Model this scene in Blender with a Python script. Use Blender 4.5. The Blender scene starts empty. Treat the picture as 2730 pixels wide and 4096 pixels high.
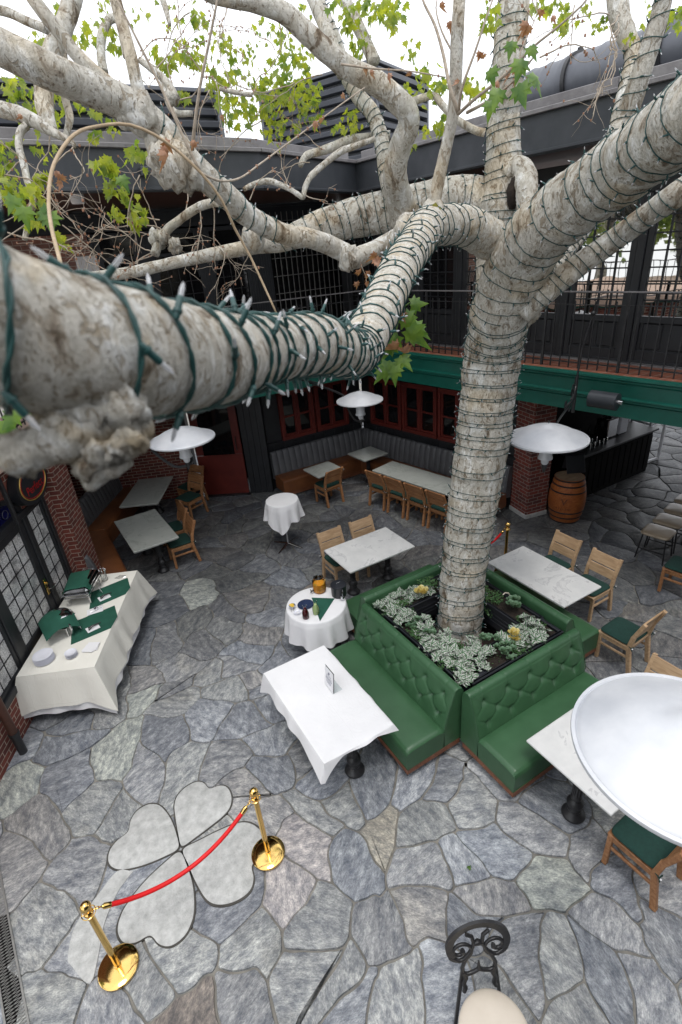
import bpy, math, random
import numpy as np
from mathutils import Vector, Matrix, noise
random.seed(7)
PI = math.pi
R = math.radians
scn = bpy.context.scene
COL = scn.collection

# ------------------------------------------------------------------ camera
CAM_O = Vector((0.0, 0.0, 5.3114))
CF = Vector((0.4270077, 0.7804529, -0.4566813))
CR = Vector((0.8545961, -0.5133634, -0.0782532))
CU = Vector((0.2955164, 0.3568633, 0.8861821))
FPX = 2096.657
cam_d = bpy.data.cameras.new("camera")
cam = bpy.data.objects.new("camera", cam_d)
COL.objects.link(cam)
m = Matrix((CR, CU, -CF)).transposed().to_4x4()
m.translation = CAM_O
cam.matrix_world = m
cam_d.sensor_fit = 'VERTICAL'
cam_d.sensor_height = 36.0
cam_d.sensor_width = 24.0
cam_d.lens = 36.0 * FPX / 4096.0
cam_d.clip_start = 0.05
cam_d.clip_end = 2000
cam_d.dof.use_dof = True
cam_d.dof.focus_distance = 5.5
cam_d.dof.aperture_fstop = 4.8
scn.camera = cam

# ------------------------------------------------------------------ sky, sun, exposure
world = bpy.data.worlds.new("World")
scn.world = world
world.use_nodes = True
nt = world.node_tree
bg = nt.nodes['Background']
sky = nt.nodes.new('ShaderNodeTexSky')
sky.sky_type = 'NISHITA'
sky.sun_disc = False
sky.sun_elevation = R(74)
sky.sun_rotation = R(200)
sky.air_density = 1.0
sky.dust_density = 3.0
mixn = nt.nodes.new('ShaderNodeMix')
mixn.data_type = 'RGBA'
mixn.inputs[0].default_value = 0.86          # a closed, bright overcast
mixn.inputs[7].default_value = (9.6, 9.8, 10.2, 1)
nt.links.new(sky.outputs[0], mixn.inputs[6])
nt.links.new(mixn.outputs[2], bg.inputs[0])
bg.inputs[1].default_value = 0.13
sun_d = bpy.data.lights.new("sun", 'SUN')
sun_d.energy = 1.0
sun_d.angle = R(18)
sun_d.color = (1.0, 0.97, 0.93)
sun = bpy.data.objects.new("sun", sun_d)
COL.objects.link(sun)
sun.rotation_euler = (R(16), 0, R(-200 + 180))
scn.view_settings.view_transform = 'Standard'
scn.view_settings.look = 'None'
scn.view_settings.exposure = 0.50
scn.view_settings.gamma = 1
scn.cycles.max_bounces = 8
scn.cycles.transparent_max_bounces = 12
scn.cycles.use_denoising = True


def at(px, py, d):
    """a point at axis depth d (metres) on the sight line through a photograph pixel"""
    return CAM_O + CF * d + CR * ((px - 1365.0) * d / FPX) + CU * ((2048.0 - py) * d / FPX)


# ------------------------------------------------------------------ materials
class NT:
    def __init__(s, name):
        s.m = bpy.data.materials.new(name)
        s.m.use_nodes = True
        s.t = s.m.node_tree
        s.p = s.t.nodes['Principled BSDF']
        s.out = s.t.nodes['Material Output']

    def n(s, kind, **kw):
        nd = s.t.nodes.new('ShaderNode' + kind)
        for k, v in kw.items():
            if k.startswith('i_'):
                key = k[2:]
                key = int(key) if key.isdigit() else key.replace('_', ' ')
                nd.inputs[key].default_value = v
            else:
                setattr(nd, k, v)
        return nd

    def l(s, a, b):
        s.t.links.new(a, b)

    def noise(s, vec, scale, detail=4, rough=.6, dist=0.0):
        n = s.n('TexNoise', i_Scale=scale, i_Detail=detail, i_Roughness=rough, i_Distortion=dist)
        if vec is not None:
            s.l(vec, n.inputs['Vector'])
        return n.outputs['Fac']

    def ramp(s, fac, stops):
        r = s.n('ValToRGB')
        el = r.color_ramp.elements
        while len(el) < len(stops):
            el.new(0.5)
        for e, (p, c) in zip(el, stops):
            e.position = p
            e.color = (*c, 1) if len(c) == 3 else c
        s.l(fac, r.inputs[0])
        return r.outputs[0]

    def mix(s, fac, a, b, mode='MIX'):
        x = s.n('Mix', data_type='RGBA', blend_type=mode)
        for sock, v in ((x.inputs[0], fac), (x.inputs[6], a), (x.inputs[7], b)):
            if isinstance(v, (int, float)):
                sock.default_value = v
            elif isinstance(v, tuple):
                sock.default_value = (*v, 1) if len(v) == 3 else v
            else:
                s.l(v, sock)
        return x.outputs[2]

    def bump(s, h, strength=.3, dist=.01):
        b = s.n('Bump', i_Strength=strength, i_Distance=dist)
        s.l(h, b.inputs['Height'])
        s.l(b.outputs[0], s.p.inputs['Normal'])
        return b

    def coord(s, kind='Object', rnd=True):
        c = s.n('TexCoord')
        if not rnd or kind != 'Object':
            return c.outputs[kind]
        oi = s.n('ObjectInfo')
        v = s.n('VectorMath', operation='MULTIPLY_ADD')
        s.l(oi.outputs['Random'], v.inputs[0])
        v.inputs[1].default_value = (37, 53, 71)
        s.l(c.outputs['Object'], v.inputs[2])
        return v.outputs[0]


def simple(name, c1, c2=None, scale=6, rough=.5, metal=0, bump=0, bscale=None, stretch=None, rnd=True, dist=.01, spec=None, rvar=.0, detail=5):
    q = NT(name)
    vec = q.coord('Object', rnd)
    if stretch:
        mp = q.n('Mapping')
        mp.inputs['Scale'].default_value = stretch
        q.l(vec, mp.inputs['Vector'])
        vec = mp.outputs[0]
    f = q.noise(vec, scale, detail)
    if c2:
        col = q.ramp(f, [(.3, c1), (.7, c2)])
        q.l(col, q.p.inputs['Base Color'])
    else:
        q.p.inputs['Base Color'].default_value = (*c1, 1)
    q.p.inputs['Roughness'].default_value = rough
    q.p.inputs['Metallic'].default_value = metal
    if spec is not None:
        q.p.inputs['Specular IOR Level'].default_value = spec
    if rvar:
        r = q.n('MapRange', i_3=max(0, rough - rvar), i_4=min(1, rough + rvar))
        q.l(f, r.inputs[0])
        q.l(r.outputs[0], q.p.inputs['Roughness'])
    if bump:
        q.bump(q.noise(vec, bscale or scale * 4, 4), bump, dist)
    return q.m


MT = {}
MT['iron'] = simple('black_iron', (.012, .012, .014), (.03, .03, .032), 9, .38, .0, .25, 60)
MT['blackpaint'] = simple('black_paint', (.012, .013, .016), (.022, .024, .028), 3, .42, 0, .12, 30)
MT['greywood'] = simple('charcoal_paint', (.018, .021, .026), (.03, .034, .041), 3, .4, 0, .12, 30)
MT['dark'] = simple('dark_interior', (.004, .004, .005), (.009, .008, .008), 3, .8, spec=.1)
MT['redpaint'] = simple('red_paint', (.10, .013, .010), (.155, .022, .015), 3, .45, 0, .15, 30)
MT['greenpaint'] = simple('green_paint', (.004, .075, .055), (.008, .105, .078), 4, .35, 0, .15, 25)
MT['roofmetal'] = simple('roof_metal', (.04, .045, .053), (.07, .075, .085), 2.5, .45, .2, .12, 18)
MT['louver'] = simple('louver_metal', (.10, .105, .12), (.14, .147, .165), 2, .45, .3, .08, 14)
MT['flash'] = simple('flashing', (.16, .15, .155), (.25, .24, .24), 5, .5, .3, .2, 30)
MT['soffit'] = simple('soffit_wood', (.05, .02, .012), (.09, .035, .02), 3, .55, 0, .2, 20, stretch=(1, 12, 12))
MT['brass'] = simple('polished_brass', (.76, .50, .16), (.86, .58, .20), 9, .11, 1, .05, 25, rvar=.05)
MT['steel'] = simple('steel', (.55, .55, .56), (.68, .68, .70), 4, .16, 1, .02, 20)
MT['alu'] = simple('spun_aluminium', (.47, .49, .53), (.66, .67, .69), 2.4, .50, .22, .06, 9, rvar=.12)
MT['velvet'] = simple('red_velvet', (.62, .004, .006), (.78, .008, .01), 20, .55, 0, .2, 200)
MT['glassdark'] = simple('dark_glass', (.006, .006, .007), None, 5, .04, 0, .02, 6)
MT['china'] = simple('white_china', (.72, .73, .80), (.78, .79, .85), 3, .15)
MT['paper'] = simple('white_card', (.80, .80, .82), None, 3, .6)
MT['ink'] = simple('grey_ink', (.25, .27, .33), None, 3, .6)
MT['napkin'] = simple('green_cloth', (.008, .07, .045), (.015, .10, .065), 5, .85, 0, .3, 300)
MT['cushion'] = simple('green_cushion', (.004, .028, .022), (.006, .042, .032), 30, .9, 0, .35, 260)


def mk_cloth(name, a, b):
    q = NT(name)
    vec = q.coord('Object', False)
    q.l(q.ramp(q.noise(vec, 2.5, 5), [(.3, a), (.7, b)]), q.p.inputs['Base Color'])
    q.p.inputs['Roughness'].default_value = .85
    q.p.inputs['Specular IOR Level'].default_value = .2
    br = q.n('TexBrick')
    br.offset = 0
    br.inputs['Scale'].default_value = 1
    br.inputs['Brick Width'].default_value = .37
    br.inputs['Row Height'].default_value = .43
    br.inputs['Mortar Size'].default_value = .006
    br.inputs['Mortar Smooth'].default_value = 1
    q.l(q.coord('UV', False), br.inputs['Vector'])
    mp = q.n('Mapping')
    mp.inputs['Scale'].default_value = (1, 1, .35)
    q.l(vec, mp.inputs['Vector'])
    w = q.noise(mp.outputs[0], 9, 5, .65, 1.2)
    h = q.n('Math', operation='MULTIPLY_ADD')
    q.l(br.outputs['Fac'], h.inputs[0])
    h.inputs[1].default_value = .25
    q.l(w, h.inputs[2])
    q.bump(h.outputs[0], .45, .012)
    return q.m


MT['greyleather'] = simple('grey_leather', (.085, .087, .094), (.12, .122, .13), 3, .5, 0, .15, 60)
MT['tan'] = simple('tan_leather', (.13, .044, .016), (.22, .082, .03), 3, .42, 0, .2, 40)
MT['taupe'] = simple('taupe_vinyl', (.30, .24, .17), (.38, .31, .23), 4, .3, 0, .05, 20)
MT['ivory'] = simple('ivory_vinyl', (.60, .53, .44), (.68, .61, .52), 4, .32, 0, .05, 20)
MT['plastic'] = simple('black_plastic', (.012, .013, .018), (.022, .024, .03), 5, .4, 0, .1, 30)
MT['cordgreen'] = simple('green_cord', (.006, .04, .038), (.012, .065, .06), 20, .45)
MT['soil'] = simple('soil', (.010, .007, .005), (.03, .02, .014), 20, .95, 0, 1, 60)
MT['terrpink'] = simple('terrace_render', (.5, .36, .29), (.6, .44, .36), 4, .8)
MT['rust'] = simple('rusty_pipe', (.05, .022, .015), (.11, .045, .03), 6, .5, .2, .2, 30)
MT['gold'] = simple('gold_paint', (.5, .33, .08), None, 4, .4, .5)
MT['red'] = simple('sign_red', (.35, .008, .01), None, 4, .4)
MT['lime'] = simple('lemonade', (.55, .68, .30), None, 4, .1)
MT['lemon'] = simple('lemon_slice', (.85, .55, .06), (.9, .66, .12), 20, .35)
MT['orange'] = simple('orange_drink', (.75, .28, .02), (.85, .4, .05), 9, .12)
MT['redjuice'] = simple('red_drink', (.10, .003, .006), None, 4, .06)
MT['grate'] = simple('galvanised', (.28, .28, .27), (.4, .4, .38), 10, .5, .7)


def mk_glass(name, col, rough=.03, ior=1.45, alpha=.22):
    q = NT(name)
    tr = q.n('BsdfTransparent')
    tr.inputs[0].default_value = (*col, 1)
    gl = q.n('BsdfGlossy')
    gl.inputs['Roughness'].default_value = rough
    fr = q.n('LayerWeight', i_Blend=alpha)
    ms = q.n('MixShader')
    q.l(fr.outputs['Fresnel'], ms.inputs[0])
    q.l(tr.outputs[0], ms.inputs[1])
    q.l(gl.outputs[0], ms.inputs[2])
    q.l(ms.outputs[0], q.out.inputs[0])
    return q.m


MT['cloth'] = mk_cloth('white_cloth', (.74, .74, .755), (.80, .80, .81))
MT['cream'] = mk_cloth('cream_cloth', (.75, .735, .67), (.80, .785, .72))
MT['glass'] = mk_glass('clear_glass', (.93, .95, .95))


def mk_mirrorglass():
    q = NT('reflecting_glass')
    df = q.n('BsdfDiffuse')
    df.inputs[0].default_value = (.012, .011, .01, 1)
    gl = q.n('BsdfGlossy')
    gl.inputs['Roughness'].default_value = .015
    gl.inputs[0].default_value = (.93, .93, .90, 1)
    f = q.noise(q.coord('Object'), 1.6, 2)
    b = q.n('Bump', i_Strength=.12, i_Distance=.02)
    q.l(f, b.inputs['Height'])
    q.l(b.outputs[0], gl.inputs['Normal'])
    ms = q.n('MixShader')
    ms.inputs[0].default_value = .66
    q.l(df.outputs[0], ms.inputs[1])
    q.l(gl.outputs[0], ms.inputs[2])
    q.l(ms.outputs[0], q.out.inputs[0])
    return q.m


MT['mirror'] = mk_mirrorglass()


def mk_lace():
    q = NT('lace_behind_glass')
    v = q.coord('UV', False)
    w = q.n('TexVoronoi', i_Scale=16.0, feature='DISTANCE_TO_EDGE')
    q.l(v, w.inputs['Vector'])
    f2 = q.noise(v, 60, 3, .7)
    f3 = q.noise(v, 4, 2)
    f4 = q.noise(v, 22, 3, .8, 2.0)
    a = q.ramp(f4, [(.40, (.18, .18, .18)), (.52, (.85, .85, .85))])
    c = q.ramp(f2, [(.4, (.25, .25, .25)), (.62, (.9, .9, .9))])
    d = q.ramp(f3, [(.32, (.45, .45, .46)), (.5, (1, 1, 1))])
    col = q.mix(1.0, q.mix(.5, a, c), d, 'MULTIPLY')
    q.l(col, q.p.inputs['Base Color'])
    q.p.inputs['Roughness'].default_value = .12
    q.p.inputs['Specular IOR Level'].default_value = .7
    return q.m


MT['lace'] = mk_lace()


def mk_brick(name, c1, c2, mortar, bump=.6, scale=1.0, rough=.8):
    q = NT(name)
    v = q.coord('UV', False)
    b = q.n('TexBrick', i_Scale=1.0, i_3=(*mortar, 1))
    b.inputs['Color1'].default_value = (*c1, 1)
    b.inputs['Color2'].default_value = (*c2, 1)
    b.inputs['Mortar'].default_value = (*mortar, 1)
    b.inputs['Brick Width'].default_value = .215 * scale
    b.inputs['Row Height'].default_value = .075 * scale
    b.inputs['Mortar Size'].default_value = .006 * scale
    b.inputs['Mortar Smooth'].default_value = .1
    b.inputs['Bias'].default_value = -.1
    q.l(v, b.inputs['Vector'])
    f = q.noise(v, 9, 5, .7)
    col = q.mix(q.n('Value').outputs[0] if False else .55, b.outputs['Color'], q.ramp(f, [(.3, (.55, .5, .5)), (.7, (1.25, 1.2, 1.2))]), 'MULTIPLY')
    q.l(col, q.p.inputs['Base Color'])
    q.p.inputs['Roughness'].default_value = rough
    inv = q.n('Math', operation='MULTIPLY_ADD')
    q.l(b.outputs['Fac'], inv.inputs[0])
    inv.inputs[1].default_value = -1
    inv.inputs[2].default_value = 1
    ad = q.n('Math', operation='MULTIPLY_ADD')
    q.l(q.noise(v, 60, 4), ad.inputs[0])
    ad.inputs[1].default_value = .25
    q.l(inv.outputs[0], ad.inputs[2])
    q.bump(ad.outputs[0], bump, .008)
    return q.m


MT['brick'] = mk_brick('red_brick', (.20, .05, .035), (.10, .028, .024), (.42, .36, .29))
MT['brickdark'] = mk_brick('mixed_brick', (.24, .055, .04), (.085, .034, .034), (.34, .29, .25))
MT['brickup'] = mk_brick('pale_red_brick', (.32, .15, .11), (.22, .12, .10), (.42, .36, .31))


def mk_tile():
    q = NT('terracotta_tile')
    v = q.coord('UV', False)
    b = q.n('TexBrick')
    b.offset = .5
    b.inputs['Color1'].default_value = (.23, .075, .045, 1)
    b.inputs['Color2'].default_value = (.30, .11, .065, 1)
    b.inputs['Mortar'].default_value = (.33, .24, .19, 1)
    b.inputs['Scale'].default_value = 1
    b.inputs['Brick Width'].default_value = .3
    b.inputs['Row Height'].default_value = .15
    b.inputs['Mortar Size'].default_value = .006
    q.l(v, b.inputs['Vector'])
    col = q.mix(.5, b.outputs['Color'], q.ramp(q.noise(v, 7, 5), [(.3, (.7, .7, .7)), (.7, (1.2, 1.2, 1.2))]), 'MULTIPLY')
    q.l(col, q.p.inputs['Base Color'])
    q.p.inputs['Roughness'].default_value = .5
    return q.m


MT['tile'] = mk_tile()


def mk_wood(name, dark, mid, light, scale=1.0, rough=.5):
    q = NT(name)
    vec = q.coord('Object')
    mp = q.n('Mapping')
    mp.inputs['Scale'].default_value = (1.2 * scale, 9 * scale, 9 * scale)
    q.l(vec, mp.inputs['Vector'])
    f = q.noise(mp.outputs[0], 3.2, 5, .6, .8)
    oi = q.n('ObjectInfo')
    col = q.ramp(f, [(.25, dark), (.5, mid), (.75, light)])
    f2 = q.noise(vec, 3, 3)
    col = q.mix(.6, col, q.ramp(f2, [(.3, (.75, .7, .66)), (.7, (1.15, 1.15, 1.15))]), 'MULTIPLY')
    q.l(col, q.p.inputs['Base Color'])
    q.p.inputs['Roughness'].default_value = rough
    q.bump(f, .12, .004)
    return q.m


MT['teak'] = mk_wood('teak', (.20, .085, .032), (.33, .155, .065), (.45, .245, .12))
MT['teakpale'] = mk_wood('weathered_teak', (.32, .20, .11), (.46, .31, .18), (.56, .40, .26))
MT['plinth'] = mk_wood('plinth_wood', (.10, .03, .014), (.19, .07, .032), (.27, .12, .07))
MT['barrel'] = mk_wood('barrel_oak', (.22, .055, .014), (.34, .10, .025), (.42, .15, .04))
MT['barreltop'] = mk_wood('barrel_top', (.16, .11, .07), (.28, .2, .13), (.36, .27, .18))


def mk_marble(name='marble', tint=(.70, .70, .69), dk=(.40, .40, .41)):
    q = NT(name)
    vec = q.coord('Object')
    f = q.noise(vec, 1.5, 7, .6, 2.2)
    ve = q.ramp(f, [(.30, tint), (.40, tuple(.85 * a + .15 * b for a, b in zip(tint, dk))), (.425, tuple(.35 * a + .65 * b for a, b in zip(tint, dk))), (.44, tint), (.8, tuple(a * .92 for a in tint))])
    f2 = q.noise(vec, 4.5, 5)
    col = q.mix(.35, ve, q.ramp(f2, [(.35, (.72, .73, .74)), (.65, (1.06, 1.06, 1.05))]), 'MULTIPLY')
    q.l(col, q.p.inputs['Base Color'])
    q.p.inputs['Roughness'].default_value = .32
    return q.m


MT['marble'] = mk_marble()
MT['marblegrey'] = mk_marble('weathered_marble', (.42, .44, .41), (.22, .24, .21))


def mk_leather():
    q = NT('green_leather')
    vec = q.coord('Object')
    f = q.noise(vec, 3, 3)
    col = q.ramp(f, [(.3, (.030, .088, .038)), (.7, (.044, .118, .054))])
    q.l(col, q.p.inputs['Base Color'])
    q.p.inputs['Roughness'].default_value = .40
    v = q.n('TexVoronoi', i_Scale=220.0)
    q.l(vec, v.inputs['Vector'])
    q.bump(v.outputs['Distance'], .10, .002)
    return q.m


MT['leather'] = mk_leather()


def mk_stone():
    q = NT('flagstone')
    geo = q.n('TexCoord')
    rn = q.n('Attribute', attribute_name='rnd')
    tn = q.n('Attribute', attribute_name='tint')
    sep = q.n('SeparateColor')
    q.l(rn.outputs['Color'], sep.inputs[0])
    ang = q.n('Math', operation='MULTIPLY')
    ang.inputs[1].default_value = 6.28
    q.l(sep.outputs[0], ang.inputs[0])
    rot = q.n('VectorRotate', rotation_type='Z_AXIS')
    q.l(geo.outputs['Object'], rot.inputs['Vector'])
    q.l(ang.outputs[0], rot.inputs['Angle'])
    off = q.n('VectorMath', operation='MULTIPLY_ADD')
    q.l(rn.outputs['Color'], off.inputs[0])
    off.inputs[1].default_value = (19, 23, 31)
    q.l(rot.outputs[0], off.inputs[2])
    mp = q.n('Mapping')
    mp.inputs['Scale'].default_value = (1.0, 2.3, 1.0)
    q.l(off.outputs[0], mp.inputs['Vector'])
    v = mp.outputs[0]
    f1 = q.noise(v, 4.2, 10, .72, .45)
    mp2 = q.n('Mapping')
    mp2.inputs['Scale'].default_value = (1.0, 1.7, 1.0)
    q.l(off.outputs[0], mp2.inputs['Vector'])
    f2 = q.noise(mp2.outputs[0], 10, 12, .78, .25)
    f5 = q.noise(v, 42, 6, .8, .2)
    f3 = q.noise(off.outputs[0], 1.4, 3, .5, .5)
    speck = q.ramp(f2, [(.36, (.50, .53, .60)), (.46, (.86, .88, .92)), (.54, (1.22, 1.22, 1.22)), (.66, (1.9, 1.9, 1.88))])
    fine = q.ramp(f5, [(.40, (.66, .67, .70)), (.5, (1, 1, 1)), (.60, (1.35, 1.35, 1.33))])
    bands = q.ramp(f1, [(.32, (.62, .65, .72)), (.46, (1, 1, 1)), (.60, (1.45, 1.44, 1.40))])
    c = q.mix(1.0, tn.outputs['Color'], speck, 'MULTIPLY')
    c = q.mix(.8, c, fine, 'MULTIPLY')
    c = q.mix(.9, c, bands, 'MULTIPLY')
    warm = q.ramp(f3, [(.58, (1, 1, 1)), (.76, (1.06, 1.02, .93))])
    c = q.mix(.8, c, warm, 'MULTIPLY')
    q.l(c, q.p.inputs['Base Color'])
    r = q.n('MapRange', i_3=.34, i_4=.72)
    q.l(f3, r.inputs[0])
    q.l(r.outputs[0], q.p.inputs['Roughness'])
    ad = q.n('Math', operation='ADD')
    q.l(f1, ad.inputs[0])
    q.l(f2, ad.inputs[1])
    q.bump(ad.outputs[0], .6, .014)
    return q.m


MT['stone'] = mk_stone()
MT['joint'] = simple('dark_joint', (.05, .047, .042), (.09, .085, .075), 9, .95, 0, .6, 40, rnd=False)
MT['mortar'] = simple('mortar', (.13, .125, .112), (.26, .245, .215), 7, .9, 0, .6, 40, rnd=False)
MT['heart'] = simple('pale_stone', (.36, .365, .355), (.58, .585, .57), 13, .8, 0, .8, 50, rnd=True, detail=9)


def mk_bark(name, scale=1.0, dist=.012, warm=0.0, flake=1.0):
    q = NT(name)
    vec = q.coord('Object', False)
    st_ = q.n('Mapping')
    st_.inputs['Scale'].default_value = (1, 1, .55)
    q.l(vec, st_.inputs['Vector'])
    vs_ = st_.outputs[0]
    f1 = q.noise(vs_, 7 * scale, 7, .62, .9)
    f2 = q.noise(vs_, 34 * scale, 6, .75, .4)
    f3 = q.noise(vec, 2.4 * scale, 3, .5, .5)
    f4 = q.noise(vs_, 15 * scale, 5, .6, 1.2)
    c = q.ramp(f1, [(.32, (.17, .135, .10)), (.385, (.36, .32, .26)), (.43, (.49, .46, .40)), (.56, (.56, .54, .485)), (.60, (.64, .63, .59)), (.68, (.70, .70, .67))])
    fl = q.ramp(f2, [(.33, (.38, .34, .30)), (.40, (.84, .82, .79)), (.47, (1, 1, 1)), (.75, (1.10, 1.10, 1.11))])
    c = q.mix(.9, c, fl, 'MULTIPLY')
    pl = q.ramp(f4, [(.40, (.56, .50, .42)), (.425, (.93, .91, .88)), (.435, (1.0, 1.0, 1.0)), (.55, (1.0, 1.0, 1.0)), (.56, (.80, .79, .75)), (.60, (.9, .9, .88))])
    c = q.mix(.8, c, pl, 'MULTIPLY')
    w = q.ramp(f3, [(.54, (1, 1, 1)), (.64, (1.0, .86, .66)), (.78, (.80, .62, .40))])
    c = q.mix(.5 + warm, c, w, 'MULTIPLY')
    q.l(c, q.p.inputs['Base Color'])
    q.p.inputs['Roughness'].default_value = .88
    q.p.inputs['Specular IOR Level'].default_value = .2
    h = q.n('Math', operation='ADD')
    q.l(f1, h.inputs[0])
    q.l(f2, h.inputs[1])
    h2 = q.n('Math', operation='MULTIPLY_ADD')
    q.l(pl, h2.inputs[0])
    h2.inputs[1].default_value = .9
    q.l(h.outputs[0], h2.inputs[2])
    q.bump(h2.outputs[0], 1.0, dist * 1.5)
    return q.m


MT['bark'] = mk_bark('sycamore_bark')
MT['barknear'] = mk_bark('sycamore_bark_near', 4.0, .0035, .1)
MT['burl'] = mk_bark('burl_bark', 5.0, .006, .35)
MT['twig'] = simple('twig', (.25, .20, .15), (.42, .36, .29), 30, .8, 0, .3, 90)
MT['vine'] = simple('vine', (.30, .22, .13), (.42, .32, .21), 30, .7, 0, .3, 90)


def mk_leaf(name, a, b, trans=.5, scale=9):
    q = NT(name)
    vec = q.coord('Object', False)
    col = q.ramp(q.noise(vec, scale, 2), [(.35, a), (.65, b)])
    q.l(col, q.p.inputs['Base Color'])
    q.p.inputs['Roughness'].default_value = .45
    tl = q.n('BsdfTranslucent')
    q.l(q.mix(1.0, col, (2.1, 2.0, .9), 'MULTIPLY'), tl.inputs[0])
    ms = q.n('MixShader')
    ms.inputs[0].default_value = trans
    q.l(q.p.outputs[0], ms.inputs[1])
    q.l(tl.outputs[0], ms.inputs[2])
    q.l(ms.outputs[0], q.out.inputs[0])
    return q.m


MT['leaf'] = mk_leaf('sycamore_leaf', (.11, .185, .035), (.33, .37, .05), .5, 6)
MT['leafdark'] = mk_leaf('fresh_leaf', (.05, .12, .02), (.13, .22, .03), .35, 14)
MT['deadleaf'] = mk_leaf('dead_leaf', (.24, .11, .06), (.36, .20, .13), .2, 30)
MT['succ'] = mk_leaf('succulent_leaf', (.10, .20, .11), (.22, .33, .22), .1, 20)
MT['smallleaf'] = mk_leaf('small_leaf', (.04, .12, .035), (.10, .20, .07), .2, 30)
MT['purple'] = mk_leaf('purple_leaf', (.10, .01, .05), (.2, .03, .10), .2, 30)
MT['yellowsucc'] = mk_leaf('yellow_rosette', (.55, .45, .12), (.75, .68, .38), .2, 20)
MT['fartree'] = mk_leaf('far_leaf', (.10, .16, .05), (.2, .26, .09), .4, 3)


def mk_varieg():
    q = NT('striped_leaf')
    v = q.coord('UV', False)
    sp = q.n('SeparateXYZ')
    q.l(v, sp.inputs[0])
    m1 = q.n('Math', operation='ABSOLUTE')
    q.l(sp.outputs[0], m1.inputs[0])
    col = q.ramp(m1.outputs[0], [(.0, (.06, .14, .06)), (.18, (.08, .17, .08)), (.28, (.40, .42, .38)), (.54, (.50, .49, .47)), (.72, (.14, .24, .14)), (.95, (.32, .20, .24))])
    q.l(col, q.p.inputs['Base Color'])
    q.p.inputs['Roughness'].default_value = .4
    return q.m


MT['varieg'] = mk_varieg()


def mk_bulb():
    q = NT('bulb_glass')
    q.p.inputs['Base Color'].default_value = (.75, .76, .78, 1)
    q.p.inputs['Roughness'].default_value = .08
    q.p.inputs['Transmission Weight'].default_value = .6
    q.p.inputs['IOR'].default_value = 1.3
    return q.m


MT['bulb'] = mk_bulb()
MT['bluestain'] = simple('stained_glass', (.004, .004, .03), (.01, .012, .10), 4, .08)


# ------------------------------------------------------------------ mesh builder
def V3(p):
    return Vector(p)


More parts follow.
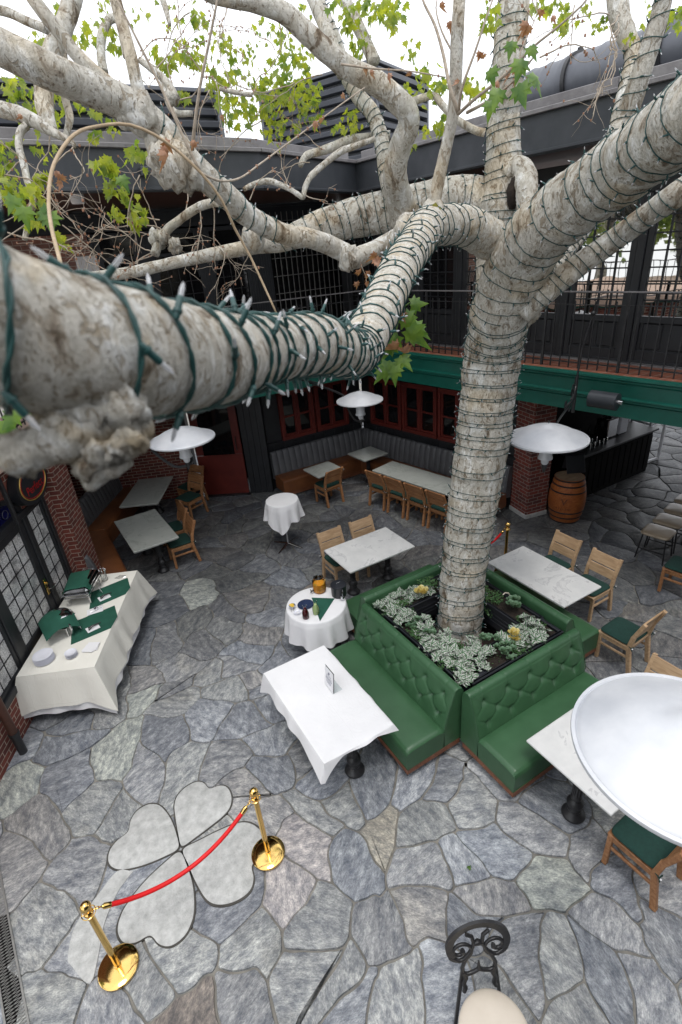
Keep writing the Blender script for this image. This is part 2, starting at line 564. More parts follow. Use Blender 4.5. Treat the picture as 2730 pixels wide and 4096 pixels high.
class MB:
    def __init__(s):
        s.v = []
        s.f = []
        s.uv = []     # per face list or None
        s.mi = []
        s.M = None

    def add(s, verts, faces, uvs=None, mi=0):
        o = len(s.v)
        if s.M is not None:
            verts = [s.M @ Vector(p) for p in verts]
        s.v.extend([tuple(p) for p in verts])
        for i, f in enumerate(faces):
            s.f.append(tuple(o + k for k in f))
            s.uv.append(uvs[i] if uvs else None)
            s.mi.append(mi)
        return s

    def box(s, c, d, bev=0.0, rz=0.0, M=None, mi=0):
        """chamfered box, centre c, full size d"""
        x, y, z = d[0] / 2, d[1] / 2, d[2] / 2
        T = Matrix.Translation(c) @ Matrix.Rotation(rz, 4, 'Z')
        if M is not None:
            T = Matrix.Translation(c) @ M
        if bev <= 0:
            vs = [(sx * x, sy * y, sz * z) for sx in (-1, 1) for sy in (-1, 1) for sz in (-1, 1)]
            fs = [(0, 1, 3, 2), (4, 6, 7, 5), (0, 4, 5, 1), (2, 3, 7, 6), (0, 2, 6, 4), (1, 5, 7, 3)]
            return s.add([T @ Vector(v) for v in vs], fs, mi=mi)
        b = min(bev, x * .99, y * .99, z * .99)
        vs = []
        idx = {}
        for sx in (-1, 1):
            for sy in (-1, 1):
                for sz in (-1, 1):
                    for a in range(3):
                        p = [sx * (x - b), sy * (y - b), sz * (z - b)]
                        p[a] = (sx * x, sy * y, sz * z)[a]
                        idx[(sx, sy, sz, a)] = len(vs)
                        vs.append(p)
        fs = []
        g = lambda sx, sy, sz, a: idx[(sx, sy, sz, a)]
        for k in (-1, 1):
            q = [(k, -1, -1), (k, 1, -1), (k, 1, 1), (k, -1, 1)]
            if k < 0: q.reverse()
            fs.append([g(*t, 0) for t in q])
            q = [(-1, k, -1), (-1, k, 1), (1, k, 1), (1, k, -1)]
            if k < 0: q.reverse()
            fs.append([g(*t, 1) for t in q])
            q = [(-1, -1, k), (1, -1, k), (1, 1, k), (-1, 1, k)]
            if k < 0: q.reverse()
            fs.append([g(*t, 2) for t in q])
        for i in (-1, 1):
            for j in (-1, 1):
                q = [g(-1, i, j, 1), g(1, i, j, 1), g(1, i, j, 2), g(-1, i, j, 2)]
                fs.append(q if i * j > 0 else q[::-1])
                q = [g(i, -1, j, 0), g(i, -1, j, 2), g(i, 1, j, 2), g(i, 1, j, 0)]
                fs.append(q[::-1] if i * j < 0 else q[::1])
                q = [g(i, j, -1, 0), g(i, j, 1, 0), g(i, j, 1, 1), g(i, j, -1, 1)]
                fs.append(q if i * j > 0 else q[::-1])
        for sx in (-1, 1):
            for sy in (-1, 1):
                for sz in (-1, 1):
                    q = [g(sx, sy, sz, 0), g(sx, sy, sz, 1), g(sx, sy, sz, 2)]
                    fs.append(q if sx * sy * sz > 0 else q[::-1])
        return s.add([T @ Vector(v) for v in vs], fs, mi=mi)

    def bar(s, a, b, w, h=None, bev=0.0, up=(0, 0, 1)):
        """rectangular bar from a to b; w across, h along 'up'"""
        a, b = V3(a), V3(b)
        h = w if h is None else h
        d = b - a
        L = d.length
        if L < 1e-6: return s
        x = d / L
        u = V3(up)
        if abs(u.dot(x)) > .97: u = Vector((0, 1, 0))
        y = u.cross(x).normalized()
        z = x.cross(y)
        M = Matrix((x, y, z)).transposed().to_4x4()
        return s.box((a + b) / 2, (L, w, h), bev, M=M)

    def tube(s, pts, rad, n=8, cap=True, closed=False, flat=1.0, up=None):
        pts = [V3(p) for p in pts]
        m = len(pts)
        rs = [rad] * m if isinstance(rad, (int, float)) else rad
        tans = []
        for i in range(m):
            a = pts[(i - 1) % m] if (closed or i > 0) else pts[i]
            b = pts[(i + 1) % m] if (closed or i < m - 1) else pts[i]
            t = (b - a)
            tans.append(t.normalized() if t.length > 1e-9 else Vector((0, 0, 1)))
        t0 = tans[0]
        ref = V3(up) if up else (Vector((0, 0, 1)) if abs(t0.z) < .9 else Vector((1, 0, 0)))
        nrm = (ref - t0 * ref.dot(t0)).normalized()
        vs = []
        for i in range(m):
            t = tans[i]
            nrm = (nrm - t * nrm.dot(t))
            nrm = nrm.normalized() if nrm.length > 1e-6 else t.orthogonal().normalized()
            bn = t.cross(nrm)
            for k in range(n):
                a = 2 * PI * k / n
                vs.append(pts[i] + nrm * (math.cos(a) * rs[i]) + bn * (math.sin(a) * rs[i] * flat))
        fs = []
        for i in range(m if closed else m - 1):
            for k in range(n):
                a, b = i * n + k, i * n + (k + 1) % n
                c, d = ((i + 1) % m) * n + (k + 1) % n, ((i + 1) % m) * n + k
                fs.append((a, b, c, d))
        if cap and not closed:
            fs.append(tuple(range(n - 1, -1, -1)))
            fs.append(tuple((m - 1) * n + k for k in range(n)))
        return s.add(vs, fs)

    def lathe(s, prof, n=24, c=(0, 0, 0), cap=True, T=None):
        vs, fs = [], []
        m = len(prof)
        for r, z in prof:
            for k in range(n):
                a = 2 * PI * k / n
                p = Vector((r * math.cos(a), r * math.sin(a), z))
                if T is not None: p = T @ p
                vs.append(V3(c) + p)
        for i in range(m - 1):
            for k in range(n):
                a, b = i * n + k, i * n + (k + 1) % n
                fs.append((a, b, b + n, a + n))
        if cap:
            if prof[0][0] > 1e-4: fs.append(tuple(range(n - 1, -1, -1)))
            if prof[-1][0] > 1e-4: fs.append(tuple((m - 1) * n + k for k in range(n)))
        return s.add(vs, fs)

    def grid(s, fn, nu, nv, uv=False, closed_u=False):
        vs = [fn(i / (nu if closed_u else nu - 1), j / (nv - 1)) for j in range(nv) for i in range(nu)]
        fs, uvs = [], []
        for j in range(nv - 1):
            for i in range(nu if closed_u else nu - 1):
                i2 = (i + 1) % nu
                fs.append((j * nu + i, j * nu + i2, (j + 1) * nu + i2, (j + 1) * nu + i))
                uvs.append([(i / nu, j / nv), ((i + 1) / nu, j / nv), ((i + 1) / nu, (j + 1) / nv), (i / nu, (j + 1) / nv)])
        return s.add(vs, fs, uvs if uv else None)

    def prism(s, outline, z0, z1, cap=True):
        n = len(outline)
        vs = [(x, y, z0) for x, y in outline] + [(x, y, z1) for x, y in outline]
        fs = [(i, (i + 1) % n, n + (i + 1) % n, n + i) for i in range(n)]
        if cap:
            fs += [tuple(range(n - 1, -1, -1)), tuple(range(n, 2 * n))]
        return s.add(vs, fs)

    def build(s, name, mat, parent=None, smooth=38, rel=True, loc=None, rz=0.0, uvscale=1.0):
        me = bpy.data.meshes.new(name)
        vs = s.v
        if parent is not None and rel == 'world':
            L = V3(parent.location)
            rot = Matrix.Rotation(-parent.rotation_euler.z, 3, 'Z')
            vs = [tuple(rot @ (V3(p) - L)) for p in vs]
        me.from_pydata(vs, [], s.f)
        me.validate(clean_customdata=False)
        mats = mat if isinstance(mat, (list, tuple)) else [mat]
        for q in mats:
            me.materials.append(MT[q] if isinstance(q, str) else q)
        if len(me.polygons) == len(s.mi) and len(mats) > 1:
            me.polygons.foreach_set('material_index', s.mi)
        ul = me.uv_layers.new(name='UVMap')
        co = np.empty(len(me.vertices) * 3)
        me.vertices.foreach_get('co', co)
        co = co.reshape(-1, 3)
        li = np.empty(len(me.loops), dtype=np.int32)
        me.loops.foreach_get('vertex_index', li)
        nf = len(me.polygons)
        nr = np.empty(nf * 3)
        me.polygons.foreach_get('normal', nr)
        nr = np.abs(nr.reshape(-1, 3))
        ls = np.empty(nf, dtype=np.int32)
        lt = np.empty(nf, dtype=np.int32)
        me.polygons.foreach_get('loop_start', ls)
        me.polygons.foreach_get('loop_total', lt)
        fi = np.repeat(np.arange(nf), lt)
        P = co[li]
        N = nr[fi]
        zb = (N[:, 2] > .7)
        xb = (~zb) & (N[:, 0] > N[:, 1])
        U = np.where(xb, P[:, 1], P[:, 0])
        Vv = np.where(zb, P[:, 1], P[:, 2])
        out = np.stack([U, Vv], 1) * uvscale
        if len(me.polygons) == len(s.uv):
            for i, u in enumerate(s.uv):
                if u:
                    out[ls[i]:ls[i] + lt[i]] = u
        ul.data.foreach_set('uv', out.reshape(-1))
        if smooth:
            me.polygons.foreach_set('use_smooth', [True] * nf)
            if smooth < 179:
                me.set_sharp_from_angle(angle=R(smooth))
        o = bpy.data.objects.new(name, me)
        COL.objects.link(o)
        if parent is not None:
            o.parent = parent
        if loc is not None:
            o.location = loc
        if rz:
            o.rotation_euler.z = rz
        return o


def thing(name, label, cat, loc=(0, 0, 0), rz=0.0, group=None):
    o = bpy.data.objects.new(name, None)
    COL.objects.link(o)
    o.empty_display_size = .1
    o.location = loc
    o.rotation_euler = (0, 0, rz)
    o['label'] = label
    o['category'] = cat
    if group: o['group'] = group
    return o


def tag(o, label, cat, group=None):
    o['label'] = label
    o['category'] = cat
    if group: o['group'] = group
    return o


def struct(o):
    o['kind'] = 'structure'
    return o


def dup(root, loc, rz=0.0, label=None, group=None):
    r = root.copy()
    COL.objects.link(r)
    r.location = loc
    r.rotation_euler = (0, 0, rz)
    if label: r['label'] = label
    if group: r['group'] = group
    for ch in list(root.children):
        c = ch.copy()
        COL.objects.link(c)
        c.parent = r
        for g in ch.children:
            d = g.copy()
            COL.objects.link(d)
            d.parent = c
    return r


def text_obj(name, body, size, mat, parent, M, align='CENTER', depth=.0008):
    cu = bpy.data.curves.new(name, 'FONT')
    cu.body = body
    cu.size = size
    cu.align_x = align
    cu.align_y = 'CENTER'
    cu.extrude = depth
    tmp = bpy.data.objects.new('tmp', cu)
    COL.objects.link(tmp)
    me = bpy.data.meshes.new_from_object(tmp.evaluated_get(bpy.context.evaluated_depsgraph_get()))
    bpy.data.objects.remove(tmp)
    bpy.data.curves.remove(cu)
    me.materials.clear()
    me.materials.append(MT[mat])
    o = bpy.data.objects.new(name, me)
    COL.objects.link(o)
    o.parent = parent
    o.matrix_local = M
    return o


def frame(origin, xdir, zup=(0, 0, 1)):
    """matrix with local x along xdir (horizontal), local y up, local z out of the face"""
    x = V3(xdir).normalized()
    y = V3(zup)
    z = x.cross(y)
    M = Matrix((x, y, z)).transposed().to_4x4()
    M.translation = origin
    return M


def spline(pts, step):
    """Catmull-Rom through tuples (Vector, radius); returns points and radii"""
    P = [p[0] for p in pts]
    Rr = [p[1] for p in pts]
    P = [P[0] * 2 - P[1]] + P + [P[-1] * 2 - P[-2]]
    Rr = [Rr[0]] + Rr + [Rr[-1]]
    op, orr = [], []
    for i in range(1, len(P) - 2):
        p0, p1, p2, p3 = P[i - 1:i + 3]
        n = max(2, int((p2 - p1).length / step))
        for k in range(n):
            t = k / n
            a = .5 * ((2 * p1) + (p2 - p0) * t + (2 * p0 - 5 * p1 + 4 * p2 - p3) * t * t + (3 * p1 - p0 - 3 * p2 + p3) * t ** 3)
            op.append(a)
            orr.append(Rr[i] * (1 - t) + Rr[i + 1] * t)
    op.append(P[-2])
    orr.append(Rr[-2])
    return op, orr

# ================================================================== FLOOR
def clip_poly(poly, a, b, c):
    """keep points with a*x+b*y<=c"""
    out = []
    n = len(poly)
    for i in range(n):
        p, q = poly[i], poly[(i + 1) % n]
        dp = a * p[0] + b * p[1] - c
        dq = a * q[0] + b * q[1] - c
        if dp <= 0: out.append(p)
        if (dp < 0) != (dq < 0) and abs(dp - dq) > 1e-12:
            t = dp / (dp - dq)
            out.append((p[0] + t * (q[0] - p[0]), p[1] + t * (q[1] - p[1])))
    return out


SEEDS = [(-1.13, 6.57), (-1.6, 5.62), (-1.09, 5.87), (-0.52, 5.34), (0.09, 5.25), (-0.22, 4.84), (-0.76, 4.76), (-1.36, 4.9), (-1.03, 4.15), (0.2, 4.59), (0.54, 4.5), (1.09, 4.48), (1.0, 4.01), (0.02, 6.17), (0.45, 5.97), (0.38, 5.69), (0.77, 5.24), (0.98, 4.92), (1.45, 4.94), (1.39, 5.25), (1.46, 3.97), (1.48, 3.59), (1.24, 3.27), (0.91, 3.11), (0.61, 2.77), (0.18, 2.55), (-1.39, 3.82), (-1.35, 3.15), (-0.95, 2.81), (-0.67, 2.81), (-0.38, 2.8), (-0.43, 2.49), (0.22, 3.02), (-0.04, 2.31), (0.66, 2.35), (0.41, 2.15), (0.63, 1.96), (0.76, 3.59), (0.66, 3.96), (-0.59, 4.48), (-1.04, 3.35), (-1.63, 4.49), (-0.72, 6.15), (-0.5, 6.13), (2.1, 2.61), (1.61, 2.8), (1.86, 2.29), (1.28, 2.62), (1.16, 2.08), (1.56, 1.92), (2.07, 1.81), (2.43, 2.0), (2.89, 2.0), (2.67, 1.55), (3.12, 1.23), (2.64, 2.53), (2.26, 3.0), (2.52, 2.76), (2.12, 2.09), (2.27, 1.13), (2.79, 1.0), (2.65, 0.63), (3.13, 0.75), (1.09, 1.67), (1.4, 1.58), (0.75, 1.85), (2.5, 0.81), (2.11, 0.81), (1.67, 1.26), (1.86, 3.21), (1.49, 3.16), (3.53, 0.98), (3.22, 1.53), (3.32, 1.98), (3.74, 1.43), (1.78, 1.72), (2.1, 1.32), (1.46, 7.94), (1.08, 7.2), (1.58, 7.25), (2.11, 7.3), (0.57, 7.0), (0.62, 6.33), (0.12, 6.33), (0.87, 5.89), (1.04, 5.47), (1.79, 6.35), (1.58, 6.02), (1.46, 6.92), (1.37, 9.16), (0.72, 8.67), (2.27, 8.56), (2.97, 9.04), (2.43, 10.06), (2.12, 7.94), (2.48, 7.02), (2.19, 6.65), (0.92, 6.68), (1.25, 5.88), (1.36, 5.39), (0.12, 7.26), (0.53, 7.88)]


def build_floor():
    g = MB()
    g.add([(-40, -20, -.012), (50, -20, -.012), (50, 50, -.012), (-40, 50, -.012)], [(0, 1, 2, 3)])
    fl = struct(g.build('floor', 'mortar', smooth=0))
    rnd = random.Random(3)
    seeds = list(SEEDS)
    ns = len(seeds)
    tries = 0
    while tries < 14000:
        tries += 1
        p = (rnd.uniform(-2.6, 15.5), rnd.uniform(-.8, 14.2))
        far = p[0] > 3.2 or p[1] > 8.5
        dmin = .86 if not far else .66
        dmin *= rnd.choice((.55, .9, 1.1, 1.3))
        if all((p[0] - q[0]) ** 2 + (p[1] - q[1]) ** 2 > dmin * dmin for q in seeds):
            seeds.append(p)
    def warp(x, y):
        return (.26 * noise.noise(Vector((x * 1.0, y * 1.0, 21.3))) + .10 * noise.noise(Vector((x * 2.6, y * 2.6, 3.3))) + .022 * noise.noise(Vector((x * 8, y * 8, 1.3))) + .011 * noise.noise(Vector((x * 23, y * 23, 4.3))),
                .26 * noise.noise(Vector((x * 1.0, y * 1.0, 29.1))) + .10 * noise.noise(Vector((x * 2.6, y * 2.6, 9.1))) + .022 * noise.noise(Vector((x * 8, y * 8, 5.7))) + .011 * noise.noise(Vector((x * 23, y * 23, 8.7))))
    keys = list(seeds)
    seeds = [(x - warp(x, y)[0], y - warp(x, y)[1]) for x, y in seeds]
    S = np.array(seeds)
    mb = MB()
    cols_r, cols_t = [], []
    pal = [(.205, .218, .238), (.212, .222, .238), (.222, .226, .232), (.210, .215, .223), (.226, .231, .230), (.214, .220, .218), (.232, .228, .225), (.19, .20, .218)]
    for i, (sx, sy) in enumerate(seeds):
        d = np.hypot(S[:, 0] - sx, S[:, 1] - sy)
        nb = np.argsort(d)[1:22]
        poly = [(sx - 1, sy - 1), (sx + 1, sy - 1), (sx + 1, sy + 1), (sx - 1, sy + 1)]
        for j in nb:
            qx, qy = S[j]
            # random weight makes cells less regular
            a, b = qx - sx, qy - sy
            L = math.hypot(a, b)
            w = (hash((min(i, int(j)), max(i, int(j)), 5)) % 1000 / 1000 - .5) * .0
            mx, my = (sx + qx) / 2, (sy + qy) / 2
            poly = clip_poly(poly, a, b, a * mx + b * my)
            if len(poly) < 3: break
        if len(poly) < 3: continue
        # wobble the borders by a smooth field so neighbours still fit, then shrink for the joint
        pts = []
        n = len(poly)
        for k in range(n):
            p, q = poly[k], poly[(k + 1) % n]
            L = math.hypot(q[0] - p[0], q[1] - p[1])
            m_ = max(1, int(L / .03))
            for t in range(m_):
                x = p[0] + (q[0] - p[0]) * t / m_
                y = p[1] + (q[1] - p[1]) * t / m_
                pts.append((x, y))
        fw = []
        for x, y in pts:
            wx, wy = warp(x, y)
            fw.append((x + wx, y + wy))
        m_ = len(fw)
        if m_ < 4: continue
        cx = sum(p[0] for p in fw) / m_
        cy = sum(p[1] for p in fw) / m_
        # smooth corners
        for _ in range(1):
            fw = [((fw[k - 1][0] + 2 * fw[k][0] + fw[(k + 1) % m_][0]) / 4, (fw[k - 1][1] + 2 * fw[k][1] + fw[(k + 1) % m_][1]) / 4) for k in range(m_)]
        gap = .003 + .006 * rnd.random() ** 2
        gs = rnd.random() * 50

        def shrink(off):
            o = []
            for k in range(m_):
                a, b = fw[k - 2], fw[(k + 2) % m_]
                tx, ty = b[0] - a[0], b[1] - a[1]
                L = math.hypot(tx, ty) or 1
                of = off + .012 * max(0, noise.noise(Vector((fw[k][0] * 5, fw[k][1] * 5, gs))) + .1)
                o.append((fw[k][0] - ty / L * of, fw[k][1] + tx / L * of))
            return o
        r0, r1, r2 = shrink(gap), shrink(gap + .004), shrink(gap + .014)
        h = .004 + .009 * rnd.random()
        tx, ty = rnd.uniform(-.014, .014), rnd.uniform(-.014, .014)
        hz = lambda x, y: h + (x - cx) * tx + (y - cy) * ty
        vs = [(x, y, -.012) for x, y in r0] + [(x, y, hz(x, y) - .004) for x, y in r1] + [(x, y, hz(x, y)) for x, y in r2]
        fs = []
        for k in range(m_):
            k2 = (k + 1) % m_
            fs.append((k, k2, m_ + k2, m_ + k))
            fs.append((m_ + k, m_ + k2, 2 * m_ + k2, 2 * m_ + k))
        fs.append(tuple(2 * m_ + k for k in range(m_)))
        mb.add(vs, fs)
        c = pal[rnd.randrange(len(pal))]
        # dining side: darker stone plus the shade under the decks, painted into the tint
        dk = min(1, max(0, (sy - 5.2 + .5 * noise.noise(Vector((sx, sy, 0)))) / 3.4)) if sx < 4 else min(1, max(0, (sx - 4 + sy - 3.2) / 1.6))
        br = rnd.uniform(.82, 1.22) * (1 - .55 * dk) * (.65 if sx > 8.2 else 1)  # stones by the bar: shade of the recess multiplied into their colour
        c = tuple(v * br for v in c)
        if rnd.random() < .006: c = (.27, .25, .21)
        if rnd.random() < .004: c = (.16, .14, .125)
        if keys[i] in ((2.67, 1.55), (1.46, 7.94), (-0.52, 5.34), (0.02, 6.17), (-1.6, 5.62)): c = (.27, .283, .262)
        if keys[i] in ((0.91, 3.11), (0.61, 2.77)): c = (.30, .28, .275)
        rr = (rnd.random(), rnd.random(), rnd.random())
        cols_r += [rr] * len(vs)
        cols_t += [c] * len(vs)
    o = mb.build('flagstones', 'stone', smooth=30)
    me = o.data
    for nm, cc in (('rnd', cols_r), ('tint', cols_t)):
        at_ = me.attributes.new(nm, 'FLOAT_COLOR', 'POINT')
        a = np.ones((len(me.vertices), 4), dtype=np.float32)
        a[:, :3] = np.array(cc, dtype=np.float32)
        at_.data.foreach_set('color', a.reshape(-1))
    struct(o)

    # four pale heart shaped stones laid as a clover
    C = (-.13, 3.74)
    halo = MB()
    lobes = [((-.58, 4.26), .68), ((.36, 4.25), .60), ((.46, 3.15), .74), ((-.60, 3.10), .68)]

    def heart(tip, end, w, grow=0.0):
        d = Vector((end[0] - tip[0], end[1] - tip[1]))
        L = d.length
        d.normalize()
        nrm = Vector((-d.y, d.x))
        half = [(0, .02), (.16, .16), (.34, .36), (.47, .56), (.50, .72), (.44, .88), (.30, .985), (.14, .975), (0, .90)]
        ctl = [(x, y) for x, y in half] + [(-x, y) for x, y in half[-2:0:-1]]
        cv = [(Vector((x * w * (1 + .05 * math.sin(7 * y + end[0] * 9)), y * L + .02, 0)), 0) for x, y in ctl]
        sp_, _ = spline([cv[-1]] + cv + [cv[0], cv[1]], .02)
        # keep one full turn
        k0 = min(range(len(sp_) // 2), key=lambda k: (sp_[k] - cv[0][0]).length)
        k1 = min(range(len(sp_) // 2, len(sp_)), key=lambda k: (sp_[k] - cv[0][0]).length)
        loop = sp_[k0:k1]
        out = [Vector(tip) + d * p.y + nrm * p.x for p in loop]
        N = len(out)
        for _ in range(2):
            out = [(out[k - 1] + out[k] * 2 + out[(k + 1) % N]) / 4 for k in range(N)]
        c = sum(out, Vector((0, 0))) / N
        return [((p - c) * (1 + grow / .3) + c) for p in out]
    for (nt_, w) in lobes:
        op = heart(C, nt_, w, .019)
        h = MB().prism([(p.x, p.y) for p in op], -.01, .0155)
        hb = h.build('heart_joint', 'joint', smooth=0)
        hb.parent = o
    for i, (nt_, w) in enumerate(lobes):
        a = heart(C, nt_, w, .004)
        b = heart(C, nt_, w, -.006)
        m_ = len(a)
        vs = [(p.x, p.y, 0) for p in a] + [(p.x, p.y, .020) for p in a] + [(p.x, p.y, .0245) for p in b]
        fs = []
        for k in range(m_):
            k2 = (k + 1) % m_
            fs += [(k2, k, m_ + k, m_ + k2), (m_ + k2, m_ + k, 2 * m_ + k, 2 * m_ + k2)]
        fs.append(tuple(2 * m_ + k for k in range(m_ - 1, -1, -1)))
        hh = MB().add(vs, fs).build('heart_stone', 'heart', smooth=40)
        hh.parent = o
        hh['label'] = 'pale heart shaped stone of the clover set in the paving'
    pale = [(-0.59, 3.79), (-0.72, 3.88), (-0.93, 3.75), (-1.13, 3.61), (-1.22, 3.38), (-1.2, 3.29), (-1.08, 3.07), (-0.98, 3.27), (-0.90, 3.48), (-0.75, 3.68)]
    pp, _ = spline([(Vector((x, y, 0)), 0) for x, y in pale] + [(Vector((*pale[0], 0)), 0)], .05)
    hh = MB().prism([(p.x, p.y) for p in pp], -.01, .018).build('pale_paving_stone', 'heart', smooth=40)
    hh.parent = o
    # steel drain channel along the left edge
    dr = thing('drain_grate', 'galvanised mesh drain channel set in the paving at the left edge', 'drain', (-1.75, 4.9, .012))
    a, b = Vector((-1.86, 4.92, .016)), Vector((-1.50, 2.2, .016))
    d = (b - a).normalized()
    nrm = Vector((-d.y, d.x, 0))
    mb = MB()
    W = .13
    mb.bar(a + nrm * .075, b + nrm * .075, .016, .02)
    mb.bar(a - nrm * .075, b - nrm * .075, .016, .02)
    mb.build('rail', 'grate', dr, rel='world')
    mb = MB()
    L = (b - a).length
    k = 0
    while k * .028 < L:
        p = a + d * (k * .028)
        mb.bar(p + nrm * .07, p - nrm * .07 + d * .03, .004, .006)
        mb.bar(p + nrm * .07 + d * .03, p - nrm * .07, .004, .006)
        k += 1
    mb.build('mesh', 'grate', dr, rel='world', smooth=0)
    tr = MB()
    tr.bar(a + V3((0, 0, -.012)), b + V3((0, 0, -.012)), .15, .01)
    tr.build('channel', 'dark', dr, rel='world', smooth=0)


build_floor()


# ================================================================== ARCHITECTURE helpers
def wall_frame(a, b, z=0.0):
    """local x from a to b, local y OUT of the wall to the left of a->b, z up; returns matrix, length"""
    a, b = Vector((*a, z)), Vector((*b, z))
    x = (b - a)
    L = x.length
    x.normalize()
    y = Vector((0, 0, 1)).cross(x)
    M = Matrix((x, y, Vector((0, 0, 1)))).transposed().to_4x4()
    M.translation = a
    return M, L


class WallObj:
    """collects local boxes for one thing placed by a wall frame"""

    def __init__(s, name, label, cat, a, b, z=0.0, group=None):
        M, L = wall_frame(a, b, z)
        s.L = L
        s.o = thing(name, label, cat, M.translation, M.to_euler().z, group)

    def part(s, name, mat, mb, smooth=30, parent=None):
        return mb.build(name, mat, parent or s.o, smooth=smooth)


def panel_boxes(mb, L, h, y0, depth, step, base=0.0):
    """tongue and groove boards"""
    x = 0
    while x < L - .001:
        w = min(step, L - x)
        mb.box((x + w / 2, y0 - depth / 2, base + h / 2), (w - .004, depth, h), .004)
        x += step


# beam plane (balcony edge) and lines in plan
BC = Vector((6.02, 9.42))           # inner corner of the balcony
BE = Vector((7.62, 1.0))            # balcony edge runs this way (right)
ZD = 3.35                           # deck level
ZB = 2.78                           # underside of the green beam


def green_beam(name, label, a, b, out):
    """stepped green fascia from a to b; 'out' is +1 when the courtyard lies to the left of a->b"""
    M, L = wall_frame(a, b, 0)
    t = thing(name, label, 'beam', M.translation, M.to_euler().z)
    mb = MB()
    H = ZD - ZB
    prof = [(0, 0), (.0, .20), (-.012, .205), (.035, .225), (.035, .25), (.06, .265), (.06, .285), (.02, .30), (.02, .47), (.055, .50), (.055, .52), (.09, .545), (.09, H), (-.25, H), (-.25, 0)]
    vs, fs = [], []
    n = len(prof)
    for x in (0, L):
        for y, z in prof:
            vs.append((x, y * out, ZB + z))
    for k in range(n):
        k2 = (k + 1) % n
        fs.append((k, k2, n + k2, n + k) if out < 0 else (k2, k, n + k, n + k2))
    fs.append(tuple(range(n)))
    fs.append(tuple(range(2 * n - 1, n - 1, -1)))
    mb.add(vs, fs)
    mb.build('fascia', 'greenpaint', t, smooth=20)
    return t


dr_ = (BE - BC).normalized()
# courtyard is to the right when walking from corner toward the camera side -> use reversed order so left = courtyard
green_beam('green_beam', 'long green painted stepped beam under the right balcony', BE, BC, 1)
green_beam('green_beam', 'green painted beam under the far left balcony, mostly behind the near branch', BC, (-.2, 9.62), 1)

# deck slabs with terracotta tile
def slab(name, pts, z0, z1, mat):
    mb = MB().prism(pts, z0, z1)
    return struct(mb.build(name, mat, smooth=0))


nR = Vector((dr_.y * -1, dr_.x))  # points to +x side
if nR.x < 0: nR = -nR
deckR = [tuple(BC + nR * .06), tuple(BC + nR * .06 + Vector((0, 0))), ]
slab('balcony_deck', [(BC.x + .05, BC.y + .03), (BE.x + .05, BE.y), (11, 1.0), (14.5, 2.0), (14.5, 14), (-.2, 14.2), (-.2, 9.64)], ZD - .1, ZD + .004, 'tile')
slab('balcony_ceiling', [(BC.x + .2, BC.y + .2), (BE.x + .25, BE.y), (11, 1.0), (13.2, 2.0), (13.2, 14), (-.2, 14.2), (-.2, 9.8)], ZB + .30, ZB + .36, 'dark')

# ------------------------------------------------------------------ lower walls
WA, WB = Vector((6.98, 11.15)), Vector((7.86, 6.82))


def window_wall(name, label, a, b, units, sill=1.18, top=2.36, zone=None, zmax=2.78):
    """black wall with a band of red framed windows; units = list of (x0,x1,panes)"""
    W = WallObj(name, label, 'wall', a, b)
    L = W.L
    mb = MB()
    mb.box((L / 2, -.10, sill / 2), (L, .16, sill))
    mb.box((L / 2, -.10, (top + zmax + .3) / 2), (L, .16, zmax + .3 - top))
    xs = sorted([u[0] for u in units] + [u[1] for u in units])
    if xs[0] > .02: mb.box((xs[0] / 2, -.10, (sill + top) / 2), (xs[0], .155, top - sill))
    if L - xs[-1] > .02: mb.box(((xs[-1] + L) / 2, -.10, (sill + top) / 2), (L - xs[-1], .155, top - sill))
    W.part('wall_panel', 'blackpaint', mb)
    mb = MB()
    mb.box((L / 2, .02, sill - .02), (L, .07, .05), .008)
    for k in range(int(L / .28)):
        mb.box((.14 + k * .28, -.012, sill * .55), (.27, .02, sill * .85), .006)
    W.part('panelling', 'blackpaint', mb)
    for (x0, x1, n) in units:
        f = MB()
        z0, z1 = sill, top
        f.box(((x0 + x1) / 2, .02, z0 + .045), (x1 - x0, .10, .09), .006)
        f.box(((x0 + x1) / 2, .02, z1 - .04), (x1 - x0, .10, .08), .006)
        f.box((x0 + .035, .02, (z0 + z1) / 2), (.07, .096, z1 - z0 - .17), .006)
        f.box((x1 - .035, .02, (z0 + z1) / 2), (.07, .096, z1 - z0 - .17), .006)
        w = (x1 - x0 - .14) / n
        for k in range(1, n):
            f.box((x0 + .07 + k * w, .02, (z0 + z1) / 2), (.055, .085, z1 - z0 - .17), .006)
        win = W.part('window', 'redpaint', f)
        g = MB()
        for k in range(n):
            xa, xb = x0 + .07 + k * w + (.0275 if k else 0), x0 + .07 + (k + 1) * w - (.0275 if k < n - 1 else 0)
            sb = MB()
            zc = z0 + .09 + (z1 - z0 - .17) * .46
            hh = z1 - z0 - .17
            zm = z0 + .09 + hh / 2
            sb.box((xa + .022, .012, zm), (.044, .05, hh), .004)
            sb.box((xb - .022, .012, zm), (.044, .05, hh), .004)
            sb.box(((xa + xb) / 2, .012, z0 + .09 + .022), (xb - xa - .088, .05, .044), .004)
            sb.box(((xa + xb) / 2, .012, z1 - .08 - .022), (xb - xa - .088, .05, .044), .004)
            sb.box(((xa + xb) / 2, .014, zc), (xb - xa - .088, .044, .04), .004)
            sb.build('sash', 'redpaint', W.o).parent = win
            g.box(((xa + xb) / 2, -.006, zm), (xb - xa - .08, .006, hh - .08))
        gg = g.build('pane', 'glassdark', W.o, smooth=0)
        gg.parent = win
    return W


u = []
x = .35
while x + .9 < 4.35:
    u.append((x, x + 1.02, 2))
    x += 1.06
# courtyard must be on the left of a->b: walk from WB (near) to WA (far)
def rev(units, L): return [(L - b, L - a, n) for a, b, n in units][::-1]


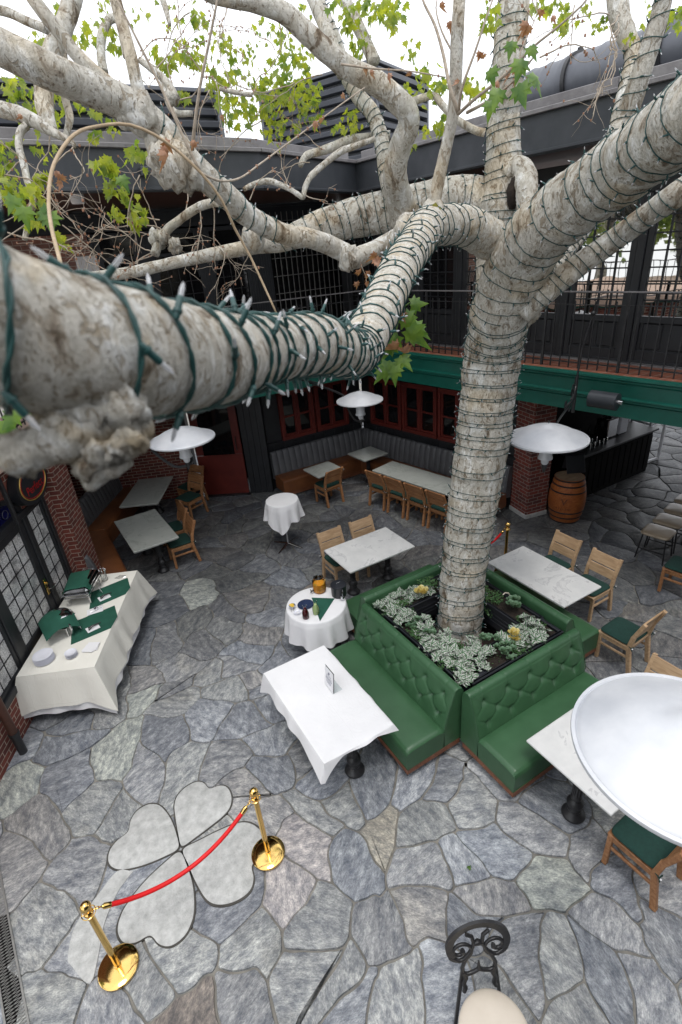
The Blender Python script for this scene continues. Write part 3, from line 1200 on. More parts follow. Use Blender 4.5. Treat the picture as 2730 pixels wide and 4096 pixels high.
LR = (WB - WA).length
window_wall('window_wall', 'black panelled wall with a band of red framed windows behind the long grey bench', WB, WA, rev(u, LR))
window_wall('window_wall', 'black panelled wall with two red framed windows behind the short grey bench', (6.98, 11.2), (4.22, 11.2), [(.42, 1.32, 2), (1.38, 2.28, 2)])

# dark interior walls behind
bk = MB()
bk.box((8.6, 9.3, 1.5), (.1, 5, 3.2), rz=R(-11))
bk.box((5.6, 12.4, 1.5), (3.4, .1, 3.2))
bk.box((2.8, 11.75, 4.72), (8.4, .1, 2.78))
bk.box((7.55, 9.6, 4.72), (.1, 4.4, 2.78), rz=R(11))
bk.box((11.6, 2.75, 1.5), (6.2, .12, 3.2), rz=R(6))  # unseen wall added to keep daylight off the bar
struct(bk.build('interior_and_added_wall', 'dark', smooth=0))

# door bay, angled
DA, DB = Vector((4.22, 11.06)), Vector((2.55, 12.16))
W = WallObj('panelled_wall', 'black beadboard wall with a red half glazed door at the back', 'wall', DA, DB)
L = W.L
mb = MB()
panel_boxes(mb, .56, 2.9, 0, .06, .14)
W.part('beadboard', 'blackpaint', mb)
mb = MB()
mb.box((L / 2, -.12, 2.6), (L, .10, .9))
mb.box((.28, -.12, 1.1), (.56, .10, 2.2))
mb.box((L - .1, -.05, 1.4), (.2, .2, 2.8), .01)
W.part('wall_panel', 'blackpaint', mb)
t = thing('red_door', 'dark red door with a glazed upper half and vertical pull handle', 'door', W.o.matrix_basis @ Vector((.60, 0, 0)), W.o.rotation_euler.z)
mb = MB()
w = 1.12
mb.box((w / 2, -.03, .53), (w, .05, 1.02), .006)
mb.box((.09, -.03, 1.62), (.18, .05, 1.14), .006)
mb.box((w - .09, -.03, 1.62), (.18, .05, 1.14), .006)
mb.box((w / 2, -.03, 2.27), (w, .05, .16), .006)
mb.build('leaf', 'redpaint', t)
MB().box((w / 2, -.035, 1.62), (w - .34, .02, 1.16)).build('pane', 'glassdark', t, smooth=0)
mb = MB()
mb.tube([(.10, .0, 1.15), (.10, .05, 1.18), (.10, .055, 1.3), (.10, .05, 1.45), (.10, .0, 1.48)], .011, 8)
mb.build('handle', 'iron', t)
MB().box((w / 2, .03, .012), (w + .1, .14, .03), .004).build('threshold', 'iron', t)

# brick back wall behind the far left table
W = WallObj('brick_wall', 'shaded red brick wall behind the far left marble table', 'wall', (2.55, 12.2), (-.35, 13.4))
W.part('wall', 'brick', MB().box((W.L / 2, -.1, 1.45), (W.L, .2, 2.9)), 0)
# left brick side wall behind the bench
W = WallObj('brick_wall', 'red brick side wall behind the curved grey and tan bench', 'wall', (-.35, 13.4), (-.30, 9.0))
W.part('wall', 'brick', MB().box((W.L / 2, -.1, 1.45), (W.L, .2, 2.9)), 0)

# brick pillar by the barrel
t = thing('brick_pillar', 'square mixed red brick pillar between the grey bench and the barrel', 'pillar', (8.03, 6.57, 0), R(-11))
MB().box((0, 0, 1.45), (.50, .52, 2.9), .006).build('shaft', 'brickdark', t, smooth=0)
MB().box((0, 0, .05), (.53, .55, .10), .01).build('footing', 'heart', t)

# ------------------------------------------------------------------ left wall with leaded french windows
LA = Vector((-1.57, 6.06))
LD = Vector((.425, .905)).normalized()


def LW(s, y=0.0, z=0.0):
    n = Vector((LD.y, -LD.x))
    p = LA + LD * s + n * y
    return Vector((p.x, p.y, z))


# local x runs from far to near so that local +y faces the courtyard
S1 = 3.62
La, Lb = LA + LD * S1, LA + LD * (-2.2)
W = WallObj('brick_wall', 'red brick wall on the left with an arched opening for leaded glass doors', 'wall', La, Lb)
X = lambda s: S1 - s                # distance along the wall -> local x
s0, s1, s2, s3 = .02, .86, 2.10, 2.78     # left sidelight, door, right sidelight, end
mb = MB()
ztop = 3.1
# brick below the unit, both sides and above with an arched cut
mb.box((X((s0 + s3) / 2), -.12, .27), (s3 - s0, .24, .54))
mb.box((X(s0) + (W.L - X(s0)) / 2, -.12, ztop / 2), (W.L - X(s0), .24, ztop))
mb.box(((X(s3)) / 2, -.12, ztop / 2), (X(s3), .24, ztop))
arc = [(X(s3), 2.34), (X(s2) - .02, 2.34)]
cxa, ra = X((s1 + s2) / 2), (s2 - s1) / 2 + .04
for k in range(15):
    a = PI - PI * k / 14
    arc.append((cxa + ra * math.cos(a), 2.34 + ra * .55 * math.sin(a)))
arc += [(X(s0), 2.34), (X(s0), ztop), (X(s3), ztop)]
vs = [(x, 0, z) for x, z in arc] + [(x, -.24, z) for x, z in arc]
n = len(arc)
uv = None
mb.add(vs, [tuple(range(n)), tuple(range(2 * n - 1, n - 1, -1))] + [((k + 1) % n, k, n + k, n + (k + 1) % n) for k in range(n)])
W.part('wall', 'brick', mb, 0)
mb = MB()          # soldier course of voussoirs over the arch
for k in range(17):
    a = PI * (k + .5) / 17
    r0, r1 = ra + .01, ra + .23
    da = PI / 17 * .43
    q = [(cxa + r * math.cos(t), 2.35 + (r - (ra - ra * .55)) * math.sin(t)) for r, t in ((r0, a - da), (r1, a - da), (r1, a + da), (r0, a + da))]
    mb.add([(x, .012, z) for x, z in q] + [(x, -.02, z) for x, z in q], [(0, 1, 2, 3), (4, 7, 6, 5), (1, 0, 4, 5), (2, 1, 5, 6), (3, 2, 6, 7), (0, 3, 7, 4)])
W.part('arch_bricks', simple('arch_brick', (.13, .04, .03), (.22, .07, .05), 6, .8, 0, .5, 40), mb, 0)
# pilaster at the end
t = thing('brick_pilaster', 'red brick pilaster at the end of the grey bench beside the leaded doors', 'pillar', LW(3.22, 0, 0), W.o.rotation_euler.z)
MB().box((0, .07, 1.5), (.52, .16, 3.0)).build('shaft', 'brick', t, smooth=0)

DW = WallObj('french_doors', 'black arched french doors of leaded glass with lace behind and stained glass fanlight', 'door', La, Lb)
mb = MB()
zb, zt = .56, 2.34
mb.box((X((s0 + s3) / 2), -.05, zb + .05), (s3 - s0, .16, .10), .01)
for s_, w_ in ((s0 + .05, .10), (s1, .11), (s2, .11), (s3 - .05, .10)):
    mb.box((X(s_), -.05, (zb + zt) / 2 + .05), (w_, .12, zt - zb - .1), .01)
mb.box((X((s0 + s3) / 2), -.05, zt - .03), (s3 - s0, .14, .10), .01)
for k in range(14):
    a0, a1 = PI * k / 14, PI * (k + 1) / 14
    p0 = (cxa + (ra - .05) * math.cos(a0), -.05, 2.36 + (ra - .05) * .55 * math.sin(a0))
    p1 = (cxa + (ra - .05) * math.cos(a1), -.05, 2.36 + (ra - .05) * .55 * math.sin(a1))
    mb.bar(p0, p1, .12, .09, up=(0, 1, 0))
DW.part('frame', 'blackpaint', mb)
mb = MB()
fan = [(cxa + (ra - .07) * math.cos(PI * k / 16), -.07, 2.36 + (ra - .07) * .55 * math.sin(PI * k / 16)) for k in range(17)]
mb.add(fan, [tuple(range(17))])
fn = DW.part('stained_glass', 'bluestain', mb, 0)
mb = MB()
for cx_, cz_, rr_ in ((cxa - .1, 2.5, .11), (cxa + .18, 2.47, .09), (cxa - .34, 2.44, .07), (cxa + .02, 2.42, .045)):
    mb.tube([(cx_ + rr_ * math.cos(2 * PI * k / 20), -.062, cz_ + rr_ * .8 * math.sin(2 * PI * k / 20)) for k in range(20)], .005, 5, closed=True)
mb.build('leading', 'louver', DW.o).parent = fn


def leaded(name, sa, sb, z0, z1, nx, nz, fw, y=-.04, tilt=True):
    """a leaf: frame, lace glass, lead came"""
    f = MB()
    xa, xb = X(sb), X(sa)
    f.box((xa + fw / 2, y, (z0 + z1) / 2), (fw, .06, z1 - z0), .008)
    f.box((xb - fw / 2, y, (z0 + z1) / 2), (fw, .06, z1 - z0), .008)
    f.box(((xa + xb) / 2, y, z0 + fw * .6), (xb - xa - 2 * fw, .06, fw * 1.2), .008)
    f.box(((xa + xb) / 2, y, z1 - fw / 2), (xb - xa - 2 * fw, .06, fw), .008)
    fr = DW.part(name, 'blackpaint', f)
    gx0, gx1, gz0, gz1 = xa + fw, xb - fw, z0 + fw * 1.2, z1 - fw
    g = MB().add([(gx0, y, gz0), (gx1, y, gz0), (gx1, y, gz1), (gx0, y, gz1)], [(0, 1, 2, 3)])
    g.build('pane', 'lace', DW.o, smooth=0).parent = fr
    c = MB()
    for k in range(1, nx):
        x_ = gx0 + (gx1 - gx0) * k / nx
        c.bar((x_, y + .006, gz0), (x_, y + .006, gz1), .010, .010)
    for k in range(1, nz):
        z_ = gz0 + (gz1 - gz0) * k / nz
        c.bar((gx0, y + .006, z_), (gx1, y + .006, z_), .010, .011)
    c.build('lead_came', 'iron', DW.o).parent = fr
    return fr


leaded('sidelight', s2 + .055, s3 - .10, zb + .10, zt - .08, 2, 6, .05)
door = leaded('door_leaf', s1 + .06, s2 - .06, zb + .10, zt - .08, 4, 6, .13)
leaded('sidelight', s0 + .10, s1 - .055, zb + .10, zt - .08, 3, 6, .05)
h = MB()
hx = X(1.99)
h.box((hx + .02, .0, 1.16), (.06, .012, .26), .004)
h.lathe([(.028, 0), (.028, .01), (.016, .016), (.016, .03)], 14, T=Matrix.Translation((hx + .02, .006, 1.22)) @ Matrix.Rotation(-PI / 2, 4, 'X'))
hh = h.build('lock_plate', 'brass', DW.o)
hh.parent = door
h = MB()
h.tube([(hx + .02, .01, 1.12), (hx + .02, .06, 1.12), (hx + .0, .065, 1.12), (hx - .11, .06, 1.12)], [.009, .01, .012, .009], 8)
h.build('handle', 'steel', DW.o).parent = door
MB().box((X(1.30), -.005, .675), (.22, .02, .06), .003).build('kick_plate', 'brass', DW.o).parent = door

# oval pub sign over the doors
t = thing('oval_sign', 'oval black wall sign with red lettering and gold rim above the leaded doors', 'sign', LW(2.38, .14, 2.66), W.o.rotation_euler.z)


def ellipse_prism(mb, rx, rz_, y0, y1, n=48):
    o_ = [(rx * math.cos(2 * PI * k / n), rz_ * math.sin(2 * PI * k / n)) for k in range(n)]
    vs = [(x, y0, z) for x, z in o_] + [(x, y1, z) for x, z in o_]
    mb.add(vs, [tuple(range(n - 1, -1, -1)), tuple(range(n, 2 * n))][::-1] + [(k, (k + 1) % n, n + (k + 1) % n, n + k) for k in range(n)])


mb = MB(); ellipse_prism(mb, .46, .30, -.12, 0.0); mb.build('board', 'blackpaint', t)
mb = MB(); mb.tube([(.385 * math.cos(2 * PI * k / 48), .004, .235 * math.sin(2 * PI * k / 48)) for k in range(48)], .008, 6, closed=True); mb.build('rim', 'gold', t)
mb = MB(); mb.tube([(.36 * math.cos(2 * PI * k / 48), .004, .212 * math.sin(2 * PI * k / 48)) for k in range(48)], .006, 6, closed=True); mb.build('inner_rim', 'red', t)
Mx = Matrix(((-1, 0, 0, 0), (0, 0, 1, .004), (0, 1, 0, -.08), (0, 0, 0, 1)))
text_obj('lettering', 'Perfect', .17, 'red', t, Mx)
# wall lantern arm
t = thing('wall_bracket', 'black iron bar leaning down the wall above the stained glass', 'bracket', LW(1.7, .12, 2.35), W.o.rotation_euler.z)
MB().bar((0, 0, 0), (.12, .05, .95), .05, .05, .006).build('bar', 'iron', t)

# gutter, balcony rail of the left terrace
gu = thing('gutter', 'pale metal gutter edge over a green fascia on the left terrace', 'gutter', LW(3.62, .06, 3.20), W.o.rotation_euler.z)
mb = MB()
mb.box((2.9, .02, .05), (5.8, .05, .10), .006)
mb.box((2.9, -.05, .015), (5.8, .10, .02))
mb.build('gutter', 'flash', gu)
mb = MB()
mb.box((2.9, -.06, -.10), (5.8, .08, .20), .004)
mb.build('fascia', 'greenpaint', gu)
n_ = Vector((LD.y, -LD.x))
pts = [LW(3.9, .2), LW(-2.6, .2), LW(-2.6, -6), LW(3.9, -6)]
slab('left_terrace', [(p.x, p.y) for p in pts][::-1], 3.08, 3.24, 'terrpink')
rt = thing('terrace_railing', 'black iron railing along the left terrace seen past the near branch', 'railing', LW(3.9, -.1, 3.24), W.o.rotation_euler.z)
mb = MB(); mb.bar((0, 0, .95), (6.4, 0, .95), .05, .03, .006); mb.bar((0, 0, .08), (6.4, 0, .08), .03, .02); mb.build('rail', 'iron', rt)
mb = MB()
for k in range(50):
    mb.bar((.06 + k * .128, 0, .02), (.06 + k * .128, 0, .95), .016, .016)
mb.build('balusters', 'iron', rt, smooth=0)

# downpipe
dp = thing('downpipe', 'rusty brown downpipe on the left brick wall ending in a black boot', 'pipe', LW(.02, .10, 0))
MB().tube([(0, 0, .34), (0, 0, 3.0)], .052, 16).build('pipe', 'rust', dp)
mb = MB(); mb.tube([(0, 0, .0), (0, 0, .34)], .05, 16); mb.tube([(0, 0, .31), (0, 0, .36)], .062, 16)
mb.build('boot', 'iron', dp)

# ------------------------------------------------------------------ upper right facade: black french doors with reflecting glass
UA, UB = Vector((7.16, 7.75)), Vector((8.28, 1.75))
UL = (UB - UA)
Ud = UL.normalized()
Un = UL.length
# extend to the corner
U0 = UA - Ud * 3.3
FW = WallObj('upper_facade', 'black upper wall of glazed french doors behind the right balcony', 'wall', UB, U0, ZD)
FL = FW.L
ZT = 6.05 - ZD
mb = MB()
mb.box((FL / 2, -.2, 2.45), (FL, .25, .5), .01)
mb.box((FL / 2, -.05, .03), (FL, .12, .06), .006)
FW.part('header', 'blackpaint', mb)
FW.part('sill', 'flash', MB().box((FL / 2, .03, .012), (FL, .16, .022), .003))


def fdoor(x0, x1, nx, rows, mirror, label, group=None, zt=2.2, bot=.62):
    t = thing('french_door', label, 'door', FW.o.matrix_basis @ Vector((x0, 0, .06)), FW.o.rotation_euler.z, group)
    w = x1 - x0
    mb = MB()
    st = .085
    mb.box((st / 2, -.03, zt / 2), (st, .07, zt), .006)
    mb.box((w - st / 2, -.03, zt / 2), (st, .07, zt), .006)
    mb.box((w / 2, -.03, zt - .05), (w - 2 * st, .07, .10), .006)
    mb.box((w / 2, -.03, .07), (w - 2 * st, .07, .14), .006)
    mb.box((w / 2, -.03, bot - .05), (w - 2 * st, .07, .09), .006)
    mb.box((w / 2, -.045, bot / 2), (w - 2 * st, .03, bot - .1))
    nf = 2 if w > .7 else 1
    pw = (w - 2 * st) / nf
    for k in range(nf):
        cx_ = st + pw * (k + .5)
        mb.box((cx_, -.028, (bot + .02) / 2 + .02), (pw - .09, .03, bot - .26), .014)
    mb.build('frame', 'blackpaint', t)
    gl = MB().box((w / 2, -.035, (bot + zt - .1) / 2), (w - 2 * st, .008, zt - .1 - bot))
    g = gl.build('pane', mirror, t, smooth=0)
    mu = MB()
    gw, gh = w - 2 * st, zt - .1 - bot
    for k in range(1, nx):
        mu.box((st + gw * k / nx, -.022, bot + gh / 2), (.018, .035, gh), .003)
    for k in range(1, rows):
        mu.box((w / 2, -.024, bot + gh * k / rows), (gw, .03, .018), .003)
    mu.build('muntin', 'blackpaint', t)
    return t


posts = MB()
# along local x measured from near (UB) to far; door widths about 0.95
x = .0
k = 0
names = ['nearest of the reflecting glazed doors, at the right edge', 'second reflecting glazed door from the right edge', 'glazed door reflecting the bright garden, right of the forked branch', 'glazed door reflecting sky behind the tree fork', 'glazed door behind the rear stem of the tree', 'narrow glazed door left of the trunk reflecting brickwork', 'dark glazed door near the balcony corner', 'darkest glazed door, hidden in the balcony corner', 'far corner door', 'last corner door']
while x + .98 < FL - .05 and k < 10:
    posts.box((x + .06, -.03, 1.1), (.12, .12, 2.26), .01)
    mir = 'mirror' if k < 6 else 'glassdark'
    fdoor(x + .12, x + 1.02, 4, 7, mir, 'black ' + names[k])
    x += 1.02
    k += 1
posts.box((x + .06, -.03, 1.1), (.12, .12, 2.26), .01)
if FL - x > .2: posts.box(((x + .12 + FL) / 2, -.05, 1.1), (FL - x - .12, .1, 2.26))
FW.part('post', 'blackpaint', posts)

# ------------------------------------------------------------------ upper left facade
FW = WallObj('upper_facade', 'charcoal upper wall with arched doors behind the far left branches', 'wall', (6.6, 11.1), (-1.2, 11.1), ZD)
FL = FW.L
XX = lambda xw: 6.6 - xw
mb = MB()
mb.box((FL / 2, -.12, 2.58), (FL, .20, .28), .01)
mb.box((FL / 2, .02, 2.72), (FL, .06, .05), .006)
for xa, xb in ((3.52, 3.62), (4.5, 4.95), (2.35, 2.5), (1.52, 1.60)):
    mb.box((XX((xa + xb) / 2), -.06, 1.22), (xb - xa, .12, 2.44), .008)
FW.part('wall_panel', 'greywood', mb)
mb = MB()
panel_boxes(mb, .55, 2.44, .01, .06, .055)
for i_ in range(len(mb.v)): mb.v[i_] = (mb.v[i_][0] + XX(4.95), mb.v[i_][1], mb.v[i_][2])
FW.part('beadboard', 'greywood', mb)
FW.part('brick_infill', 'brickup', MB().box((XX(.2), -.06, 1.22), (2.64, .12, 2.44)), 0)


def adoor(xa, xb, label, arch=True):
    t = thing('arched_door', label, 'door', FW.o.matrix_basis @ Vector((XX(xb), 0, .02)), FW.o.rotation_euler.z)
    w = xb - xa
    mb = MB()
    mb.box((.05, -.03, 1.2), (.10, .06, 2.4), .006)
    mb.box((w - .05, -.03, 1.2), (.10, .06, 2.4), .006)
    mb.box((w / 2, -.03, 2.36), (w - .2, .06, .08), .006)
    mb.box((w / 2, -.03, 1.98), (w - .2, .05, .06), .006)
    mb.box((w / 2, -.03, .4), (w - .2, .05, .8), .006)
    if arch:
        for k in range(10):
            a0, a1 = PI * k / 10, PI * (k + 1) / 10
            rr = (w - .2) / 2
            mb.bar((w / 2 + rr * math.cos(a0), -.028, 1.55 + .38 * math.sin(a0)), (w / 2 + rr * math.cos(a1), -.028, 1.55 + .38 * math.sin(a1)), .05, .05, up=(0, 1, 0))
    mb.build('frame', 'greywood', t)
    MB().box((w / 2, -.045, 1.5), (w - .18, .008, 1.66)).build('pane', 'glassdark', t, smooth=0)
    mu = MB()
    for k in range(1, 4):
        mu.box((.1 + (w - .2) * k / 4, -.036, 1.38), (.016, .02, 1.16), .003)
    for k in range(1, 5):
        mu.box((w / 2, -.036, .8 + 1.16 * k / 5), (w - .2, .018, .016), .003)
    mu.build('muntin', 'iron', t)
    return t


adoor(1.60, 2.35, 'grey door with a transom light beside the pale brick, under the branches')
adoor(2.50, 3.52, 'wide grey arched door behind the twisted dead twigs', True)
adoor(3.62, 4.50, 'grey glazed door left of the beadboard panel on the upper floor')
# security grille
t = thing('window_grille', 'large dark window behind a square steel grid at the back of the upper balcony', 'window', FW.o.matrix_basis @ Vector((XX(6.7), .0, .3)), FW.o.rotation_euler.z)
MB().box((.86, -.2, 1.1), (1.74, .02, 2.3)).build('pane', 'glassdark', t, smooth=0)
mb = MB()
for k in range(14):
    mb.bar((.04 + k * .125, .02, 0), (.04 + k * .125, .02, 2.3), .014, .014)
for k in range(7):
    mb.bar((0, .026, .1 + k * .34), (1.74, .026, .1 + k * .34), .012, .012)
mb.build('grid', 'grate', t, smooth=0)
t = thing('notice_board', 'small white notice on the pale upper brick wall', 'notice', FW.o.matrix_basis @ Vector((XX(1.42), .012, 1.72)), FW.o.rotation_euler.z)
MB().box((0, 0, .12), (.36, .02, .5), .003).build('card', 'paper', t)
MB().box((0, .004, -.16), (.36, .018, .1), .003).build('footer', 'redpaint' if False else 'louver', t)
text_obj('writing', 'View', .09, 'paper', t, Matrix(((-1, 0, 0, 0), (0, 0, 1, .016), (0, 1, 0, -.15), (0, 0, 0, 1))))

# ------------------------------------------------------------------ balcony railings
def railing(name, label, a, b, z, hgt=1.07, posts=True):
    M, L = wall_frame(a, b, z)
    t = thing(name, label, 'railing', M.translation, M.to_euler().z)
    mb = MB()
    mb.bar((0, 0, hgt), (L, 0, hgt), .022, .022, .004)
    mb.build('top_rail', 'flash', t)
    mb = MB()
    mb.bar((0, 0, hgt - .17), (L, 0, hgt - .17), .012, .012)
    mb.bar((0, 0, .09), (L, 0, .09), .03, .014)
    mb.build('rail', 'iron', t)
    mb = MB()
    n = int(L / .145)
    for k in range(n):
        mb.bar((.05 + k * L / n, 0, .01), (.05 + k * L / n, 0, hgt - .12 if k % 8 else hgt - .005), .016 if k % 8 else .035, .016 if k % 8 else .035)
    mb.build('balusters', 'iron', t, smooth=0)
    return t


p1 = BC + nR * .16 + dr_ * .0
p2 = BE + nR * .16
railing('balcony_railing', 'black iron balustrade with a slim pale top rail along the right balcony', p2, p1, ZD)
railing('balcony_railing', 'black iron balustrade of the far left balcony behind the big near branch', p1, (-.2, 10.7), ZD)

# ------------------------------------------------------------------ roof edge
def roof_edge(name, label, pts, h=.44):
    t = thing(name, label, 'roof edge', (pts[0][0], pts[0][1], pts[0][2]))
    mb, mf = MB(), MB()
    for (a, b) in zip(pts[:-1], pts[1:]):
        a, b = V3(a), V3(b)
        d = (b - a).normalized()
        n = Vector((-d.y, d.x, 0)).normalized()     # away from the courtyard side handled by order
        mb.add([a, b, b + V3((0, 0, h)), a + V3((0, 0, h)), a + n * .12, b + n * .12, b + n * .12 + V3((0, 0, h)), a + n * .12 + V3((0, 0, h))],
               [(0, 1, 2, 3), (5, 4, 7, 6), (3, 2, 6, 7), (1, 0, 4, 5), (0, 3, 7, 4), (2, 1, 5, 6)])
        mb.bar(a - n * .012 + V3((0, 0, .03)), b - n * .012 + V3((0, 0, .03)), .03, .035, .004)
        mf.bar(a + n * .0 + V3((0, 0, h + .02)), b + n * .0 + V3((0, 0, h + .02)), .12, .05, .006)
        mf.bar(a + n * .16 + V3((0, 0, h + .10)), b + n * .16 + V3((0, 0, h + .10)), .05, .16, .006)
    mb.build('fascia', 'roofmetal', t, rel='world', smooth=25)
    mf.build('flashing', 'flash', t, rel='world', smooth=25)
    return t


roof_edge('roof_fascia', 'dark metal roof fascia stepping in from the left and rising to the upper right',
          [(-3.5, 6.85, 6.05), (3.57, 7.95, 6.05), (5.82, 9.02, 6.04), (6.39, 5.97, 6.11), (6.62, 4.8, 6.125), (7.25, 1.55, 6.14), (7.8, -1.3, 6.14)][::1])
sf = MB()
sf.prism([(-3.5, 6.9), (3.57, 8.0), (5.86, 9.05), (6.45, 5.9), (6.68, 4.8), (7.3, 1.5), (7.85, -1.3), (14, -1.3), (14, 15), (-3.5, 15)][::1], 6.13, 6.40)
struct(sf.build('roof_soffit', 'soffit', smooth=0))
cap_ = MB().prism([(-3.5, 7.0), (3.5, 8.1), (5.9, 9.15), (6.5, 5.9), (7.35, 1.5), (7.95, -1.3), (14, -1.3), (14, 15), (-3.5, 15)], 6.42, 6.52)
struct(cap_.build('flat_roof', 'roofmetal', smooth=0))


SCR = None


def screen(name, label, a, b, z0, z1, nslat):
    M, L = wall_frame(a, b, z0)
    t = thing(name, label, 'screen', M.translation, M.to_euler().z)
    h = z1 - z0
    mb = MB()
    s_ = h / nslat
    for k in range(nslat):
        z = s_ * k
        prof = [(-.02, .10 * s_), (.07, .18 * s_), (.09, .60 * s_), (.0, .84 * s_), (-.03, .84 * s_), (-.03, .10 * s_)]
        vs = [(x, y, z + zz) for x in (0, L) for y, zz in prof]
        n = len(prof)
        mb.add(vs, [(k2, (k2 + 1) % n, n + (k2 + 1) % n, n + k2)[::-1] for k2 in range(n)] + [tuple(range(n)), tuple(range(2 * n - 1, n - 1, -1))])
    mb.build('slats', 'louver', t, smooth=20)
    mb = MB()
    mb.box((L + .02, 0, h / 2), (.07, .14, h + .02), .006)
    mb.box((-.02, 0, h / 2), (.07, .14, h + .02), .006)
    mb.box((L / 2, 0, h + .02), (L, .14, .05), .006)
    mb.build('frame', 'louver', t)
    MB().box((L / 2, -.09, h / 2), (L, .06, h)).build('backing', 'roofmetal', t)
    return t


screen('plant_screen', 'dark ribbed metal screen on the roof at the upper left', (3.56, 9.3), (-3.5, 9.3), 6.52, 7.42, 6)
screen('plant_screen', 'ribbed metal face of the rooftop plant enclosure turned to the left', (6.83, 9.86), (5.76, 12.33), 6.5, 8.1, 10)
screen('plant_screen', 'ribbed metal face of the rooftop plant enclosure turned to the right', (8.74, 10.75), (6.85, 9.84), 6.5, 8.1, 10)

# large round duct on the roof
t = thing('roof_duct', 'fat round metal ventilation duct running along the right roof', 'duct', (7.9, 6.5, 7.1))
d0, d1 = at(2085, 400, 9.0), at(2900, 135, 6.6)
ax_ = (d1 - d0).normalized()
Ld = (d1 - d0).length
mb = MB()
prof_p, prof_r = [], []
nseg = 60
for k in range(nseg + 1):
    prof_p.append(d0 + ax_ * (Ld * k / nseg))
    prof_r.append(.345 + (.016 if k % 6 == 0 else 0))
mb.tube(prof_p, prof_r, 36)
mb.build('duct', 'louver', t, rel='world', smooth=60)
for q in (.34, .8):
    mb = MB()
    c_ = d0 + ax_ * (Ld * q)
    mb.tube([c_ - ax_ * .03, c_ + ax_ * .03], .385, 36)
    mb.bar(c_ + V3((0, 0, -.8)) - CR * .0, c_ + V3((0, 0, .42)), .07, .05, .004)
    mb.bar(c_ + V3((0, 0, .40)), c_ + V3((.3, .1, .30)), .05, .05, .004)
    mb.build('strap', 'iron', t, rel='world', smooth=40)

# security camera and soffit light on the left fascia
t = thing('security_camera', 'small grey security camera on the left roof fascia', 'camera', tuple(Vector((1.9, 7.62, 6.25))))
mb = MB(); mb.box((0, 0, 0), (.12, .08, .10), .01); mb.tube([(0, -.03, 0), (0, -.14, -.03)], .035, 12); mb.build('body', 'roofmetal', t)
t = thing('soffit_light', 'white cylinder spotlight under the left roof edge', 'light fitting', (1.15, 8.3, 6.02))
mb = MB(); mb.lathe([(.075, -.02), (.085, .0), (.085, .12)], 20); mb.build('can', 'paper', t)

# the building the photograph was taken from, unseen wall behind the viewpoint, added to block low sky light
mb = MB()
mb.box((3.0, -2.2, 3.2), (13.0, .3, 6.4))
struct(mb.build('building_behind', 'blackpaint', smooth=0))

# ================================================================== TREE
TREE = thing('sycamore_tree', 'large pale barked sycamore growing out of the planter, limbs wrapped in green light strings', 'tree', (4.02, 4.2, 0))


class Limb:
    """a limb along a spline of (Vector, radius); knows its own bark surface so cords can lie on it"""

    def __init__(s, pts, step=.035, lump=.05, seed=0, freq=5.0, fine=.0):
        s.p, s.r = spline(pts, step)
        s.lump, s.seed, s.freq, s.fine = lump, seed, freq, fine
        m = len(s.p)
        s.t = [((s.p[min(i + 1, m - 1)] - s.p[max(i - 1, 0)]).normalized()) for i in range(m)]
        n = s.t[0].orthogonal().normalized()
        s.n = []
        s.len = [0.0]
        for i in range(m):
            n = (n - s.t[i] * n.dot(s.t[i])).normalized()
            s.n.append(n)
            if i: s.len.append(s.len[-1] + (s.p[i] - s.p[i - 1]).length)

    def at(s, i, a, off=0.0):
        """i may be fractional index"""
        k = min(int(i), len(s.p) - 2)
        f = i - k
        p = s.p[k].lerp(s.p[k + 1], f)
        r = s.r[k] * (1 - f) + s.r[k + 1] * f
        n = s.n[k].lerp(s.n[k + 1], f).normalized()
        t = s.t[k]
        b = t.cross(n)
        d = n * math.cos(a) + b * math.sin(a)
        q = p + d * r
        v = q * s.freq + Vector((s.seed * 7.1, s.seed * 3.3, 0))
        w = noise.noise(v) * s.lump + noise.noise(q * (s.freq * 3.1)) * s.lump * .4
        if s.fine: w += noise.noise(q * s.freq * 9) * s.fine
        return p + d * (r * (1 + w) + off), d, t

    def mesh(s, mb, n=16, cap=True):
        vs, fs = [], []
        m = len(s.p)
        for i in range(m):
            for k in range(n):
                vs.append(s.at(min(i, m - 1.0001), 2 * PI * k / n)[0])
        for i in range(m - 1):
            for k in range(n):
                fs.append((i * n + k, i * n + (k + 1) % n, (i + 1) * n + (k + 1) % n, (i + 1) * n + k))
        if cap:
            fs.append(tuple(range(n - 1, -1, -1)))
            fs.append(tuple((m - 1) * n + k for k in range(n)))
        mb.add(vs, fs)

    def idx(s, L):
        lo = 0
        for i in range(len(s.len) - 1):
            if s.len[i + 1] >= L:
                return i + (L - s.len[i]) / max(1e-6, s.len[i + 1] - s.len[i])
        return len(s.len) - 1.001


def LP(*a):
    """limb points from (px, py, depth, diameter in photo pixels)"""
    return [(at(x, y, d), w * d / FPX / 2) for x, y, d, w in a]


limbs = {}
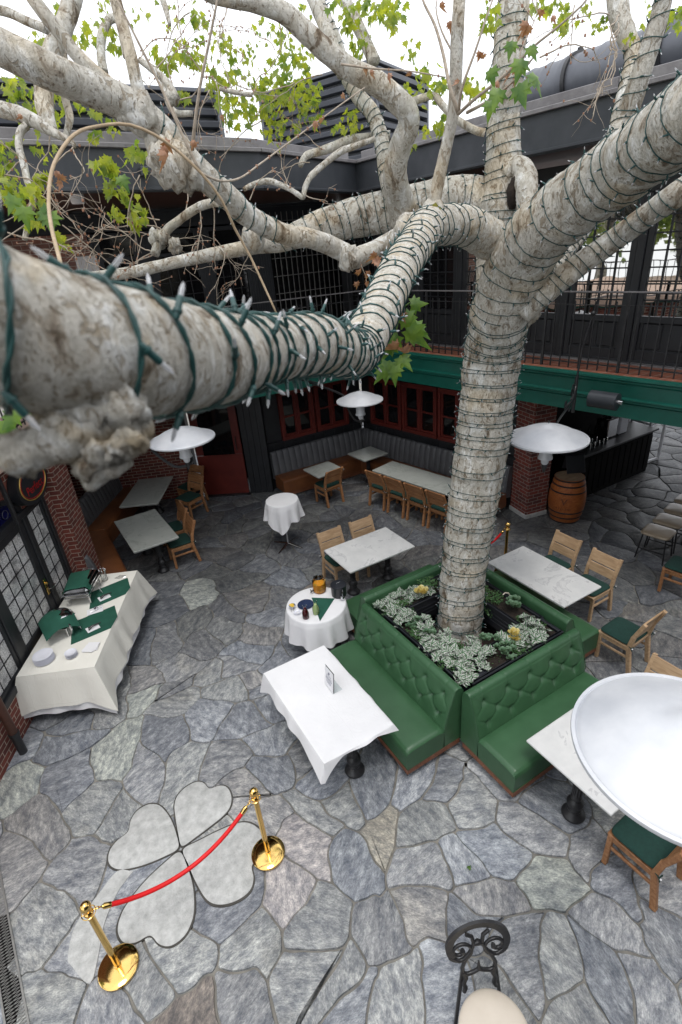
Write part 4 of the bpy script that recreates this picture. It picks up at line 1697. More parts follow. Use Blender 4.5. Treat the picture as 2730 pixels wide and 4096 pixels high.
# trunk: vertical from the soil to the fork
TB = Vector((4.03, 4.22, 0))
tr_pts = [(TB + V3((-.02, 0, .1)), .34)] + LP((1836, 2530, 7.28, 180), (1846, 2400, 7.1, 176), (1856, 2264, 6.94, 178), (1894, 2003, 6.6, 192), (1934, 1741, 6.28, 212), (1954, 1567, 6.07, 214), (1976, 1393, 5.85, 224))
tr_pts += LP((2010, 1225, 5.45, 232), (2065, 1085, 5.15, 250), (2150, 945, 4.75, 250), (2300, 810, 4.3, 245), (2470, 690, 3.9, 262), (2640, 560, 3.4, 285), (2800, 440, 3.0, 300), (2950, 330, 2.8, 310))
limbs['trunk'] = Limb(tr_pts, .03, .075, 1, 4.5, .022)
limbs['rear'] = Limb(LP((2010, 1420, 5.95, 170), (1985, 1250, 5.95, 150), (1975, 1100, 5.9, 140), (1990, 960, 5.8, 150), (2010, 830, 5.7, 185), (2018, 720, 5.6, 160), (2015, 600, 5.5, 135), (2015, 480, 5.4, 128), (2030, 300, 5.2, 125), (2045, 120, 5.1, 125), (2060, -40, 5.0, 120), (2070, -200, 5, 115)), .04, .05, 2, 5)
limbs['right_low'] = Limb(LP((2080, 1260, 5.3, 90), (2150, 1190, 5.2, 105), (2290, 1080, 5.0, 92), (2450, 965, 4.8, 88), (2600, 855, 4.5, 92), (2720, 770, 4.3, 100), (2860, 680, 4.2, 105)), .035, .05, 4, 6)
limbs['right_back'] = Limb(LP((2110, 1200, 5.5, 62), (2180, 1110, 5.6, 62), (2260, 1020, 5.7, 60), (2330, 930, 5.8, 58), (2400, 830, 5.9, 50)), .035, .05, 5, 6)
limbs['left_rear'] = Limb(LP((2015, 850, 5.8, 190), (1900, 800, 5.85, 165), (1780, 800, 5.9, 160), (1640, 830, 6.0, 155), (1480, 860, 6.1, 150), (1330, 895, 6.1, 132), (1220, 930, 6.1, 105), (1130, 965, 6.1, 78), (1030, 985, 6.1, 58), (880, 1012, 6.1, 50), (700, 1050, 6.0, 44), (520, 1090, 5.9, 44), (380, 1105, 5.8, 38), (250, 1120, 5.7, 30)), .035, .06, 6, 6)
limbs['near'] = Limb(LP((1960, 960, 5.1, 150), (1860, 905, 4.8, 150), (1760, 902, 4.45, 146), (1705, 915, 4.2, 146), (1660, 985, 3.8, 145), (1600, 1075, 3.2, 150), (1530, 1220, 2.6, 162), (1475, 1330, 2.15, 170), (1425, 1410, 1.9, 182), (1350, 1400, 1.62, 205), (1257, 1378, 1.4, 235), (1150, 1392, 1.22, 240), (1040, 1405, 1.06, 268), (870, 1435, .80, 355), (700, 1430, .68, 425), (522, 1420, .59, 485), (330, 1395, .535, 550), (150, 1355, .50, 590), (-20, 1300, .475, 610), (-250, 1200, .44, 650), (-500, 1090, .42, 670)), .02, .05, 7, 14, .012)
limbs['arch'] = Limb(LP((1620, 880, 6.0, 130), (1600, 800, 5.8, 110), (1580, 700, 5.5, 95), (1598, 600, 5.3, 90), (1635, 500, 5.1, 85), (1625, 440, 5.0, 88), (1570, 385, 4.9, 86), (1495, 325, 4.8, 84), (1400, 278, 4.7, 82), (1320, 215, 4.6, 80), (1236, 140, 4.5, 78), (1131, 50, 4.4, 72), (1000, 8, 4.3, 62), (860, -15, 4.2, 52), (760, -60, 4.1, 45)), .035, .07, 8, 7)
limbs['arch_b'] = Limb(LP((1590, 830, 5.9, 80), (1552, 722, 5.8, 64), (1530, 580, 5.8, 60), (1495, 462, 5.8, 60), (1428, 375, 5.8, 58), (1375, 270, 5.8, 58), (1335, 150, 5.7, 56), (1285, 40, 5.7, 55), (1250, -80, 5.7, 52)), .035, .05, 9, 7)
limbs['bare'] = Limb(LP((1735, 830, 4.3, 52), (1760, 700, 4.2, 48), (1790, 570, 4.1, 46), (1812, 460, 4.0, 46), (1822, 340, 3.9, 50), (1828, 200, 3.8, 52), (1835, 60, 3.7, 50), (1845, -90, 3.6, 48)), .03, .05, 10, 9)
limbs['right_up'] = Limb(LP((2380, 800, 4.3, 80), (2430, 650, 4.4, 88), (2490, 500, 4.4, 88), (2530, 400, 4.3, 82), (2560, 310, 4.2, 78), (2600, 190, 4.1, 74), (2640, 60, 4.0, 70), (2670, -80, 3.9, 68)), .03, .05, 11, 8)
limbs['right_up_b'] = Limb(LP((2450, 600, 4.9, 70), (2490, 430, 4.9, 66), (2520, 300, 4.9, 64), (2535, 220, 4.9, 66), (2500, 130, 4.9, 74), (2475, 50, 4.9, 80), (2470, -60, 4.9, 80)), .03, .12, 12, 8)
limbs['elbow'] = Limb(LP((1660, 935, 4.6, 100), (1614, 945, 4.7, 80), (1550, 975, 4.8, 72), (1487, 1005, 4.8, 70), (1420, 1030, 4.75, 80), (1359, 1000, 4.7, 72), (1257, 958, 4.5, 72), (1130, 935, 4.3, 78), (1001, 868, 4.1, 84), (930, 805, 3.95, 92), (850, 735, 3.8, 100), (783, 670, 3.7, 98), (696, 568, 3.6, 100), (609, 492, 3.5, 115), (522, 430, 3.4, 130), (435, 385, 3.3, 125), (348, 352, 3.2, 125), (174, 272, 3.0, 130), (0, 190, 2.9, 135), (-160, 110, 2.8, 140)), .03, .08, 13, 8)
limbs['up_left'] = Limb(LP((600, 495, 3.5, 70), (540, 435, 3.45, 62), (450, 350, 3.4, 58), (374, 285, 3.35, 56), (300, 210, 3.3, 54), (240, 130, 3.25, 54), (174, 50, 3.2, 54), (110, -40, 3.2, 52)), .025, .05, 14, 9)
limbs['pale_up'] = Limb(LP((680, 700, 3.6, 70), (630, 640, 3.55, 55), (600, 540, 3.5, 54), (574, 435, 3.5, 54), (545, 320, 3.45, 50), (522, 218, 3.4, 48), (490, 100, 3.4, 48), (461, -10, 3.35, 46), (440, -100, 3.3, 46)), .025, .05, 15, 9)
limbs['far_left'] = Limb(LP((300, -60, 4.2, 74), (280, 40, 4.2, 72), (245, 130, 4.2, 74), (205, 220, 4.2, 74), (180, 330, 4.2, 74), (178, 420, 4.2, 68), (195, 490, 4.2, 54), (215, 530, 4.2, 40)), .03, .07, 16, 8)
limbs['left_stub'] = Limb(LP((-80, 420, 3.9, 62), (0, 436, 3.9, 60), (87, 461, 3.9, 56), (160, 495, 3.9, 52), (215, 530, 3.9, 34), (287, 566, 3.9, 20), (300, 590, 3.9, 12)), .025, .09, 17, 9)
limbs['left_thin'] = Limb(LP((110, 500, 3.9, 30), (82, 530, 3.9, 30), (78, 592, 3.9, 28), (95, 650, 3.9, 28), (110, 720, 3.9, 26), (133, 800, 3.9, 26), (115, 880, 3.9, 24), (100, 960, 3.9, 20)), .02, .08, 18, 10)
limbs['top_left'] = Limb(LP((-60, 30, 4, 36), (30, 48, 4, 34), (110, 85, 4, 32), (190, 118, 4, 34)), .025, .06, 19, 9)
limbs['dark_up'] = Limb(LP((418, 290, 5.5, 34), (405, 220, 5.5, 34), (412, 130, 5.5, 34), (444, 75, 5.5, 32), (480, 90, 5.5, 28), (492, 160, 5.5, 26), (505, 230, 5.5, 22)), .03, .08, 20, 8)
limbs['twist'] = Limb(LP((620, 1020, 4.6, 36), (632, 985, 4.6, 34), (670, 921, 4.6, 34), (720, 880, 4.55, 32), (765, 846, 4.5, 32), (810, 822, 4.45, 32), (861, 812, 4.4, 32), (920, 822, 4.3, 30), (966, 850, 4.2, 28)), .02, .12, 21, 12)
limbs['curl_a'] = Limb(LP((1560, 540, 5.9, 30), (1470, 550, 5.9, 30), (1400, 560, 5.9, 34), (1340, 585, 5.9, 34), (1280, 605, 5.9, 32), (1225, 625, 5.9, 28), (1201, 665, 5.9, 20)), .025, .15, 22, 9)
limbs['curl_b'] = Limb(LP((1500, 555, 5.4, 20), (1420, 585, 5.4, 24), (1365, 605, 5.4, 25), (1300, 655, 5.4, 24), (1245, 705, 5.4, 24), (1222, 750, 5.4, 22), (1212, 790, 5.4, 20), (1190, 775, 5.4, 20), (1130, 742, 5.4, 20), (1071, 724, 5.4, 22), (1010, 740, 5.4, 20), (975, 758, 5.4, 16)), .02, .15, 23, 12)
limbs['mid_low'] = Limb(LP((770, 455, 5, 22), (690, 440, 5, 26), (640, 300, 5, 22), (560, 240, 5, 20)), .03, .1, 24, 9)
limbs['knot_branch'] = Limb(LP((700, 395, 4.6, 44), (690, 370, 4.6, 36), (660, 320, 4.6, 30), (600, 270, 4.6, 26), (560, 240, 4.6, 22)), .025, .1, 25, 9)
limbs['mid_right_stub'] = Limb(LP((1620, 420, 5.0, 30), (1700, 390, 5.0, 28), (1740, 385, 5.0, 26), (1770, 420, 5.0, 26), (1830, 480, 5.0, 28), (1900, 520, 5.0, 28), (1940, 530, 5, 30)), .025, .1, 26, 9)
limbs['stump'] = Limb(LP((2020, 700, 5.45, 60), (2062, 668, 5.4, 84), (2098, 690, 5.35, 88), (2108, 750, 5.3, 86), (2112, 820, 5.3, 84), (2108, 900, 5.25, 76)), .02, .12, 33, 9)
limbs['sky_a'] = Limb(LP((1500, 250, 5.2, 50), (1440, 120, 5.2, 48), (1390, 20, 5.2, 46), (1360, -60, 5.2, 44)), .03, .06, 27, 8)
limbs['sky_b'] = Limb(LP((1240, -40, 5.6, 52), (1290, 80, 5.6, 52), (1330, 180, 5.6, 50), (1370, 300, 5.6, 44)), .03, .06, 28, 8)
limbs['sky_c'] = Limb(LP((640, -40, 4.9, 26), (665, 40, 4.9, 22), (680, 100, 4.9, 14)), .03, .06, 29, 8)
limbs['sky_d'] = Limb(LP((1010, 380, 5.2, 16), (945, 370, 5.2, 18), (880, 355, 5.2, 16)), .03, .06, 30, 8)
limbs['sky_e'] = Limb(LP((260, 560, 4.4, 20), (280, 470, 4.4, 30), (262, 390, 4.4, 30), (258, 250, 4.4, 30), (248, 180, 4.4, 30)), .03, .08, 31, 8)

mb = MB(); limbs['trunk'].mesh(mb, 64); mb.build('trunk', 'bark', TREE, rel='world', smooth=180)
NEAR_N = 44
for k_, L_ in limbs.items():
    if k_ == 'trunk': continue
    mb = MB()
    n_ = NEAR_N if k_ == 'near' else (28 if k_ in ('rear', 'elbow', 'left_rear', 'arch') else 14)
    L_.fine = L_.fine or .02
    L_.mesh(mb, n_)
    o = mb.build('branch', 'barknear' if k_ == 'near' else 'bark', TREE, rel='world', smooth=180)


# the burl / broken stubs hanging under the near branch
def blob(mb, c, r, seed, amp=.35, freq=2.2, n=22, squash=(1, 1, 1), M=None):
    vs, fs = [], []
    m_ = n // 2 + 1
    for j in range(m_):
        ph = PI * j / (m_ - 1)
        for i in range(n):
            th = 2 * PI * i / n
            d = Vector((math.sin(ph) * math.cos(th), math.sin(ph) * math.sin(th), math.cos(ph)))
            w = 1 + amp * noise.noise(d * freq + Vector((seed, seed * 2.3, 0))) + amp * .5 * noise.noise(d * freq * 2.7 + Vector((0, seed, 4)))
            q = Vector((d.x * squash[0], d.y * squash[1], d.z * squash[2])) * (r * w)
            if M is not None: q = M @ q
            vs.append(V3(c) + q)
    for j in range(m_ - 1):
        for i in range(n):
            fs.append((j * n + i, (j + 1) * n + i, (j + 1) * n + (i + 1) % n, j * n + (i + 1) % n))
    mb.add(vs, fs)


def px(x, y, d, r): return at(x, y, d), r * d / FPX


mb = MB()
Lb_ = [LP((420, 1560, .56, 260), (330, 1680, .53, 250), (270, 1745, .52, 205), (190, 1790, .51, 170), (110, 1825, .5, 150), (60, 1850, .49, 150), (35, 1880, .49, 80)),
       LP((420, 1600, .57, 300), (470, 1680, .56, 240), (515, 1730, .555, 190), (545, 1745, .55, 165), (560, 1770, .55, 120)),
       LP((400, 1650, .55, 260), (390, 1770, .54, 230), (380, 1860, .54, 170), (365, 1930, .54, 80), (362, 1965, .54, 30)),
       LP((300, 1640, .53, 160), (230, 1690, .52, 130), (190, 1712, .52, 90), (170, 1730, .52, 40)),
       LP((110, 1760, .5, 120), (40, 1800, .49, 130), (-10, 1800, .49, 130), (-60, 1790, .49, 120)),
       LP((480, 1830, .55, 120), (440, 1880, .54, 110), (420, 1905, .54, 50))]
for i, l in enumerate(Lb_):
    Limb(l, .004, .30, 40 + i, 24, .05).mesh(mb, 28)
for i, (x, y, r) in enumerate([(330, 1740, 70), (400, 1800, 80), (300, 1800, 50), (260, 1700, 55), (450, 1790, 70), (350, 1870, 55), (90, 1850, 60), (520, 1760, 66), (380, 1700, 90), (330, 1620, 90), (400, 1640, 120), (500, 1650, 95), (290, 1600, 100), (200, 1640, 70)]):
    c, rr = px(x, y, .53, r)
    blob(mb, c, rr, i * 1.7, .5, 2.5, 20)
mb.build('burl', 'burl', TREE, rel='world', smooth=180)
# knots on other limbs
mb = MB()
for i, (x, y, d, r, a) in enumerate([(700, 665, 3.55, 78, .5), (640, 640, 3.5, 50, .4), (760, 700, 3.6, 50, .5), (1395, 1030, 4.7, 42, .4), (1640, 930, 4.35, 62, .3), (1730, 860, 4.3, 48, .3), (560, 455, 3.42, 66, .4), (505, 470, 3.4, 40, .3), (1010, 950, 5.8, 45, .4), (630, 955, 4.6, 30, .6), (655, 950, 4.55, 22, .6), (700, 985, 4.6, 26, .6), (690, 390, 4.6, 26, .4), (2120, 1250, 5.45, 38, .5)]):
    c, rr = px(x, y, d, r)
    mb = MB()
    blob(mb, c, rr, i * 2.1, a, 2.2, 18, squash=(1, 1, 1.15))
    mb.build('knot', 'bark', TREE, rel='world', smooth=180)
# hollow at the fork: a dark solid blob painted in for its shade
mb = MB(); c, rr = px(2052, 775, 5.42, 34); blob(mb, c, rr, 3, .3, 2, 14, squash=(.7, .7, 1.6)); mb.build('hollow', 'soil', TREE, rel='world', smooth=180)
mb = MB()
for i, (x, y) in enumerate([(1740, 830), (1755, 850), (1750, 880), (1725, 845), (1765, 870)]):
    c, rr = px(x, y, 4.22, 16)
    blob(mb, c, rr, i * 3, .7, 2.5, 10)
mb.build('moss', simple('moss', (.10, .10, .012), (.22, .20, .03), 60, .95, 0, 1, 150), TREE, rel='world', smooth=180)

# ------------------------------------------------------------------ twigs
rt_ = random.Random(11)
TW = MB()
BUD = MB()
tips = []


def twig(pts, w, n=5, buds=0.0, mat=None, jit=0.0):
    l = [(p, wd) for p, wd in LP(*[(x, y, d, ww) for (x, y, d), ww in zip(pts, np.linspace(w, w * .45, len(pts)))])]
    p, r = spline(l, .05)
    if jit:
        p = [q + Vector((rt_.gauss(0, jit), rt_.gauss(0, jit), rt_.gauss(0, jit))) for q in p]
    (mat or TW).tube(p, r, n)
    if buds:
        for q in p:
            if rt_.random() < buds:
                BUD.box(q, (.012, .012, .02), .003)
    return p


twig([(801, 688, 3.3), (740, 560, 3.2), (644, 348, 3.1), (557, 174, 3.0), (470, 0, 2.9), (430, -80, 2.9)], 14, 6)
twig([(770, 600, 3.3), (780, 500, 3.2), (801, 348, 3.1), (836, 174, 3.0), (870, 0, 2.9), (880, -80, 2.9)], 15, 6)
V_ = MB()
twig([(270, 1180, 1.3), (240, 1040, 1.5), (205, 900, 1.7), (196, 783, 1.8), (218, 653, 1.9), (296, 540, 2.0), (392, 505, 2.1), (522, 500, 2.2), (662, 566, 2.3), (801, 688, 2.4), (888, 801, 2.5), (940, 914, 2.6), (1001, 1024, 2.7), (1060, 1150, 2.75), (1110, 1260, 2.8)], 17, 8, mat=V_)
twig([(801, 688, 2.5), (870, 722, 2.6), (957, 714, 2.8), (1045, 653, 3), (1175, 557, 3.2), (1365, 418, 3.4), (1460, 350, 3.5)], 10, 6, .1)
twig([(1365, 257, 4.0), (1500, 275, 4.0), (1640, 285, 4.0), (1783, 309, 4.0)], 9, 5, .1)
twig([(1835, 455, 3.9), (1800, 348, 3.8), (1774, 218, 3.8), (1740, 100, 3.8), (1700, 20, 3.8), (1680, -40, 3.8)], 17, 6, .1)
twig([(1835, 455, 3.9), (1905, 392, 3.6), (2026, 296, 3.4), (2131, 190, 3.2), (2230, 110, 3.1), (2330, 20, 3.0), (2370, -40, 3)], 15, 6, .1)
twig([(1835, 455, 3.9), (1850, 350, 3.7), (1900, 210, 3.6), (1950, 60, 3.5), (1985, -40, 3.5)], 13, 6, .1)
twig([(1870, 450, 3.9), (1960, 400, 3.4), (2060, 320, 3.1), (2150, 210, 2.9)], 14, 6, .1)
twig([(1835, 250, 3.8), (1770, 130, 3.8), (1745, 30, 3.8), (1760, -40, 3.8)], 9, 5)
for k_ in range(3):
    twig([(2480, 60 + 30 * k_, 4.4), (2440, 120 + 40 * k_, 4.3), (2470, 200, 4.3), (2440, 280 + 30 * k_, 4.3), (2400, 360, 4.3), (2370, 430 + 30 * k_, 4.3)], 7, 4, 0, jit=.008)


def grow(p, d, L, r, depth, spread=.7, droop=-.15, out=None):
    """random forking twig in 3-D"""
    n = max(3, int(L / .05))
    pts = [p]
    for k in range(n):
        d = (d + Vector((rt_.gauss(0, .16), rt_.gauss(0, .16), rt_.gauss(0, .16) + droop * .1))).normalized()
        pts.append(pts[-1] + d * (L / n))
    TW.tube(pts, [r * (1 - .5 * k / n) for k in range(len(pts))], 4, cap=False)
    for q in pts[1:]:
        if rt_.random() < .22:
            BUD.box(q + Vector((rt_.gauss(0, .006),) * 3), (.013, .013, .018), .003)
    tips.append(pts[-1])
    if depth > 0:
        for k in range(rt_.choice((2, 2, 3))):
            q = pts[rt_.randrange(len(pts) // 2, len(pts))]
            nd = (d + Vector((rt_.gauss(0, spread), rt_.gauss(0, spread), rt_.gauss(0, spread)))).normalized()
            grow(q, nd, L * rt_.uniform(.5, .8), r * .6, depth - 1, spread, droop)


# dead twigs round the left middle and the sky twigs
for (x, y, dp, dx, dy, L) in [(620, 1010, 4.6, -1, -.2, .55), (640, 970, 4.6, -.3, -1, .5), (630, 1000, 4.6, -1, .3, .5), (660, 930, 4.6, -.6, -.8, .6), (740, 860, 4.5, .2, -1, .5), (850, 815, 4.4, .6, .9, .5), (800, 830, 4.45, .4, 1, .55),
                              (640, 1010, 4.6, -.8, .6, .45), (1000, 1000, 5.9, -.3, 1, .5), (900, 1010, 6, -.3, 1, .5), (560, 1080, 5.9, -.4, -1, .5), (450, 1090, 5.8, -.8, -.5, .5), (760, 1030, 6, .3, -1, .5),
                              (300, 580, 3.9, 0, 1, .5), (290, 590, 3.9, .5, 1, .6), (130, 800, 3.9, -1, .6, .45), (100, 900, 3.9, -1, .3, .4), (110, 750, 3.9, 1, .5, .4), (200, 530, 4, -.4, 1, .5), (90, 640, 3.9, -1, .2, .4),
                              (700, 380, 4.6, .2, -1, .6), (720, 400, 4.6, 1, -.3, .6), (690, 430, 4.6, .5, .7, .5), (560, 240, 4.6, .2, -1, .8), (620, 280, 4.6, 1, -.8, .7), (500, 200, 5.5, .5, .8, .6), (440, 80, 5.5, -.3, -1, .6),
                              (1000, 380, 5.2, 1, -.5, .8), (930, 365, 5.2, -.2, -1, .7), (840, 360, 4.8, -.4, .5, .5), (960, 250, 5.4, .5, -1, 1.0), (880, 150, 5.2, .3, -1, .8), (1100, 200, 5.6, -.3, -1, .9), (1180, 330, 5.6, -.5, .4, .7),
                              (1050, 480, 5.6, -.8, .5, .6), (1240, 650, 5.8, -.4, .3, .4), (1300, 600, 5.8, -.6, -.5, .5), (1150, 740, 5.4, -.2, -.7, .35), (1220, 780, 5.4, .5, .4, .3), (1290, 300, 5.6, -.8, .3, .6),
                              (1000, 800, 5.0, .6, -.9, .4), (1440, 1040, 4.7, .4, 1, .25), (1500, 1050, 4.6, .7, .9, .25), (2440, 60, 4.6, -1, .2, .6), (2480, 120, 4.6, -.3, 1, .6), (2300, 20, 4.4, -.5, 1, .5), (720, 200, 5, 0, -1, .7),
                              (300, 950, 4.6, -1, .1, .5), (420, 900, 4.6, .8, .2, .6), (640, 880, 4.5, -1, -.2, .5), (760, 50, 5.2, -.6, .8, .7), (2160, 230, 3.3, 1, -.6, .4), (2080, 250, 3.4, -.2, -1, .4), (80, 1010, 4, -.5, .2, .5), (30, 930, 3.8, .8, .2, .5), (-10, 700, 3.8, 1, .3, .5), (560, 700, 4, -.2, 1, .4), (250, 900, 4, .6, .4, .5)]:
    grow(at(x, y, dp), (CR * dx - CU * dy + CF * rt_.uniform(-.3, .3)).normalized(), L, .006 if dp > 4.2 else .0055, 2)
TW.build('twigs', 'twig', TREE, rel='world', smooth=180)['kind'] = 'stuff'
V_.build('vine_shoot', 'vine', TREE, rel='world', smooth=180)
BUD.build('buds', 'deadleaf', TREE, rel='world', smooth=0)['kind'] = 'stuff'

# ------------------------------------------------------------------ leaves
LOBES = [(0, 0), (.10, .06), (.34, -.04), (.30, .14), (.50, .30), (.30, .34), (.34, .56), (.17, .52), (0, 1.0), (-.17, .52), (-.34, .56), (-.30, .34), (-.50, .30), (-.30, .14), (-.34, -.04), (-.10, .06)]


def leaf(mb, base, tipdir, nrm, size, fold=.18, curl=.15):
    t = tipdir.normalized()
    n = (nrm - t * nrm.dot(t))
    n = n.normalized() if n.length > 1e-4 else t.orthogonal()
    b = t.cross(n)
    vs = [base + t * (size * .38) + n * (size * .02)]
    for x, y in LOBES:
        vs.append(base + t * (y * size) + b * (x * size) - n * (abs(x) * fold * size + y * y * curl * size))
    m_ = len(LOBES)
    mb.add(vs, [(0, 1 + k, 1 + (k + 1) % m_) for k in range(m_)])


def cluster(mb, c, n, rad, size, hang=.8, rnd=rt_):
    for k in range(n):
        p = c + Vector((rnd.gauss(0, rad), rnd.gauss(0, rad), rnd.gauss(0, rad)))
        d = Vector((rnd.gauss(0, .55), rnd.gauss(0, .55), -hang + rnd.gauss(0, .35)))
        nn = Vector((rnd.gauss(0, 1), rnd.gauss(0, 1), rnd.gauss(0, .5)))
        leaf(mb, p, d, nn, size * rnd.uniform(.6, 1.2), rnd.uniform(.05, .3), rnd.uniform(0, .3))


LF = MB()
SP = [  # px, py, depth, leaf count, spread px, leaf size px
    (290, 60, 5.6, 10, 45, 42), (330, 110, 5.6, 14, 40, 42), (150, 150, 5.0, 8, 28, 42), (150, 190, 5, 5, 25, 40), (215, 20, 5.6, 5, 20, 30), (390, 10, 5.6, 5, 20, 30), (370, 100, 5.4, 8, 30, 36), (440, 140, 5.6, 5, 18, 40), (490, 195, 5.6, 3, 16, 30),
    (40, 330, 4.6, 14, 40, 46), (90, 390, 4.6, 14, 40, 46), (150, 420, 4.8, 14, 45, 42), (250, 440, 5, 14, 45, 42), (330, 430, 5, 14, 45, 42), (200, 380, 5, 8, 35, 42), (60, 480, 4.8, 6, 30, 36), (340, 280, 5.2, 5, 20, 40), (255, 240, 5.2, 4, 18, 36),
    (20, 560, 4.4, 4, 26, 36), (160, 600, 4.5, 6, 40, 36), (450, 540, 4.6, 6, 36, 30), (370, 560, 4.6, 4, 25, 34), (560, 610, 4.2, 12, 35, 40), (560, 640, 4.2, 6, 25, 40), (20, 650, 4.2, 8, 30, 44), (60, 690, 4.2, 6, 30, 44),
    (410, 670, 4.0, 8, 28, 60), (440, 690, 4.0, 6, 24, 56), (450, 770, 4.2, 10, 30, 52), (520, 800, 4.2, 10, 34, 50), (470, 850, 4.2, 5, 22, 50), (560, 830, 4.2, 6, 22, 50), (540, 900, 4.2, 3, 14, 46), (100, 770, 3.6, 9, 34, 66), (50, 800, 3.6, 8, 30, 66), (150, 720, 3.6, 3, 18, 66), (150, 890, 3.9, 6, 28, 46), (260, 950, 4, 8, 24, 42), (20, 720, 3.8, 5, 22, 50),
    (640, 215, 5.3, 8, 30, 44), (665, 240, 5.3, 6, 22, 44), (700, 210, 5.3, 4, 20, 36), (800, 60, 5.6, 12, 32, 40), (830, 90, 5.6, 6, 24, 38), (760, 160, 5.6, 4, 22, 30), (770, 230, 5.5, 8, 28, 46), (790, 215, 5.5, 6, 25, 46), (740, 370, 5.2, 4, 14, 48), (845, 300, 5.6, 14, 34, 40), (870, 340, 5.6, 12, 34, 42),
    (905, 360, 5.6, 10, 30, 46), (890, 420, 5.6, 10, 30, 50), (940, 440, 5.6, 12, 34, 46), (990, 420, 5.7, 12, 36, 42), (1040, 400, 5.8, 16, 42, 40), (1080, 440, 5.8, 14, 38, 42), (1010, 300, 5.8, 10, 42, 36), (960, 260, 5.8, 8, 36, 34), (1060, 240, 5.9, 10, 46, 34), (1120, 200, 5.9, 10, 46, 32), (1900, 40, 5, 6, 40, 34), (1640, 200, 5.3, 6, 40, 32), (2600, 60, 5, 6, 40, 32), (560, 60, 5.6, 6, 40, 32), (700, 60, 5.6, 6, 44, 32), (1180, 60, 5.8, 8, 46, 32), (1160, 240, 5.9, 16, 42, 34), (1140, 300, 5.9, 16, 40, 34), (1080, 320, 5.9, 12, 36, 36), (1200, 280, 5.9, 12, 36, 34),
    (880, 170, 5.8, 8, 32, 34), (900, 190, 5.8, 6, 28, 36), (1040, 120, 5.9, 8, 34, 34), (1070, 110, 5.9, 6, 30, 34), (1130, 130, 5.9, 6, 30, 32), (1100, 480, 5.9, 10, 34, 40), (1160, 360, 6.0, 16, 44, 38), (1210, 360, 6.0, 12, 36, 36), (1180, 430, 6.0, 12, 36, 36), (1240, 430, 6.0, 12, 36, 36), (1120, 400, 5.9, 10, 32, 36), (1130, 520, 6.0, 8, 32, 34), (1260, 380, 6, 5, 22, 34), (1190, 470, 6.0, 9, 32, 32), (1100, 540, 6, 5, 24, 30), (1240, 320, 6, 8, 30, 32), (1000, 180, 5.8, 6, 30, 30), (1190, 170, 5.9, 6, 30, 30),
    (1375, 90, 5.2, 14, 30, 38), (1380, 30, 5.2, 8, 26, 36), (1400, 60, 5.2, 6, 24, 36), (1500, 20, 5.0, 16, 32, 42), (1540, 50, 5.0, 14, 30, 42), (1575, 30, 5.0, 12, 28, 42), (1560, 80, 5.0, 8, 26, 40), (1460, 160, 5.2, 10, 28, 38), (1440, 190, 5.2, 6, 24, 36), (1410, 225, 5.2, 6, 22, 36), (1480, 5, 5.1, 8, 22, 38),
    (1740, 300, 5.2, 12, 36, 40), (1720, 350, 5.2, 14, 34, 40), (1660, 385, 5.2, 8, 30, 36), (1770, 340, 5.2, 8, 28, 36), (1900, 350, 4.6, 6, 26, 40), (1930, 370, 4.6, 6, 24, 38), (1760, 510, 5.4, 10, 28, 36), (1780, 490, 5.4, 6, 22, 34), (1650, 590, 5.6, 3, 16, 26), (1390, 480, 5.6, 8, 30, 36), (1370, 520, 5.6, 6, 26, 34), (1540, 330, 5.2, 4, 18, 36), (1870, 340, 4.6, 3, 16, 44),
    (1970, 60, 4.6, 6, 24, 40), (1960, 95, 4.6, 4, 18, 40), (2220, 10, 4.6, 10, 28, 40), (2260, 30, 4.6, 8, 24, 38), (2170, 20, 4.6, 5, 22, 36), (2330, 30, 4.6, 5, 22, 34), (2240, 100, 4.0, 6, 20, 44), (2260, 80, 4, 3, 16, 40), (2140, 30, 4.4, 4, 22, 32), (2700, 80, 4.6, 5, 22, 36), (2720, 40, 4.6, 4, 18, 36), (2400, 90, 4.8, 4, 18, 24), (2380, 110, 4.8, 2, 12, 24), (1700, 520, 5.4, 3, 14, 24), (2530, 150, 4.6, 2, 12, 24),
]
for x, y, d, n, sp, sz in SP:
    for _ in range(max(2, n // 4)):
        c = at(x + rt_.gauss(0, sp * .6), y + rt_.gauss(0, sp * .6), d + rt_.gauss(0, .18))
        cluster(LF, c, 6, sp * .60 * d / FPX, sz * .92 * d / FPX, 1.0)
LF.build('leaves', 'leaf', TREE, rel='world', smooth=180)
FL_ = MB()
